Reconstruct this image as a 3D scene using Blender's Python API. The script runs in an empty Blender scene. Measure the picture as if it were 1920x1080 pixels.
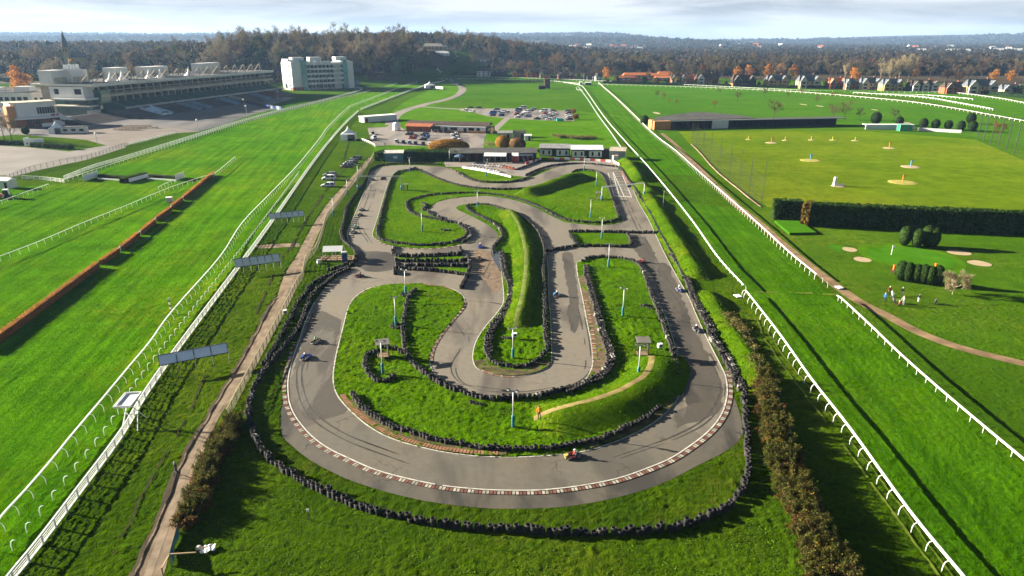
import bpy, bmesh, math, random
from mathutils import Vector, Matrix, noise
from mathutils.geometry import tessellate_polygon
R = math.radians
random.seed(7)
scene = bpy.context.scene
COL = scene.collection
# ------------------------------------------------------------------ camera geometry
CAM_H, PITCH, FOC = 44.0, R(20), 1280.0
SP, CP = math.sin(PITCH), math.cos(PITCH)
def P(px, py, z=0.0):
    """ground point (at height z) seen at that pixel of the 1920x1080 photograph"""
    a, b = (px - 960) / FOC, (540 - py) / FOC
    dz = -SP + b * CP
    t = (z - CAM_H) / dz
    return Vector((a * t, (CP + b * SP) * t, z))
def mpp(py):                       # metres per photo pixel at ground row py
    q = P(960, py); return (q.y * CP + CAM_H * SP) / FOC
def Zm(x0, y0, s):                 # pixel coordinates read off an enlarged crop
    return lambda pts: [(x0 + x / s, y0 + y / s) for x, y in pts]
Z2 = Zm(400, 260, 3.6); Z3 = Zm(660, 300, 3.177); Z4 = Zm(500, 500, 3.0); Z5 = Zm(900, 480, 2.843)
def PP(pts, z=0.0): return [P(x, y, z) for x, y in pts]

def resample(pts, step, closed=False):
    if closed: pts = pts + [pts[0]]
    out = [pts[0].copy()]; acc = 0.0
    for a, b in zip(pts, pts[1:]):
        L = (b - a).length
        if L < 1e-6: continue
        d = step - acc
        while d <= L:
            out.append(a.lerp(b, d / L)); d += step
        acc = L - (d - step)
    if not closed and (out[-1] - pts[-1]).length > step * .3: out.append(pts[-1].copy())
    return out
def smooth(pts, closed=False, n=6):
    """Catmull-Rom through the points"""
    m = len(pts); out = []
    rng = range(m) if closed else range(m - 1)
    for i in rng:
        p1, p2 = pts[i], pts[(i + 1) % m]
        p0 = pts[i - 1] if (closed or i > 0) else p1 * 2 - p2
        p3 = pts[(i + 2) % m] if (closed or i + 2 < m) else p2 * 2 - p1
        for k in range(n):
            t = k / n
            out.append(0.5 * ((2 * p1) + (p2 - p0) * t + (2 * p0 - 5 * p1 + 4 * p2 - p3) * t * t + (3 * p1 - p0 - 3 * p2 + p3) * t ** 3))
    if not closed: out.append(pts[-1].copy())
    return out
def normals2d(pts, closed=False):
    out = []; m = len(pts)
    for i in range(m):
        a = pts[i - 1] if (closed or i > 0) else pts[i]
        b = pts[(i + 1) % m] if (closed or i < m - 1) else pts[i]
        d = (b - a); d.z = 0
        d = d.normalized() if d.length > 1e-9 else Vector((1, 0, 0))
        out.append(Vector((-d.y, d.x, 0)))   # left of travel
    return out
def offset(pts, o, closed=False):
    return [p + n * o for p, n in zip(pts, normals2d(pts, closed))]

# ------------------------------------------------------------------ materials
MATS = {}
def nn(nt, t, **kw):
    n = nt.nodes.new(t)
    for k, v in kw.items():
        if k in n.inputs: n.inputs[k].default_value = v
        else: setattr(n, k, v)
    return n
def base_mat(name):
    m = bpy.data.materials.new(name); m.use_nodes = True
    nt = m.node_tree; b = nt.nodes['Principled BSDF']
    MATS[name] = m
    return m, nt, b
def c4(c): return (c[0], c[1], c[2], 1.0)
def mixc(nt, fac, a, b, blend='MIX'):
    n = nt.nodes.new('ShaderNodeMix'); n.data_type = 'RGBA'; n.blend_type = blend
    for sock, v in ((0, fac), (6, a), (7, b)):
        if hasattr(v, 'default_value') or hasattr(v, 'is_output'): nt.links.new(v, n.inputs[sock])
        elif sock == 0: n.inputs[0].default_value = v
        else: n.inputs[sock].default_value = c4(v)
    return n.outputs[2]
def ramp(nt, fac, a, b):
    n = nt.nodes.new('ShaderNodeMapRange'); n.clamp = True
    n.inputs[1].default_value = a; n.inputs[2].default_value = b
    nt.links.new(fac, n.inputs[0]); return n.outputs[0]
def noise_n(nt, vec, scale, detail=3, rough=.55, dist=0):
    n = nt.nodes.new('ShaderNodeTexNoise')
    n.inputs['Scale'].default_value = scale; n.inputs['Detail'].default_value = detail
    n.inputs['Roughness'].default_value = rough; n.inputs['Distortion'].default_value = dist
    nt.links.new(vec, n.inputs['Vector']); return n.outputs[0]
def pos(nt): return nt.nodes.new('ShaderNodeNewGeometry').outputs['Position']
def mapping(nt, vec, rotz=0, scale=(1, 1, 1)):
    n = nt.nodes.new('ShaderNodeMapping'); n.vector_type = 'POINT'
    n.inputs['Rotation'].default_value = (0, 0, rotz); n.inputs['Scale'].default_value = scale
    nt.links.new(vec, n.inputs['Vector']); return n.outputs[0]
def bump(nt, b, h, strength, dist):
    n = nt.nodes.new('ShaderNodeBump'); n.inputs['Strength'].default_value = strength
    n.inputs['Distance'].default_value = dist
    nt.links.new(h, n.inputs['Height']); nt.links.new(n.outputs[0], b.inputs['Normal']); return n
def M(name, col, rough=.75, spec=.3, var=.25, scale=.6, metal=0., bmp=0., objvar=0., col2=None):
    """plain surface with procedural tone variation"""
    if name in MATS: return MATS[name]
    m, nt, b = base_mat(name)
    tc = nt.nodes.new('ShaderNodeTexCoord').outputs['Object']
    f = noise_n(nt, tc, scale, 4)
    lo = tuple(c * (1 - var) for c in col); hi = tuple(min(1, c * (1 + var)) for c in (col2 or col))
    c = mixc(nt, ramp(nt, f, .3, .7), lo, hi)
    if objvar:
        oi = nt.nodes.new('ShaderNodeObjectInfo')
        c = mixc(nt, 1.0, c, mixc(nt, oi.outputs['Random'], (1 - objvar,) * 3, (1 + objvar, 1 + objvar * .8, 1 + objvar * .6)), 'MULTIPLY')
    nt.links.new(c, b.inputs['Base Color'])
    b.inputs['Roughness'].default_value = rough; b.inputs['Metallic'].default_value = metal
    b.inputs['Specular IOR Level'].default_value = spec
    if bmp: bump(nt, b, noise_n(nt, tc, scale * 6, 3), bmp, .05)
    return m
def grass(name, dark, light, dry, dryamt=.35, streak=None, lump=1.0, patch=.03, sheen=.07, stripe=None):
    m, nt, b = base_mat(name)
    p = pos(nt)
    big = noise_n(nt, p, patch, 4, .6); med = noise_n(nt, p, .22, 4, .6); fine = noise_n(nt, p, 1.6, 5, .65); mic = noise_n(nt, p, 5.5, 2, .5)
    c = mixc(nt, ramp(nt, fine, .3, .72), dark, light)
    c = mixc(nt, ramp(nt, med, .32, .7), mixc(nt, 1.0, c, (.6, .66, .6), 'MULTIPLY'), c)
    c = mixc(nt, ramp(nt, noise_n(nt, p, patch * 2.3, 5, .65, .4), .34, .62), mixc(nt, 1.0, c, (.62, .68, .66), 'MULTIPLY'), c)
    dm = nt.nodes.new('ShaderNodeMath'); dm.operation = 'MULTIPLY'
    nt.links.new(ramp(nt, big, .46, .72), dm.inputs[0]); nt.links.new(ramp(nt, noise_n(nt, p, .6, 4, .7), .4, .7), dm.inputs[1])
    dm2 = nt.nodes.new('ShaderNodeMath'); dm2.operation = 'MULTIPLY'; dm2.inputs[1].default_value = dryamt
    nt.links.new(dm.outputs[0], dm2.inputs[0])
    c = mixc(nt, dm2.outputs[0], c, dry)
    if streak is not None:
        v = mapping(nt, mapping(nt, p, -streak), 0, (.02, .55, .3))
        s = noise_n(nt, v, 1.0, 4, .65)
        c = mixc(nt, ramp(nt, s, .38, .62), mixc(nt, 1.0, c, (.6, .66, .6), 'MULTIPLY'), mixc(nt, 1.0, c, (1.18, 1.06, 1.0), 'MULTIPLY'))
    if stripe is not None:      # mown bands: (angle, width)
        w = nt.nodes.new('ShaderNodeTexWave'); w.wave_type = 'BANDS'; w.bands_direction = 'X'; w.wave_profile = 'SIN'
        w.inputs['Scale'].default_value = .314 / stripe[1]; w.inputs['Distortion'].default_value = .6
        w.inputs['Detail'].default_value = 2
        nt.links.new(mapping(nt, p, stripe[0]), w.inputs['Vector'])
        c = mixc(nt, w.outputs[1], mixc(nt, 1.0, c, (.93, .95, .93), 'MULTIPLY'), c)
    nt.links.new(c, b.inputs['Base Color'])
    b.inputs['Roughness'].default_value = .75; b.inputs['Specular IOR Level'].default_value = 0
    b.inputs['Sheen Weight'].default_value = sheen; b.inputs['Sheen Roughness'].default_value = .45; b.inputs['Sheen Tint'].default_value = (.27, .75, .0, 1)
    a = nt.nodes.new('ShaderNodeMath'); a.operation = 'MULTIPLY_ADD'; a.inputs[1].default_value = .35
    nt.links.new(mic, a.inputs[0]); nt.links.new(fine, a.inputs[2])
    bump(nt, b, a.outputs[0], .75 * lump, .55)
    return m
def asphalt(name, dry, wet, wetlo=.5, wethi=.6, crack=True, patchscale=.05, ck=.5, cs=.22):
    m, nt, b = base_mat(name)
    p = pos(nt)
    f = noise_n(nt, p, 1.2, 6, .7); g = noise_n(nt, p, .12, 3); w = noise_n(nt, mapping(nt, p, .1, (1.7, .5, 1)), patchscale, 5, .6, .6)
    c = mixc(nt, ramp(nt, f, .3, .7), tuple(x * .86 for x in dry), tuple(x * 1.1 for x in dry))
    c = mixc(nt, ramp(nt, g, .35, .7), c, mixc(nt, 1.0, c, (1.12, 1.05, .95), 'MULTIPLY'))
    wm = ramp(nt, w, wetlo, wethi)
    c = mixc(nt, wm, c, wet)
    if crack:
        v = nt.nodes.new('ShaderNodeTexVoronoi'); v.feature = 'DISTANCE_TO_EDGE'; v.inputs['Scale'].default_value = cs
        q = mapping(nt, p, .3)
        va = nt.nodes.new('ShaderNodeVectorMath'); va.operation = 'ADD'
        nz = nt.nodes.new('ShaderNodeTexNoise'); nz.inputs['Scale'].default_value = .8; nz.inputs['Detail'].default_value = 4
        nt.links.new(q, nz.inputs['Vector'])
        sc = nt.nodes.new('ShaderNodeVectorMath'); sc.operation = 'SCALE'; sc.inputs['Scale'].default_value = 2.2
        nt.links.new(nz.outputs[1], sc.inputs[0]); nt.links.new(q, va.inputs[0]); nt.links.new(sc.outputs[0], va.inputs[1])
        nt.links.new(va.outputs[0], v.inputs['Vector'])
        k = nt.nodes.new('ShaderNodeMath'); k.operation = 'MULTIPLY'
        nt.links.new(ramp(nt, v.outputs['Distance'], .022 * cs / .22, .006 * cs / .22), k.inputs[0]); nt.links.new(ramp(nt, noise_n(nt, p, .09, 2), ck, ck + .1), k.inputs[1])
        c = mixc(nt, k.outputs[0], c, tuple(x * .5 for x in dry))
    nt.links.new(c, b.inputs['Base Color'])
    rr = nt.nodes.new('ShaderNodeMapRange'); rr.inputs[3].default_value = .85; rr.inputs[4].default_value = .62
    nt.links.new(wm, rr.inputs[0]); nt.links.new(rr.outputs[0], b.inputs['Roughness'])
    b.inputs['Specular IOR Level'].default_value = .3
    bump(nt, b, f, .25, .03)
    return m
def foliage(name, dark, light, objvar=.3, trans=.4):
    """leaves / twigs: tone varies from clump to clump and plant to plant"""
    m, nt, b = base_mat(name)
    tc = nt.nodes.new('ShaderNodeTexCoord').outputs['Object']
    geo = nt.nodes.new('ShaderNodeNewGeometry')
    c = mixc(nt, geo.outputs['Random Per Island'], dark, light)
    c = mixc(nt, ramp(nt, noise_n(nt, tc, .45, 2), .35, .65), mixc(nt, 1.0, c, (.62, .66, .62), 'MULTIPLY'), c)
    oi = nt.nodes.new('ShaderNodeObjectInfo')
    c = mixc(nt, 1.0, c, mixc(nt, oi.outputs['Random'], (1 - objvar, 1 - objvar * .8, 1 - objvar), (1 + objvar, 1 + objvar * .75, 1 + objvar * .5)), 'MULTIPLY')
    nt.links.new(c, b.inputs['Base Color'])
    b.inputs['Roughness'].default_value = .8; b.inputs['Specular IOR Level'].default_value = .08
    tr = nt.nodes.new('ShaderNodeBsdfTranslucent'); nt.links.new(c, tr.inputs['Color']); mx = nt.nodes.new('ShaderNodeMixShader'); mx.inputs[0].default_value = trans
    nt.links.new(b.outputs[0], mx.inputs[1]); nt.links.new(tr.outputs[0], mx.inputs[2]); nt.links.new(mx.outputs[0], nt.nodes['Material Output'].inputs['Surface'])
    return m

# ------------------------------------------------------------------ mesh building
class MB:
    def __init__(s): s.v = []; s.f = []; s.m = []
    def add(s, vs, fs, mi=0):
        o = len(s.v); s.v += [tuple(v) for v in vs]
        for f in fs: s.f.append(tuple(i + o for i in f)); s.m.append(mi)
    def quad(s, a, b, c, d, mi=0): s.add([a, b, c, d], [(0, 1, 2, 3)], mi)
    def tri(s, a, b, c, mi=0): s.add([a, b, c], [(0, 1, 2)], mi)
    def box(s, c, d, rz=0.0, mi=0, top=None):
        """box centre c, size d; top = (sx, sy) scale of the upper face"""
        tx, ty = top or (1, 1); vs = []
        cr, sr = math.cos(rz), math.sin(rz)
        for z, kx, ky in ((-.5, 1, 1), (.5, tx, ty)):
            for x, y in ((-.5, -.5), (.5, -.5), (.5, .5), (-.5, .5)):
                X, Y = x * d[0] * kx, y * d[1] * ky
                vs.append((c[0] + X * cr - Y * sr, c[1] + X * sr + Y * cr, c[2] + z * d[2]))
        s.add(vs, [(3, 2, 1, 0), (4, 5, 6, 7), (0, 1, 5, 4), (1, 2, 6, 5), (2, 3, 7, 6), (3, 0, 4, 7)], mi)
    def beam(s, a, b, w, h=None, mi=0, up=None):
        """rectangular bar from a to b"""
        a, b = Vector(a), Vector(b); h = h or w
        d = (b - a).normalized(); u = Vector(up or (0, 0, 1))
        if abs(d.dot(u)) > .98: u = Vector((0, 1, 0))
        x = d.cross(u).normalized() * w * .5; y = x.cross(d).normalized() * h * .5
        vs = [a - x - y, a + x - y, a + x + y, a - x + y, b - x - y, b + x - y, b + x + y, b - x + y]
        s.add(vs, [(3, 2, 1, 0), (4, 5, 6, 7), (0, 1, 5, 4), (1, 2, 6, 5), (2, 3, 7, 6), (3, 0, 4, 7)], mi)
    def tube(s, path, rad, n=6, mi=0, cap=True):
        path = [Vector(p) for p in path]; k = len(path)
        rads = rad if isinstance(rad, (list, tuple)) else [rad] * k
        o = len(s.v); prev = None
        for i, p in enumerate(path):
            d = (path[min(i + 1, k - 1)] - path[max(i - 1, 0)])
            d = d.normalized() if d.length > 1e-9 else Vector((0, 0, 1))
            if prev is None:
                u = Vector((1, 0, 0)) if abs(d.x) < .9 else Vector((0, 1, 0))
            else: u = prev
            x = (u - d * u.dot(d)).normalized(); prev = x; y = d.cross(x)
            for j in range(n):
                a = 2 * math.pi * j / n
                s.v.append(tuple(p + (x * math.cos(a) + y * math.sin(a)) * rads[i]))
        for i in range(k - 1):
            for j in range(n):
                j2 = (j + 1) % n
                s.f.append((o + i * n + j, o + i * n + j2, o + (i + 1) * n + j2, o + (i + 1) * n + j)); s.m.append(mi)
        if cap:
            s.f.append(tuple(o + j for j in reversed(range(n)))); s.m.append(mi)
            s.f.append(tuple(o + (k - 1) * n + j for j in range(n))); s.m.append(mi)
    def lathe(s, prof, c=(0, 0, 0), n=12, mi=0, close=False):
        o = len(s.v); k = len(prof)
        for r, z in prof:
            for j in range(n):
                a = 2 * math.pi * j / n
                s.v.append((c[0] + r * math.cos(a), c[1] + r * math.sin(a), c[2] + z))
        for i in range(k if close else k - 1):
            i2 = (i + 1) % k
            for j in range(n):
                j2 = (j + 1) % n
                s.f.append((o + i * n + j, o + i * n + j2, o + i2 * n + j2, o + i2 * n + j)); s.m.append(mi)
    def ball(s, c, r, n=8, k=5, mi=0, squash=(1, 1, 1)):
        o = len(s.v)
        for i in range(k + 1):
            t = math.pi * i / k
            for j in range(n):
                a = 2 * math.pi * j / n
                s.v.append((c[0] + r * squash[0] * math.sin(t) * math.cos(a), c[1] + r * squash[1] * math.sin(t) * math.sin(a), c[2] + r * squash[2] * math.cos(t)))
        for i in range(k):
            for j in range(n):
                j2 = (j + 1) % n
                s.f.append((o + i * n + j, o + (i + 1) * n + j, o + (i + 1) * n + j2, o + i * n + j2)); s.m.append(mi)
    def poly(s, pts, mi=0):
        tris = tessellate_polygon([pts])
        o = len(s.v); s.v += [tuple(p) for p in pts]
        for t in tris:
            a, b, c = (Vector(pts[i]) for i in t)
            t = t if (b - a).cross(c - a).z >= 0 else (t[0], t[2], t[1])
            s.f.append(tuple(i + o for i in t)); s.m.append(mi)
    def prism(s, pts, z0, z1, mi=0, top=None):
        n = len(pts); s.poly([Vector((p[0], p[1], z1)) for p in pts], mi if top is None else top)
        o = len(s.v)
        area = sum(pts[i][0] * pts[(i + 1) % n][1] - pts[(i + 1) % n][0] * pts[i][1] for i in range(n))
        s.v += [(p[0], p[1], z0) for p in pts] + [(p[0], p[1], z1) for p in pts]
        for i in range(n):
            j = (i + 1) % n
            f = (o + i, o + j, o + n + j, o + n + i)
            s.f.append(f if area > 0 else f[::-1]); s.m.append(mi)
    def strip(s, pts, w0, w1, z, mi=0, closed=False):
        """flat ribbon between left-offsets w0 and w1 of a polyline"""
        a = offset(pts, w0, closed); b = offset(pts, w1, closed); n = len(pts)
        o = len(s.v)
        for p, q in zip(a, b): s.v += [(p.x, p.y, z), (q.x, q.y, z)]
        for i in range(n if closed else n - 1):
            j = (i + 1) % n
            s.f.append((o + 2 * i, o + 2 * j, o + 2 * j + 1, o + 2 * i + 1)); s.m.append(mi)
    def extrude(s, prof, x0, x1, mi=0, caps=True):
        """closed (y,z) profile swept along x"""
        n = len(prof); o = len(s.v)
        s.v += [(x0, y, z) for y, z in prof] + [(x1, y, z) for y, z in prof]
        for i in range(n):
            j = (i + 1) % n
            s.f.append((o + i, o + j, o + n + j, o + n + i)); s.m.append(mi)
        if caps:
            s.f.append(tuple(o + i for i in reversed(range(n)))); s.m.append(mi)
            s.f.append(tuple(o + n + i for i in range(n))); s.m.append(mi)
    def mesh(s, name, mats, sm=False, shift=None):
        me = bpy.data.meshes.new(name)
        v = s.v if shift is None else [(a - shift[0], b - shift[1], c - shift[2]) for a, b, c in s.v]
        me.from_pydata(v, [], s.f)
        for m in (mats if isinstance(mats, (list, tuple)) else [mats]): me.materials.append(m)
        if any(s.m): me.polygons.foreach_set('material_index', s.m)
        if sm: me.polygons.foreach_set('use_smooth', [True] * len(s.f))
        me.update()
        return me
    def build(s, name, mats, parent=None, sm=False, world=False, kind=None, label=None, fixn=False):
        shift = tuple(parent.location) if (parent is not None and world) else None
        me = s.mesh(name, mats, sm, shift)
        if fixn:
            bm = bmesh.new(); bm.from_mesh(me); bmesh.ops.recalc_face_normals(bm, faces=bm.faces); bm.to_mesh(me); bm.free()
        return link(name, me, parent, kind, label)
def link(name, me, parent=None, kind=None, label=None, loc=None, rz=0, sc=None):
    o = bpy.data.objects.new(name, me); COL.objects.link(o)
    if parent is not None: o.parent = parent
    if kind: o['kind'] = kind
    if label: o['label'] = label
    if loc is not None: o.location = loc
    if rz: o.rotation_euler = (0, 0, rz)
    if sc is not None: o.scale = (sc, sc, sc) if not hasattr(sc, '__len__') else sc
    return o
def tag(o, label, cat, group=None):
    o['label'] = label; o['category'] = cat
    if group: o['group'] = group
    return o
def thing(name, label, cat, loc=(0, 0, 0), rz=0.0, group=None, sc=None):
    o = link(name, None, loc=loc, rz=rz, sc=sc)
    o.empty_display_size = .5
    return tag(o, label, cat, group)
def dup(root, loc, rz=0.0, label=None, group=None, sc=None):
    r = root.copy(); COL.objects.link(r); r.location = loc; r.rotation_euler = (0, 0, rz)
    if sc is not None: r.scale = (sc, sc, sc) if not hasattr(sc, '__len__') else sc
    if label: r['label'] = label
    if group: r['group'] = group
    for ch in list(root.children):
        c = ch.copy(); COL.objects.link(c); c.parent = r
        for g in list(ch.children):
            d = g.copy(); COL.objects.link(d); d.parent = c
    return r
def recolour(root, old, new):
    """give one copy its own paint: material slots of its parts linked to the object"""
    for o in [root] + list(root.children) + [g for c in root.children for g in c.children]:
        if o.type != 'MESH': continue
        for i, sl in enumerate(o.material_slots):
            if o.data.materials[i] == old:
                sl.link = 'OBJECT'; sl.material = new
def sheet(name, pts, m, z=0.0, kind='structure'):
    b = MB(); b.poly([Vector((p.x, p.y, z)) for p in pts])
    return b.build(name, m, kind=kind)
HAZE_D = .000062
# ------------------------------------------------------------------ camera, light, sky, air
cam = bpy.data.cameras.new('camera'); cam.lens = 24; cam.sensor_width = 36; cam.clip_start = 1; cam.clip_end = 40000
co = bpy.data.objects.new('camera', cam); COL.objects.link(co); co.location = (0, 0, CAM_H); co.rotation_euler = (R(90) - PITCH, 0, 0)
scene.camera = co
SUN_EL, SUN_AZ = R(15.5), R(-15)                   # the shadows run towards SUN_AZ (from +X)
sd = Vector((math.cos(SUN_AZ) * math.cos(SUN_EL), math.sin(SUN_AZ) * math.cos(SUN_EL), -math.sin(SUN_EL)))
sl = bpy.data.lights.new('sun', 'SUN'); sl.energy = 5.0; sl.angle = R(.5); sl.color = (1.0, .9, .74)
so = bpy.data.objects.new('sun', sl); COL.objects.link(so); so.rotation_euler = sd.to_track_quat('-Z', 'Y').to_euler(); so.location = (-80, 40, 120)
w = bpy.data.worlds.new('World'); scene.world = w; w.use_nodes = True
nt = w.node_tree; bg = nt.nodes['Background']
sky = nt.nodes.new('ShaderNodeTexSky'); sky.sky_type = 'NISHITA'; sky.sun_disc = False
sky.sun_elevation = SUN_EL; sky.sun_rotation = math.atan2(-sd.x, -sd.y); sky.altitude = 50; sky.air_density = 1.0; sky.dust_density = 1.2
tc = nt.nodes.new('ShaderNodeTexCoord').outputs['Generated']
sep = nt.nodes.new('ShaderNodeSeparateXYZ'); nt.links.new(tc, sep.inputs[0])
cl = noise_n(nt, mapping(nt, tc, 0, (3.2, 3.2, 34)), 1.0, 6, .6, .35)
cl2 = noise_n(nt, mapping(nt, tc, 0, (1.3, 1.3, 7)), 1.0, 4, .55, .2)
cloudc = mixc(nt, ramp(nt, cl, .38, .6), (1.08, 1.15, 1.24), (1.98, 2.0, 2.0))
glow = ramp(nt, sep.outputs[0], .55, -.65)
cloudc = mixc(nt, glow, mixc(nt, 1.0, cloudc, (.93, .95, .97), 'MULTIPLY'), mixc(nt, 1.0, cloudc, (1.06, 1.05, 1.03), 'MULTIPLY'))
up = ramp(nt, sep.outputs[2], .22, .07)
f = nt.nodes.new('ShaderNodeMath'); f.operation = 'MULTIPLY'; nt.links.new(up, f.inputs[0]); nt.links.new(ramp(nt, cl2, .2, .42), f.inputs[1])
nt.links.new(mixc(nt, f.outputs[0], mixc(nt, 1.0, sky.outputs[0], (.22, .22, .22), 'MULTIPLY'), cloudc), bg.inputs['Color'])
bg.inputs['Strength'].default_value = .085
scene.view_settings.view_transform = 'Standard'; scene.view_settings.look = 'None'
scene.view_settings.exposure = 2.45; scene.view_settings.gamma = 1
scene.cycles.use_denoising = True; scene.cycles.max_bounces = 6; scene.cycles.diffuse_bounces = 2
scene.cycles.glossy_bounces = 2; scene.cycles.transmission_bounces = 2; scene.cycles.transparent_max_bounces = 4; scene.cycles.volume_bounces = 0
scene.render.film_transparent = False
# ------------------------------------------------------------------ ground
def ang(a, b): d = P(*b) - P(*a); return math.atan2(d.y, d.x)
A_LEFT = ang((45, 921), (455, 416)); A_RIGHT = ang((1704, 955), (1212, 309))
def streaked(a): return a
G_BASE = grass('rough_grass', (.022, .042, .002), (.06, .108, .003), (.12, .125, .01), .75, lump=1.0)
G_TURF = grass('course_turf', (.045, .135, .001), (.09, .25, .002), (.2, .2, .008), .95, streak=A_LEFT, lump=1.0)
G_LANE = grass('lane_turf', (.028, .086, .001), (.056, .162, .002), (.11, .155, .008), .5, streak=A_RIGHT, lump=.8)
G_FIELD = grass('field_grass', (.038, .095, .002), (.076, .17, .004), (.13, .145, .015), .6, lump=.6)
G_INFIELD = grass('golf_grass', (.026, .062, .003), (.056, .112, .005), (.135, .125, .018), .85, lump=.7, patch=.02)
G_RANGE = grass('range_grass', (.088, .115, .004), (.142, .165, .006), (.19, .145, .016), 1.0, lump=.7, stripe=(R(88), 9), patch=.016)
G_ISLE = grass('island_grass', (.04, .095, .001), (.105, .215, .002), (.19, .185, .008), .7, lump=1.4)
G_BANK = grass('bank_grass', (.05, .11, .002), (.115, .215, .004), (.21, .195, .016), .8, lump=2.0, patch=.09)
G_GREEN = grass('putting_grass', (.032, .11, .006), (.042, .135, .008), (.05, .13, .01), .2, lump=.12)
G_VIGNETTE = grass('vignette_grass', (.02, .038, .002), (.05, .088, .003), (.085, .075, .01), .9, lump=1.0, patch=.06)  # bottom grass darkened in its colour to imitate lens vignetting
DIRT = M('dirt', (.13, .092, .06), .95, .1, .4, .35, bmp=.4, col2=(.2, .15, .1))
DIRT2 = M('sandy_dirt', (.32, .215, .1), .95, .1, .3, .5, bmp=.3)
SAND = M('sand', (.36, .28, .17), .95, .1, .15, .8)
TRACK = asphalt('track_asphalt', (.152, .137, .111), (.09, .076, .062), .5, .6, True, .05, .56, .2)
RUNOFF = asphalt('runoff_asphalt', (.08, .072, .058), (.04, .037, .031), .47, .58, patchscale=.09)
TARMAC = asphalt('apron_asphalt', (.085, .08, .08), (.06, .058, .06), .45, .6, False, .03)
LIGHTTAR = asphalt('carpark_asphalt', (.19, .17, .155), (.12, .108, .1), .5, .62, False, .07)
WHITE = M('white_paint', (.8, .8, .78), .5, .4, .06, 1.0)
WORN = M('worn_white_line', (.44, .42, .37), .8, .2, .35, 1.5)
REDK = M('kerb_red', (.145, .068, .05), .9, .15, .4, 1.2)
WHITEK = M('kerb_white', (.3, .275, .225), .9, .15, .45, 1.2)
RUSTK = M('kerb_rust', (.23, .12, .065), .9, .15, .35, 1.0)
DARKM = M('dark_gap', (.03, .028, .026), .9, .1, .3, 1.0)

# hills: rise behind the stands, and the far ridge
def sstep(a, b, x):
    t = max(0.0, min(1.0, (x - a) / (b - a))); return t * t * (3 - 2 * t)
def hill(x, y):
    right = 1 - sstep(-90, 230, x - (y - 850) * .1)
    y0 = 705 + 215 * sstep(-130, -75, x)
    a = 29 * sstep(y0, y0 + 180, y) * right * (1 - .5 * sstep(-120, 60, x)) * (1 - .5 * sstep(330, 520, -x))
    a += 7 * sstep(930, 1250, y) * right
    a *= 1 - sstep(1500, 2400, y)
    b = 0.0
    if y > 2300:
        left = 1 - sstep(700, 1500, x)
        b = (46 + 10 * noise.noise(Vector((x * .0012, y * .0008, 3)))) * sstep(2900, 4300, y) * left
        b += (30 + 14 * noise.noise(Vector((x * .0009, 7, 2)))) * sstep(4600, 6300, y)
        b += 70 * sstep(2500, 5600, x) * sstep(3800, 6500, y)
    return a + b
mb = MB()
NX, NY = 90, 110
ys = [-160 + 9400 * (j / NY) ** 2.1 for j in range(NY + 1)]
for j, y in enumerate(ys):
    wdt = 700 + (y + 160) * 1.15
    for i in range(NX + 1):
        x = -wdt + 2 * wdt * i / NX
        mb.v.append((x, y, hill(x, y)))
for j in range(NY):
    for i in range(NX):
        a = j * (NX + 1) + i
        mb.f.append((a, a + 1, a + NX + 2, a + NX + 1)); mb.m.append(1 if ys[j] > 1500 else 0)
G_FAR = M('far_fields', (.035, .036, .016), .95, .05, .5, .004)
mb.build('ground', [G_BASE, G_FAR], kind='structure', sm=True)

LITTER = M('leaf_litter', (.045, .036, .02), .95, .05, .4, .06, col2=(.07, .05, .026))
def drape(name, xs, ys_, keep, m, up=.25):
    b = MB(); idx = {}
    for j in range(len(ys_) - 1):
        for i in range(len(xs) - 1):
            if not keep((xs[i] + xs[i + 1]) / 2, (ys_[j] + ys_[j + 1]) / 2): continue
            f = []
            for x, y in ((xs[i], ys_[j]), (xs[i + 1], ys_[j]), (xs[i + 1], ys_[j + 1]), (xs[i], ys_[j + 1])):
                if (x, y) not in idx: idx[(x, y)] = len(b.v); b.v.append((x, y, hill(x, y) + up))
                f.append(idx[(x, y)])
            b.f.append(tuple(f)); b.m.append(0)
    return b.build(name, m, kind='structure', sm=True)
def wooded(x, y):
    if x < -330: return y > 560 + (x + 330) * -.15
    if x < -205: return y > 705 + (x + 205) * .9
    if x < -128: return y > 748
    if x < -95: return y > 748 + (x + 128) * 5.4
    if x < 110: return y > 928
    return y > 928 - (x - 110) * .47
drape('woodland_floor', [-1500 + 12 * i for i in range(250)], [550 + 10 * j for j in range(145)], wooded, LITTER)
sheet('turf_course', PP([(-60, 1250), (16, 1085), (139, 926), (228, 808), (298, 698), (438, 512), (505, 419), (578, 316), (625, 258), (668, 212), (760, 172), (830, 151), (838, 146), (800, 147), (750, 156), (690, 172), (600, 193), (528, 209), (438, 234), (375, 254), (235, 297), (140, 330), (0, 354), (-400, 420), (-700, 700), (-500, 1250)]), G_TURF, .012)
sheet('turf_lane', PP([(1990, 1300), (1820, 1092), (1704, 964), (1593, 810), (1521, 718), (1463, 636), (1415, 574), (1394, 545), (1345, 490), (1260, 374), (1212, 316), (1130, 222), (1090, 169), (1058, 157), (1095, 155), (1122, 157), (1195, 229), (1267, 291), (1380, 392), (1480, 483), (1575, 567), (1684, 668), (1848, 812), (1920, 873), (2250, 1200)]), G_LANE, .012)
sheet('infield_grass', PP([(700, 236), (760, 190), (845, 150), (1050, 156), (1090, 170), (1165, 280), (1170, 300), (700, 300)]), G_FIELD, .006)
sheet('golf_fairway', PP([(1130, 157), (1300, 163), (1500, 173), (1920, 230), (2300, 290), (2700, 420), (2700, 1100), (1990, 930), (1575, 560), (1380, 385), (1195, 225)]), G_INFIELD, .006)
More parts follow.
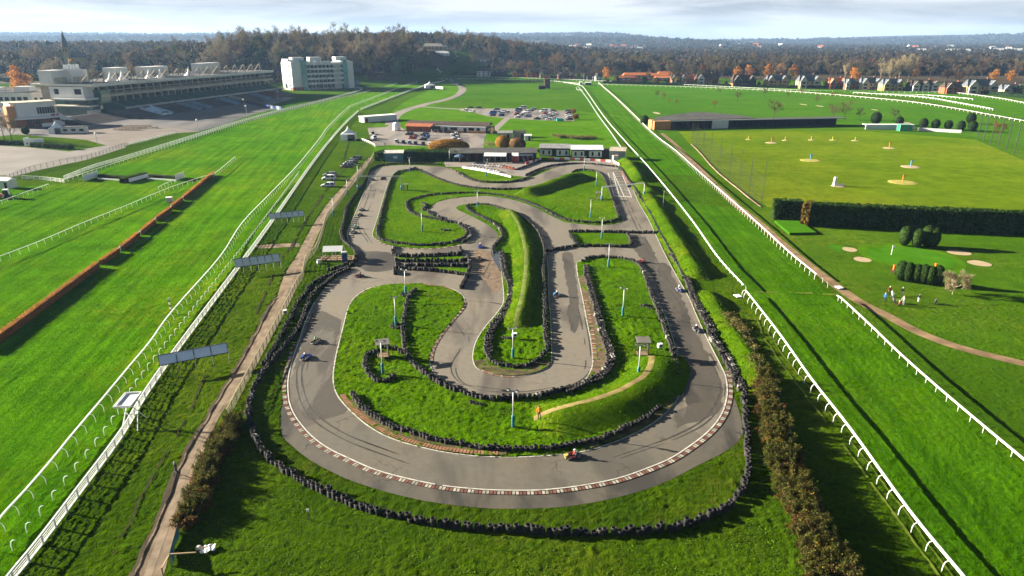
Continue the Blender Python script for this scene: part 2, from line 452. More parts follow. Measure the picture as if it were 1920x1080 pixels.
sheet('driving_range_grass', PP([(1272, 246), (1400, 246), (1620, 246), (1830, 262), (1940, 310), (2300, 380), (2300, 402), (1920, 395), (1440, 389), (1345, 326)]), G_RANGE, .02)
G_SHADE = grass('painted_shade_grass', (.024, .06, .003), (.052, .118, .006), (.11, .12, .014), .8, lump=.8, patch=.014)  # darker grass colour standing in for shade over the far infield
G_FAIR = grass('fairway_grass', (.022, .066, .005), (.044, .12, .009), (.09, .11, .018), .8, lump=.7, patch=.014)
sheet('painted_shade_infield', smooth(PP([(852, 152), (960, 153), (1050, 157), (1085, 168), (1110, 200), (1118, 212), (1070, 206), (1000, 204), (900, 202), (815, 200), (845, 187), (868, 176), (874, 165)]), True, 4), G_SHADE, .03)  # shade of the woods painted as a darker sheet
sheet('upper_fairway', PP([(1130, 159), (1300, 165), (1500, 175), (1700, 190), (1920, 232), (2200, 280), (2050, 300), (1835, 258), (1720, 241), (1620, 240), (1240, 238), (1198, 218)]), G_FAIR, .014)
sheet('far_straight_grass', PP([(850, 146), (1122, 155), (1280, 161), (1500, 170), (1700, 181), (1920, 226), (2300, 330), (2300, 250), (1920, 192), (1775, 172), (1500, 167), (1280, 158.5), (1025, 147), (900, 143)]), G_LANE, .02)
sheet('stand_lawn', PP([(470, 213), (520, 203), (560, 183), (650, 172), (668, 166), (600, 187), (528, 203), (440, 227)]), G_LANE, .012)
sheet('vignette_apron', PP([(520, 600), (545, 690), (505, 700), (492, 760), (487, 830), (530, 875), (620, 920), (740, 962), (880, 985), (1000, 994), (1200, 993), (1300, 976), (1370, 938), (1398, 880), (1395, 790), (1375, 745), (1300, 700), (900, 700)]), G_VIGNETTE, .008)  # lens vignetting painted into the grass here

# kart track: one paved sheet, grass islands laid on it
OUT = smooth(PP([(657, 421), (651.4, 438), (651.4, 446), (657, 456), (666.7, 464), (671, 474), (669, 488), (664, 499), (650, 507), (628, 524), (608, 540.5), (590, 567), (573, 603), (563, 633), (553, 660), (545, 687), (540, 713), (540, 735), (543, 757), (553, 780), (570, 803), (590, 823), (617, 842), (650, 858), (700, 880), (760, 897), (830, 911), (900, 918), (960, 920), (1020, 919), (1090, 911), (1160, 897), (1220, 876), (1258.8, 859), (1290, 839), (1318.6, 817.7), (1339.7, 796.6), (1353.8, 775), (1360.8, 754), (1363.6, 733), (1361, 709), (1353.8, 691), (1336, 656), (1318.6, 620.7), (1304.5, 589), (1290, 555.6), (1269, 518.7), (1248, 480), (1226.6, 435), (1214, 408.6), (1195, 375.5), (1182.5, 344), (1170, 328), (1160.5, 319), (1144.7, 314), (1116, 311), (1085, 309), (1060, 310.5), (1038, 315.7), (1019, 323.6), (1000, 331.5), (990.5, 335), (971.6, 341), (943, 344), (912, 343.4), (893, 341), (874, 333), (855, 323.6), (836, 314), (817, 312), (786, 310.4), (754, 310), (723, 312), (707, 317), (694.6, 325), (687.5, 349), (678, 371), (666.7, 399)]), True, 5)
sheet('kart_track', OUT, TRACK, .03)
RUN = smooth(PP([(538, 740), (527, 808), (550, 838), (590, 868), (650, 898), (720, 921), (800, 940), (900, 952), (960, 954), (1060, 950), (1160, 932), (1240, 907), (1310, 872), (1362, 845), (1390, 818), (1388, 780), (1372, 735), (1355, 700), (1300, 790), (1150, 880), (960, 905), (760, 880), (600, 800)]), True, 4)
sheet('run_off_area', RUN, RUNOFF, .018)
ISL_A = smooth(PP(Z3([(345, 54), (400, 58), (450, 80), (520, 110), (600, 137), (660, 152), (760, 166), (900, 172), (1050, 166), (1150, 146), (1230, 122), (1290, 88), (1330, 62), (1370, 55), (1420, 58), (1470, 75), (1502, 110), (1532, 170), (1562, 240), (1602, 330), (1612, 365), (1560, 384), (1450, 390), (1330, 381), (1270, 372), (1215, 348), (1150, 315), (1080, 280), (1000, 250), (900, 226), (800, 215), (740, 217), (640, 224), (545, 240), (485, 265), (462, 290), (470, 320), (530, 347), (590, 362), (650, 380), (695, 410), (714, 440), (695, 480), (650, 503), (550, 522), (430, 529), (300, 522), (190, 502), (140, 472), (122, 440), (150, 350), (185, 230), (218, 130), (248, 78), (290, 58)])), True, 4)
ISL_B = smooth(PP(Z3([(620, 285), (650, 270), (700, 262), (780, 264), (850, 274), (940, 304), (1020, 345), (1080, 385), (1115, 430), (1142, 490), (1158, 560), (1166, 650), (1172, 850)]) + Z5([(373, 300), (378, 420), (380, 550), (368, 590), (300, 624), (200, 644), (100, 640), (35, 617)]) + Z4([(1185, 575), (1162, 530), (1165, 470), (1185, 410), (1230, 340), (1290, 270), (1330, 210)]) + Z3([(905, 800), (895, 700), (888, 600), (880, 560), (838, 532), (845, 500), (870, 460), (860, 430), (820, 395), (760, 360), (690, 325), (640, 302)])), True, 4)
ISL_C = smooth(PP(Z5([(515, 40), (520, 100), (545, 220), (570, 350), (590, 450), (602, 540), (595, 600), (570, 650), (530, 687), (450, 715), (300, 745), (150, 752), (30, 750)]) + Z4([(1350, 735), (1250, 735), (1150, 710), (1040, 675), (970, 635), (930, 580), (918, 540), (925, 490), (950, 430), (1000, 360), (1060, 290), (1100, 240), (1115, 200), (1100, 160), (1050, 130), (980, 110), (880, 98), (780, 95), (680, 100), (600, 115), (540, 140), (490, 180), (460, 230), (440, 300), (420, 380), (400, 460), (385, 530), (375, 600), (375, 650), (390, 710), (430, 770), (490, 830), (560, 890), (650, 945), (750, 985), (880, 1020), (1000, 1045), (1150, 1065)]) + Z5([(20, 1070), (150, 1075), (300, 1070), (440, 1058), (540, 1045), (640, 1020), (740, 985), (850, 935), (940, 880), (1010, 820), (1055, 760), (1075, 690), (1075, 630), (1060, 570), (1030, 450), (990, 330), (950, 250), (910, 170), (880, 90), (850, 45), (800, 20), (700, 5), (640, 5), (580, 12), (530, 28)])), True, 4)
ISL_E = smooth(PP(Z3([(1300, 432), (1480, 436), (1640, 442), (1668, 470), (1672, 500), (1650, 515), (1500, 517), (1350, 516), (1318, 488)])), True, 3)
ISL_F1 = PP(Z3([(252, 604), (262, 580), (400, 578), (560, 574), (650, 570), (690, 592), (690, 602), (500, 603), (300, 606)]))
ISL_F2 = PP(Z3([(440, 640), (560, 638), (690, 645), (688, 672), (600, 664), (520, 650)]))
for nm, isl, gm in (('west_island', ISL_A, G_ISLE), ('middle_island', ISL_B, G_ISLE), ('south_island', ISL_C, G_ISLE), ('small_island', ISL_E, G_ISLE)):
    sheet(nm, isl, gm, .055)
sheet('grass_strip', ISL_F1, G_ISLE, .055); sheet('grass_strip', ISL_F2, G_ISLE, .055)
sheet('pit_island', smooth(PP(Z3([(612, 62), (660, 98), (720, 124), (800, 136), (900, 138), (1000, 124), (1060, 106), (950, 92), (850, 72), (760, 56), (650, 48)])), True, 3), G_ISLE, .04)
# bare earth along the islands' edges
def edgeband(name, pts, w0, w1, m, z, closed=False):
    b = MB(); b.strip(resample(pts, .8, closed), w0, w1, z, 0, closed); return b.build(name, m, kind='structure')
EARTH = M('damp_earth', (.06, .045, .03), .95, .1, .5, .7, bmp=.3, col2=(.085, .075, .03))
for a, b_, nm in ((24, 60, 'bare_earth'),):
    edgeband(nm, smooth(PP(Z5([(1075, 640), (1060, 720), (1010, 810), (940, 872), (850, 925), (740, 975), (640, 1010), (540, 1035)])), False, 4), -1.5, .15, EARTH, .16)
edgeband('bare_earth', smooth(PP(Z4([(440, 770), (500, 828), (570, 885), (660, 938), (760, 976), (890, 1010), (1010, 1035), (1160, 1055), (1350, 1062)])), False, 4), -.1, 1.5, EARTH, .16)
edgeband('bare_earth', smooth(PP(Z5([(528, 110), (552, 230), (578, 350), (598, 450), (610, 540), (603, 600), (578, 648)])), False, 4), -.1, 2.0, M('dry_earth', (.13, .09, .06), .95, .1, .4, .7, bmp=.3), .16)
edgeband('bare_earth', smooth(PP(Z5([(372, 560), (360, 590), (300, 620), (200, 640), (100, 636), (40, 615)]) + Z4([(1190, 575), (1166, 530)])), False, 4), -1.8, .1, EARTH, .16)

BOTTOM = asphalt('bottom_asphalt', (.106, .097, .078), (.078, .07, .056), .5, .62, True, .09, .5, .2)
sheet('bottom_loop', PP([(571, 803), (590, 823), (617, 842), (650, 858), (700, 880), (760, 897), (830, 911), (900, 918), (960, 920), (1020, 919), (1090, 911), (1160, 897), (1220, 876), (1259, 859), (1290, 839), (1318, 818), (1235, 768), (1213, 780), (1183, 797), (1160, 811), (1125, 828), (1090, 841), (1055, 849), (1005, 857), (952, 860), (900, 858), (870, 857), (833, 850), (793, 842), (750, 830), (717, 817), (687, 799), (663, 779), (655, 772)]), BOTTOM, .035)
# dark damp and worn patches on the asphalt, and one painted shade streak
def patchy(name, pts, m, z, amp=.5):
    q = resample(smooth(pts, True, 5), .7, True)
    q = [p + n_ * (amp * noise.noise(p * .45) + amp * .5 * noise.noise(p * 1.5)) for p, n_ in zip(q, normals2d(q, True))]
    return sheet(name, q, m, z)
DAMP = asphalt('damp_asphalt', (.058, .052, .043), (.115, .103, .085), .52, .6, False, .12)
DAMP_SHADE = asphalt('dark_asphalt', (.066, .058, .047), (.045, .04, .033), .45, .6, True, .1)
patchy('damp_shade_patch', PP(Z4([(255, 270), (300, 245), (400, 290), (418, 330), (395, 420), (385, 530), (372, 640), (400, 740), (455, 812), (340, 855), (230, 860), (180, 790), (140, 690), (150, 590), (190, 440), (225, 340)])), DAMP, .038, .35)
patchy('damp_shade_patch', PP(Z5([(905, 60), (990, 40), (1040, 130), (1090, 260), (1150, 400), (1210, 520), (1270, 640), (1290, 740), (1250, 830), (1130, 850), (1090, 760), (1085, 640), (1062, 520), (1020, 400), (980, 250), (940, 150)])), DAMP_SHADE, .038, .6)
patchy('damp_shade_patch', PP(Z5([(930, 930), (1010, 870), (1090, 800), (1180, 780), (1290, 780), (1240, 850), (1120, 890), (1040, 930), (960, 990)])), DAMP, .041, .5)
patchy('damp_shade_patch', PP(Z3([(720, 545), (810, 540), (850, 580), (880, 650), (895, 740), (850, 790), (790, 720), (740, 640)])), M('muddy_asphalt', (.15, .105, .068), .8, .25, .4, .9), .038, .5)
patchy('damp_shade_patch', PP(Z3([(1255, 560), (1310, 560), (1330, 680), (1345, 800), (1350, 960), (1325, 1040), (1290, 960), (1290, 800), (1270, 680)])), DAMP_SHADE, .038, .4)  # shade streak on the middle straight, painted as a dark patch
patchy('damp_shade_patch', PP(Z3([(1640, 470), (1740, 460), (1800, 560), (1860, 690), (1900, 800), (1905, 900), (1840, 820), (1790, 700), (1700, 560)])), DAMP, .042, .5)
patchy('damp_shade_patch', PP(Z3([(20, 560), (120, 545), (240, 560), (245, 650), (120, 665), (40, 640)])), DAMP_SHADE, .038, .4)
# white edge lines
mb = MB()
def line(pts, o=0.0, w=.17, z=.07, closed=False, m=0):
    mb.strip(resample(pts, .9, closed), o - w / 2, o + w / 2, z, m, closed)
line(OUT[5 * 11:5 * 26], 0, .17)          # lower left and bottom
line(OUT[5 * 26:5 * 54], 0, .16)
line(OUT[:5 * 5], 0, .14); line(OUT[5 * 71:], 0, .15)
line(ISL_C, .0, .16, .07, True)
line(ISL_B[4 * 10:4 * 30], .05, .14)
line(ISL_A[4 * 14:4 * 24], 0, .12); line(ISL_A[4 * 46:4 * 56], 0, .12)
mb.build('track_edge_lines', WORN, kind='structure')
# kerbs: alternate painted blocks
def kerb(name, pts, o0, o1, pat, mats, z=.075, blk=.5, gap=.05):
    b = MB(); q = resample(pts, blk)
    a, c = offset(q, o0), offset(q, o1)
    for i in range(len(q) - 1):
        g = gap / blk
        k = [a[i].lerp(a[i + 1], g), a[i].lerp(a[i + 1], 1 - g), c[i].lerp(c[i + 1], 1 - g), c[i].lerp(c[i + 1], g)]
        pts4 = [Vector((p.x, p.y, z)) for p in k]
        if (pts4[1] - pts4[0]).cross(pts4[2] - pts4[0]).z < 0: pts4.reverse()
        b.quad(*pts4, pat[i % len(pat)])
    b.strip(q, o0, o1, z - .02, len(mats) - 1)
    return b.build(name, mats, kind='structure')
KM = [REDK, WHITEK, RUSTK, DARKM]
kerb('bottom_bend_kerb', OUT[5 * 13:5 * 41], -.72, -.2, [0, 0, 1, 1], KM, blk=.38)
kerb('hairpin_kerb', smooth(PP(Z4([(918, 545), (912, 530), (920, 480), (945, 425), (995, 352), (1055, 282), (1094, 236), (1108, 200)])), False, 5), -.6, -.12, [0, 0, 1, 2], KM, .08, .4)
kerb('island_kerb', smooth(PP(Z4([(400, 730), (435, 780), (490, 838), (565, 897), (655, 952), (755, 990), (885, 1026), (1000, 1048), (1150, 1066), (1300, 1073)])), False, 4), .25, .95, [2, 2, 2], KM, .18, .42)
kerb('middle_kerb', smooth(PP(Z4([(1163, 540), (1187, 577), (1240, 606), (1320, 623), (1420, 625)])), False, 4), .1, .7, [0, 2, 2, 1], KM, .08, .42)
kerb('top_left_kerb', smooth(PP(Z3([(140, 462), (190, 498), (250, 513), (320, 523), (420, 529), (540, 523), (640, 507)])), False, 4), -.6, .0, [0, 0, 1, 1], KM, .08, .42)
kerb('inner_loop_kerb', smooth(PP(Z4([(490, 180), (545, 138), (605, 113), (685, 98), (785, 93), (885, 96), (985, 108), (1050, 128)])), False, 4), -.75, -.12, [2, 0, 2, 2], KM, .08, .42)
kerb('straight_kerb', smooth(PP(Z5([(555, 225), (575, 320), (592, 420), (603, 520), (606, 560)])), False, 4), -.1, .55, [0, 2, 2, 1], KM, .18, .42)
kerb('pit_exit_kerb', smooth(PP([(842, 316), (860, 326), (880, 337), (900, 343.5)]), False, 4), -.1, .7, [0, 0, 1], KM, .08, .42)
# dark blocks beside the left straight
kerb('rumble_strip', smooth(PP([(664, 402), (656, 420), (650.5, 437), (650.5, 447)]), False, 4), .4, 1.6, [3, 1, 3, 3], KM, .08, .5)

# starting grid painted on the right straight
mb = MB()
def ladder(a0, a1, b0, b1, n):
    A0, A1, B0, B1 = (P(*q) for q in (a0, a1, b0, b1))
    mb.strip([A0, A1], -.11, .11, .07); mb.strip([B0, B1], -.11, .11, .07)
    for i in range(n + 1):
        mb.strip([A0.lerp(A1, i / n), B0.lerp(B1, i / n)], -.11, .11, .074)
ladder((1140.5, 325), (1151, 367), (1149, 324), (1161, 366.5), 9)
ladder((1149.5, 323), (1170, 368), (1164, 321.5), (1184, 369), 9)
mb.strip(PP([(1150, 367.5), (1185, 370.2)]), -.3, .3, .078)
mb.build('starting_grid_lines', M('grid_white', (.55, .53, .48), .8, .2, .2, 2), kind='structure')
sheet('worn_kerb_patch', PP([(1163, 322), (1168, 321), (1180, 340), (1181, 344), (1176, 344)]), M('red_worn', (.3, .15, .12), .9, .1, .3, 1), .076)
pud = sheet('puddle', smooth(PP(Z3([(832, 520), (850, 525), (872, 565), (884, 620), (890, 660), (880, 665), (862, 630), (840, 590), (826, 560)])), True, 3), None, .085)
m, nt, b = base_mat('still_water'); b.inputs['Base Color'].default_value = (.05, .055, .06, 1); b.inputs['Roughness'].default_value = .06; b.inputs['Specular IOR Level'].default_value = .6
WATER = m; pud.data.materials.clear(); pud.data.materials.append(WATER)

# paths, roads, car parks, aprons
pl = PP([(215, 1180), (250, 1075), (308, 945), (337, 868), (385, 786), (419, 728.5), (452.6, 673), (505.5, 574), (519, 558), (533, 515.5), (558, 476.7), (583, 429), (614, 382), (641.7, 351.7), (672, 318), (691.7, 296)])
pr = PP([(701, 290.5), (678, 329), (650, 360), (622, 396), (600, 432), (580.5, 476.7), (565, 510), (549, 556), (520, 608), (476.6, 690), (414, 776.6), (366, 887), (337, 969), (308, 1075), (285, 1180)])
sheet('dirt_path', smooth(pl, False, 3) + smooth(pr, False, 3), DIRT, .016)
mb = MB(); cx = [a.lerp(b, .5) for a, b in zip(pl, reversed(pr))]; cx = smooth(cx, False, 4)
mb.strip(resample(cx, 2), -.35, .35, .024); mb.build('path_centre', M('pale_dirt', (.2, .155, .108), .95, .1, .3, .6), kind='structure')
pe = resample(smooth(pl[:9], False, 4), .7); b_ = MB()
for i in range(len(pe) - 1):
    v = noise.noise(pe[i] * .35); b_.strip([pe[i], pe[i + 1]], -.12 - .3 * abs(v), .18 + .35 * v, .13)
b_.build('path_edge', M('dark_rut', (.06, .045, .026), .95, .1, .4, .5), kind='structure')
sheet('cross_path', PP([(480, 461), (505, 458), (560, 456), (563, 462), (510, 465), (484, 466)]), DIRT, .02)
ROADP = smooth(PP([(838, 147), (856, 156), (867, 165), (860, 178), (835, 187), (800, 195), (757, 208), (738, 220), (734, 234)]), False, 5)
edgeband('access_road', ROADP, -3.6, 3.6, LIGHTTAR, .03)
edgeband('car_park_road', PP([(790, 200), (830, 203), (880, 206)]), -2.5, 2.5, LIGHTTAR, .026)
sheet('upper_car_park', PP([(862, 203.5), (912, 203.5), (964, 203.5), (1010, 206.5), (1073.5, 208), (1077, 227), (1060, 227.5), (1000.6, 225), (951, 221.5), (916, 218.5), (891, 212), (862, 207.5)]), LIGHTTAR, .034)
edgeband('link_path', PP([(952, 221), (931, 240), (926, 246)]), -1.9, 1.9, LIGHTTAR, .024)
sheet('lower_car_park', PP([(689, 240), (724, 238), (738, 230), (762, 245), (912, 250), (908, 262), (905, 284), (874, 282), (816, 275), (730, 272), (703, 274), (694, 259)]), LIGHTTAR, .02)
sheet('stand_apron', PP([(-200, 300), (-60, 262), (30, 252), (112, 258), (225, 268), (325, 250), (372, 247), (420, 233), (480, 213), (522, 203), (512, 196), (555, 183), (500, 180), (300, 190), (120, 205), (-60, 215), (-300, 240)]), TARMAC, .02)
sheet('stand_forecourt', PP([(112, 257), (150, 243), (175, 238), (320, 239), (372, 247), (325, 249.5), (240, 272), (222, 279), (160, 262)]), M('forecourt_tarmac', (.14, .118, .098), .9, .15, .2, .1), .032)
sheet('parade_yard', PP([(-300, 330), (-300, 268), (-60, 272), (0, 273), (60, 277), (130, 284), (205, 272), (232, 270), (236, 277), (160, 300), (60, 322), (20, 332), (0, 340)]), M('yard_tarmac', (.165, .15, .135), .9, .15, .2, .06), .028)
edgeband('buggy_path', smooth(PP([(1240, 250), (1262, 268), (1300, 305), (1345, 350), (1385, 388), (1420, 415), (1465, 455), (1520, 500), (1560, 530), (1610, 565), (1660, 590), (1720, 622), (1800, 652), (1920, 682), (2080, 720)]), False, 5), -1.1, 1.1, M('path_sand', (.2, .135, .075), .95, .1, .45, .35), .024)
sheet('pit_paddock', PP([(836, 313), (832, 304), (1010, 303), (1140, 302), (1165, 309), (1158, 318), (1110, 311), (1060, 310), (1010, 320), (985, 335), (955, 333), (905, 320), (860, 313)]), LIGHTTAR, .036)
# golf: green, tee, bunkers, pond
def ellipse(c, rx, ry, n=28, wob=.06, seed=0):
    rr = random.Random(seed); C = P(*c); sx = mpp(c[1]); sy = (P(c[0], c[1] - .5) - P(c[0], c[1] + .5)).length
    return [Vector((C.x + sx * rx * math.cos(a) * (1 + wob * math.sin(2 * a + seed)), C.y + sy * ry * math.sin(a) * (1 + wob * math.cos(3 * a + seed)), 0)) for a in [2 * math.pi * i / n for i in range(n)]]
sheet('green_collar', ellipse((1706, 482), 88, 25, seed=4), G_FIELD, .03)
sheet('putting_green', ellipse((1706, 482), 76, 19, seed=4), G_GREEN, .045)
sheet('putting_green', ellipse((1572, 465), 18, 6, seed=6), G_GREEN, .03)
for i, (c, rx, ry) in enumerate((((1593, 468), 13, 4), ((1617, 487), 15, 4.5), ((1798, 474), 20, 4.5), ((1836, 494), 19, 5), ((1231, 212), 6, 2), ((1506, 196), 5, 1.2), ((1537, 199), 5, 1.2), ((1700, 230), 5, 1.2), ((1640, 206), 4, 1))):
    sheet('bunker', ellipse(c, rx, ry, 18, seed=i), SAND, .05)
sheet('pond_bank', ellipse((1722, 510), 50, 7, seed=2), M('bank_earth', (.08, .055, .03), .95, .1, .4, .5), .035)
sheet('pond', ellipse((1724, 511), 45, 5.2, seed=2), WATER, .05)
mb = MB(); tq = PP([(1452, 417), (1497, 418), (1530, 440), (1480, 441)])
mb.prism([(p.x, p.y) for p in tq], 0, .6); mb.build('tee_platform', G_GREEN, kind='structure')
# grass banks
RIDGE = []
def ridge(name, pts, h, wl, wr, m, crest=None, step=1.2, taper=4, jit=.1, z0=.02, mats=None):
    q = resample(smooth(pts, False, 5), step); ns = normals2d(q); n = len(q); b = MB()
    K = [(-1, 0), (-.82, .12), (-.6, .42), (-.38, .76), (-.18, .95), (0, 1), (.18, .95), (.38, .74), (.6, .4), (.82, .12), (1, 0)]
    for i, (p, nv) in enumerate(zip(q, ns)):
        t = min(1, i / taper, (n - 1 - i) / taper); t = max(.0, t)
        hh = h * math.sin(t * math.pi / 2) * (1 + .35 * noise.noise(p * .13))
        for k, z in K:
            o = (-k) * (wl if k < 0 else wr)
            zz = z0 + hh * z + (jit * noise.noise(p * .35 + Vector((0, 0, k * 2))) * min(1, z * 3) if 0 < z else -.1)
            b.v.append((p.x + nv.x * o, p.y + nv.y * o, zz))
    L = len(K); RIDGE.append((list(b.v), L, n))
    for i in range(n - 1):
        for k in range(L - 1):
            a = i * L + k
            b.f.append((a, a + 1, a + L + 1, a + L)); b.m.append(1 if crest and k == 5 else 0)
    return b.build(name, [m] + ([crest] if crest else []), kind='structure', sm=True, fixn=True)
CREST = M('worn_crest', (.19, .13, .06), .95, .1, .45, .5, col2=(.2, .16, .06))
CREST2 = M('dry_crest', (.105, .135, .03), .95, .1, .4, .5)
ridge('grass_bank', PP(Z3([(910, 300), (960, 345), (1010, 440), (1040, 560), (1046, 650), (1034, 800), (1006, 920), (985, 1010)])), 1.25, 2.8, 4.0, G_BANK, CREST2)
ridge('grass_bank', PP(Z5([(908, 530), (928, 580), (915, 640), (872, 700), (780, 758), (650, 808), (500, 850), (380, 872), (285, 884)])), 1.4, 5.4, 4.6, G_BANK, CREST)
ridge('grass_bank', PP(Z3([(985, 214), (1080, 188), (1180, 155), (1280, 122), (1390, 95)])), 1.9, 2.6, 6.5, G_BANK, None)
ridge('grass_bank', PP([(1163, 302), (1174, 306), (1185, 318), (1197, 335), (1201, 343)]), 1.8, 3.2, 4.2, G_BANK, None, taper=3)
ridge('grass_bank', PP([(1201, 346), (1210, 357), (1222, 366)]), 1.6, 3.0, 4.0, G_BANK, None, taper=3)
ridge('grass_bank', PP([(1213, 366), (1226, 385), (1240, 408), (1262, 445), (1285, 480), (1304, 515), (1310, 528)]), 1.4, 2.8, 4.0, G_BANK, None)
ridge('grass_bank', PP([(1322, 545), (1345, 585), (1372, 625), (1395, 660), (1410, 690), (1420, 715), (1428, 745)]), 1.0, 2.4, 3.4, G_BANK, None)
# wheel tracks and trodden lines in the grass
PALEG = M('trodden_grass', (.085, .12, .012), .95, .05, .4, .4); DARKG = M('rut_soil', (.03, .024, .012), .95, .05, .5, .5)
def trail(name, pts, w_, m, z=.05, amp=.25):
    q = resample(smooth(PP(pts), False, 5), .8); q = [p + n_ * amp * noise.noise(p * .3) for p, n_ in zip(q, normals2d(q))]
    b = MB()
    for i in range(len(q) - 1):
        if noise.noise(q[i] * .22 + Vector((0, 0, 4))) > -.22: b.strip([q[i], q[i + 1]], -w_ * (.6 + .5 * noise.noise(q[i])), w_ * (.6 + .5 * noise.noise(q[i] + Vector((3, 0, 0)))), z)
    b.build(name, m, kind='structure')
trail('wheel_track', [(1420, 600), (1434, 637), (1500, 730), (1580, 835), (1665, 950), (1765, 1090)], .22, PALEG, .13); trail('wheel_track', [(1436, 610), (1452, 645), (1520, 732), (1602, 838), (1690, 952), (1790, 1090)], .16, PALEG, .13)
trail('wheel_track', [(385, 705), (352, 780), (310, 855), (280, 905), (245, 974), (215, 1040)], .16, DARKG, .13)
trail('wheel_track', [(655, 262), (640, 310), (610, 360), (570, 420), (545, 470)], .3, DARKG, .1); trail('wheel_track', [(700, 245), (660, 300), (600, 372), (560, 440), (520, 500), (480, 590)], .25, DARKG, .1)
trail('trodden_path', [(1400, 548), (1450, 549), (1500, 550), (1572, 553)], .7, PALEG, .1); trail('trodden_path', [(1130, 214), (1180, 221), (1200, 222)], 1.2, PALEG, .03)
trail('trodden_path', [(790, 355), (822, 362), (850, 370), (905, 388)], .5, DIRT, .1)

RUB_M = M('rubber_marks', (.05, .046, .04), .85, .2, .4, 1.0)
def skid(pts, w_): 
    q = resample(smooth(PP(pts), False, 6), .7); b = MB()
    for i in range(len(q) - 1):
        v = noise.noise(q[i] * .16 + Vector((w_ * 40, 0, 2)))
        if v > -.12: b.strip([q[i], q[i + 1]], -w_ * (.4 + v), w_ * (.4 + v), .046)
    b.build('skid_mark', RUB_M, kind='structure')
for pts in ([(586, 640), (566, 690), (580, 760), (640, 810), (740, 850)], [(576, 650), (556, 700), (572, 770), (640, 822), (760, 868)], [(1322, 660), (1350, 720), (1330, 775), (1270, 815), (1150, 858)], [(820, 580), (870, 630), (845, 690), (880, 725), (980, 735), (1080, 710), (1098, 660), (1080, 560)], [(700, 330), (690, 370), (672, 420), (690, 455)], [(1150, 330), (1190, 420), (1230, 500), (1280, 580)], [(860, 345), (950, 355), (1050, 330), (1120, 318)], [(880, 400), (850, 420), (900, 440), (925, 470), (905, 520)]):
    skid(pts, .16); skid([(x + 9, y + 3) for x, y in pts], .12)
# near ground modelled with its real unevenness: clumps and hollows that shade one another
POLYS = None
def inside(p, poly):
    x, y = p; c = False; j = len(poly) - 1
    for i in range(len(poly)):
        a, b_ = poly[i], poly[j]
        if (a[1] > y) != (b_[1] > y) and x < (b_[0] - a[0]) * (y - a[1]) / (b_[1] - a[1]) + a[0]: c = not c
        j = i
    return c
def mask(poly):
    """scanline crossings of a polygon, for fast row tests"""
    pl_ = [(p[0], p[1]) for p in poly]
    def row(y):
        xs = []
        for (x0, y0), (x1, y1) in zip(pl_, pl_[1:] + pl_[:1]):
            if (y0 > y) != (y1 > y): xs.append(x0 + (x1 - x0) * (y - y0) / (y1 - y0))
        return sorted(xs)
    return row
def hit(xs, x):
    n = 0
    for v in xs:
        if v <= x: n += 1
        else: break
    return n & 1
PATHP = smooth(pl, False, 3) + smooth(pr, False, 3)
T_COURSE = PP([(-60, 1250), (16, 1085), (139, 926), (228, 808), (298, 698), (438, 512), (505, 419), (578, 316), (500, 316), (-900, 420), (-900, 1250)])
T_LANE = PP([(1990, 1300), (1820, 1092), (1704, 964), (1593, 810), (1521, 718), (1463, 636), (1415, 574), (1394, 545), (1345, 490), (1260, 374), (1380, 392), (1480, 483), (1575, 567), (1684, 668), (1848, 812), (1920, 873), (2250, 1200)])
T_VIGNETTE = PP([(520, 600), (545, 690), (505, 700), (492, 760), (487, 830), (530, 875), (620, 920), (740, 962), (880, 985), (1000, 994), (1200, 993), (1300, 976), (1370, 938), (1398, 880), (1395, 790), (1375, 745), (1300, 700), (900, 700)])
T_INF = PP([(1990, 930), (1575, 560), (1380, 385), (1900, 385), (2700, 420), (2700, 1100)])
MK = {'path': mask(PATHP), 'out': mask(OUT), 'run': mask(RUN), 'a': mask(ISL_A), 'b': mask(ISL_B), 'c': mask(ISL_C), 'course': mask(T_COURSE), 'lane': mask(T_LANE), 'damp': mask(T_VIGNETTE), 'inf': mask(T_INF), 'rng': mask(PP([(1272, 246), (1400, 246), (1620, 246), (1830, 262), (1940, 310), (2300, 380), (2300, 402), (1920, 395), (1440, 389), (1345, 326)])),  # damp key masks the apron grass with lens vignetting painted into its colour
      'bug': mask(offset(smooth(PP([(1345, 350), (1385, 388), (1420, 415), (1465, 455), (1520, 500), (1560, 530), (1610, 565), (1660, 590), (1720, 622), (1800, 652), (1920, 682), (2080, 720)]), False, 5), 1.3) + offset(smooth(PP([(1345, 350), (1385, 388), (1420, 415), (1465, 455), (1520, 500), (1560, 530), (1610, 565), (1660, 590), (1720, 622), (1800, 652), (1920, 682), (2080, 720)]), False, 5), -1.3)[::-1])}
GOLF = [mask(ellipse(c, rx * 1.04, ry * 1.08, 28, seed=sd_)) for c, rx, ry, sd_ in (((1706, 482), 88, 25, 4), ((1572, 465), 18, 6, 6), ((1593, 468), 13, 4, 0), ((1617, 487), 15, 4.5, 1), ((1798, 474), 20, 4.5, 2), ((1836, 494), 19, 5, 3), ((1722, 510), 50, 7, 2))] + [mask(PP([(1448, 415), (1500, 416), (1533, 442), (1478, 443)])), mask(PP([(478, 460), (505, 457), (575, 455), (575, 463), (510, 467), (484, 467)]))]
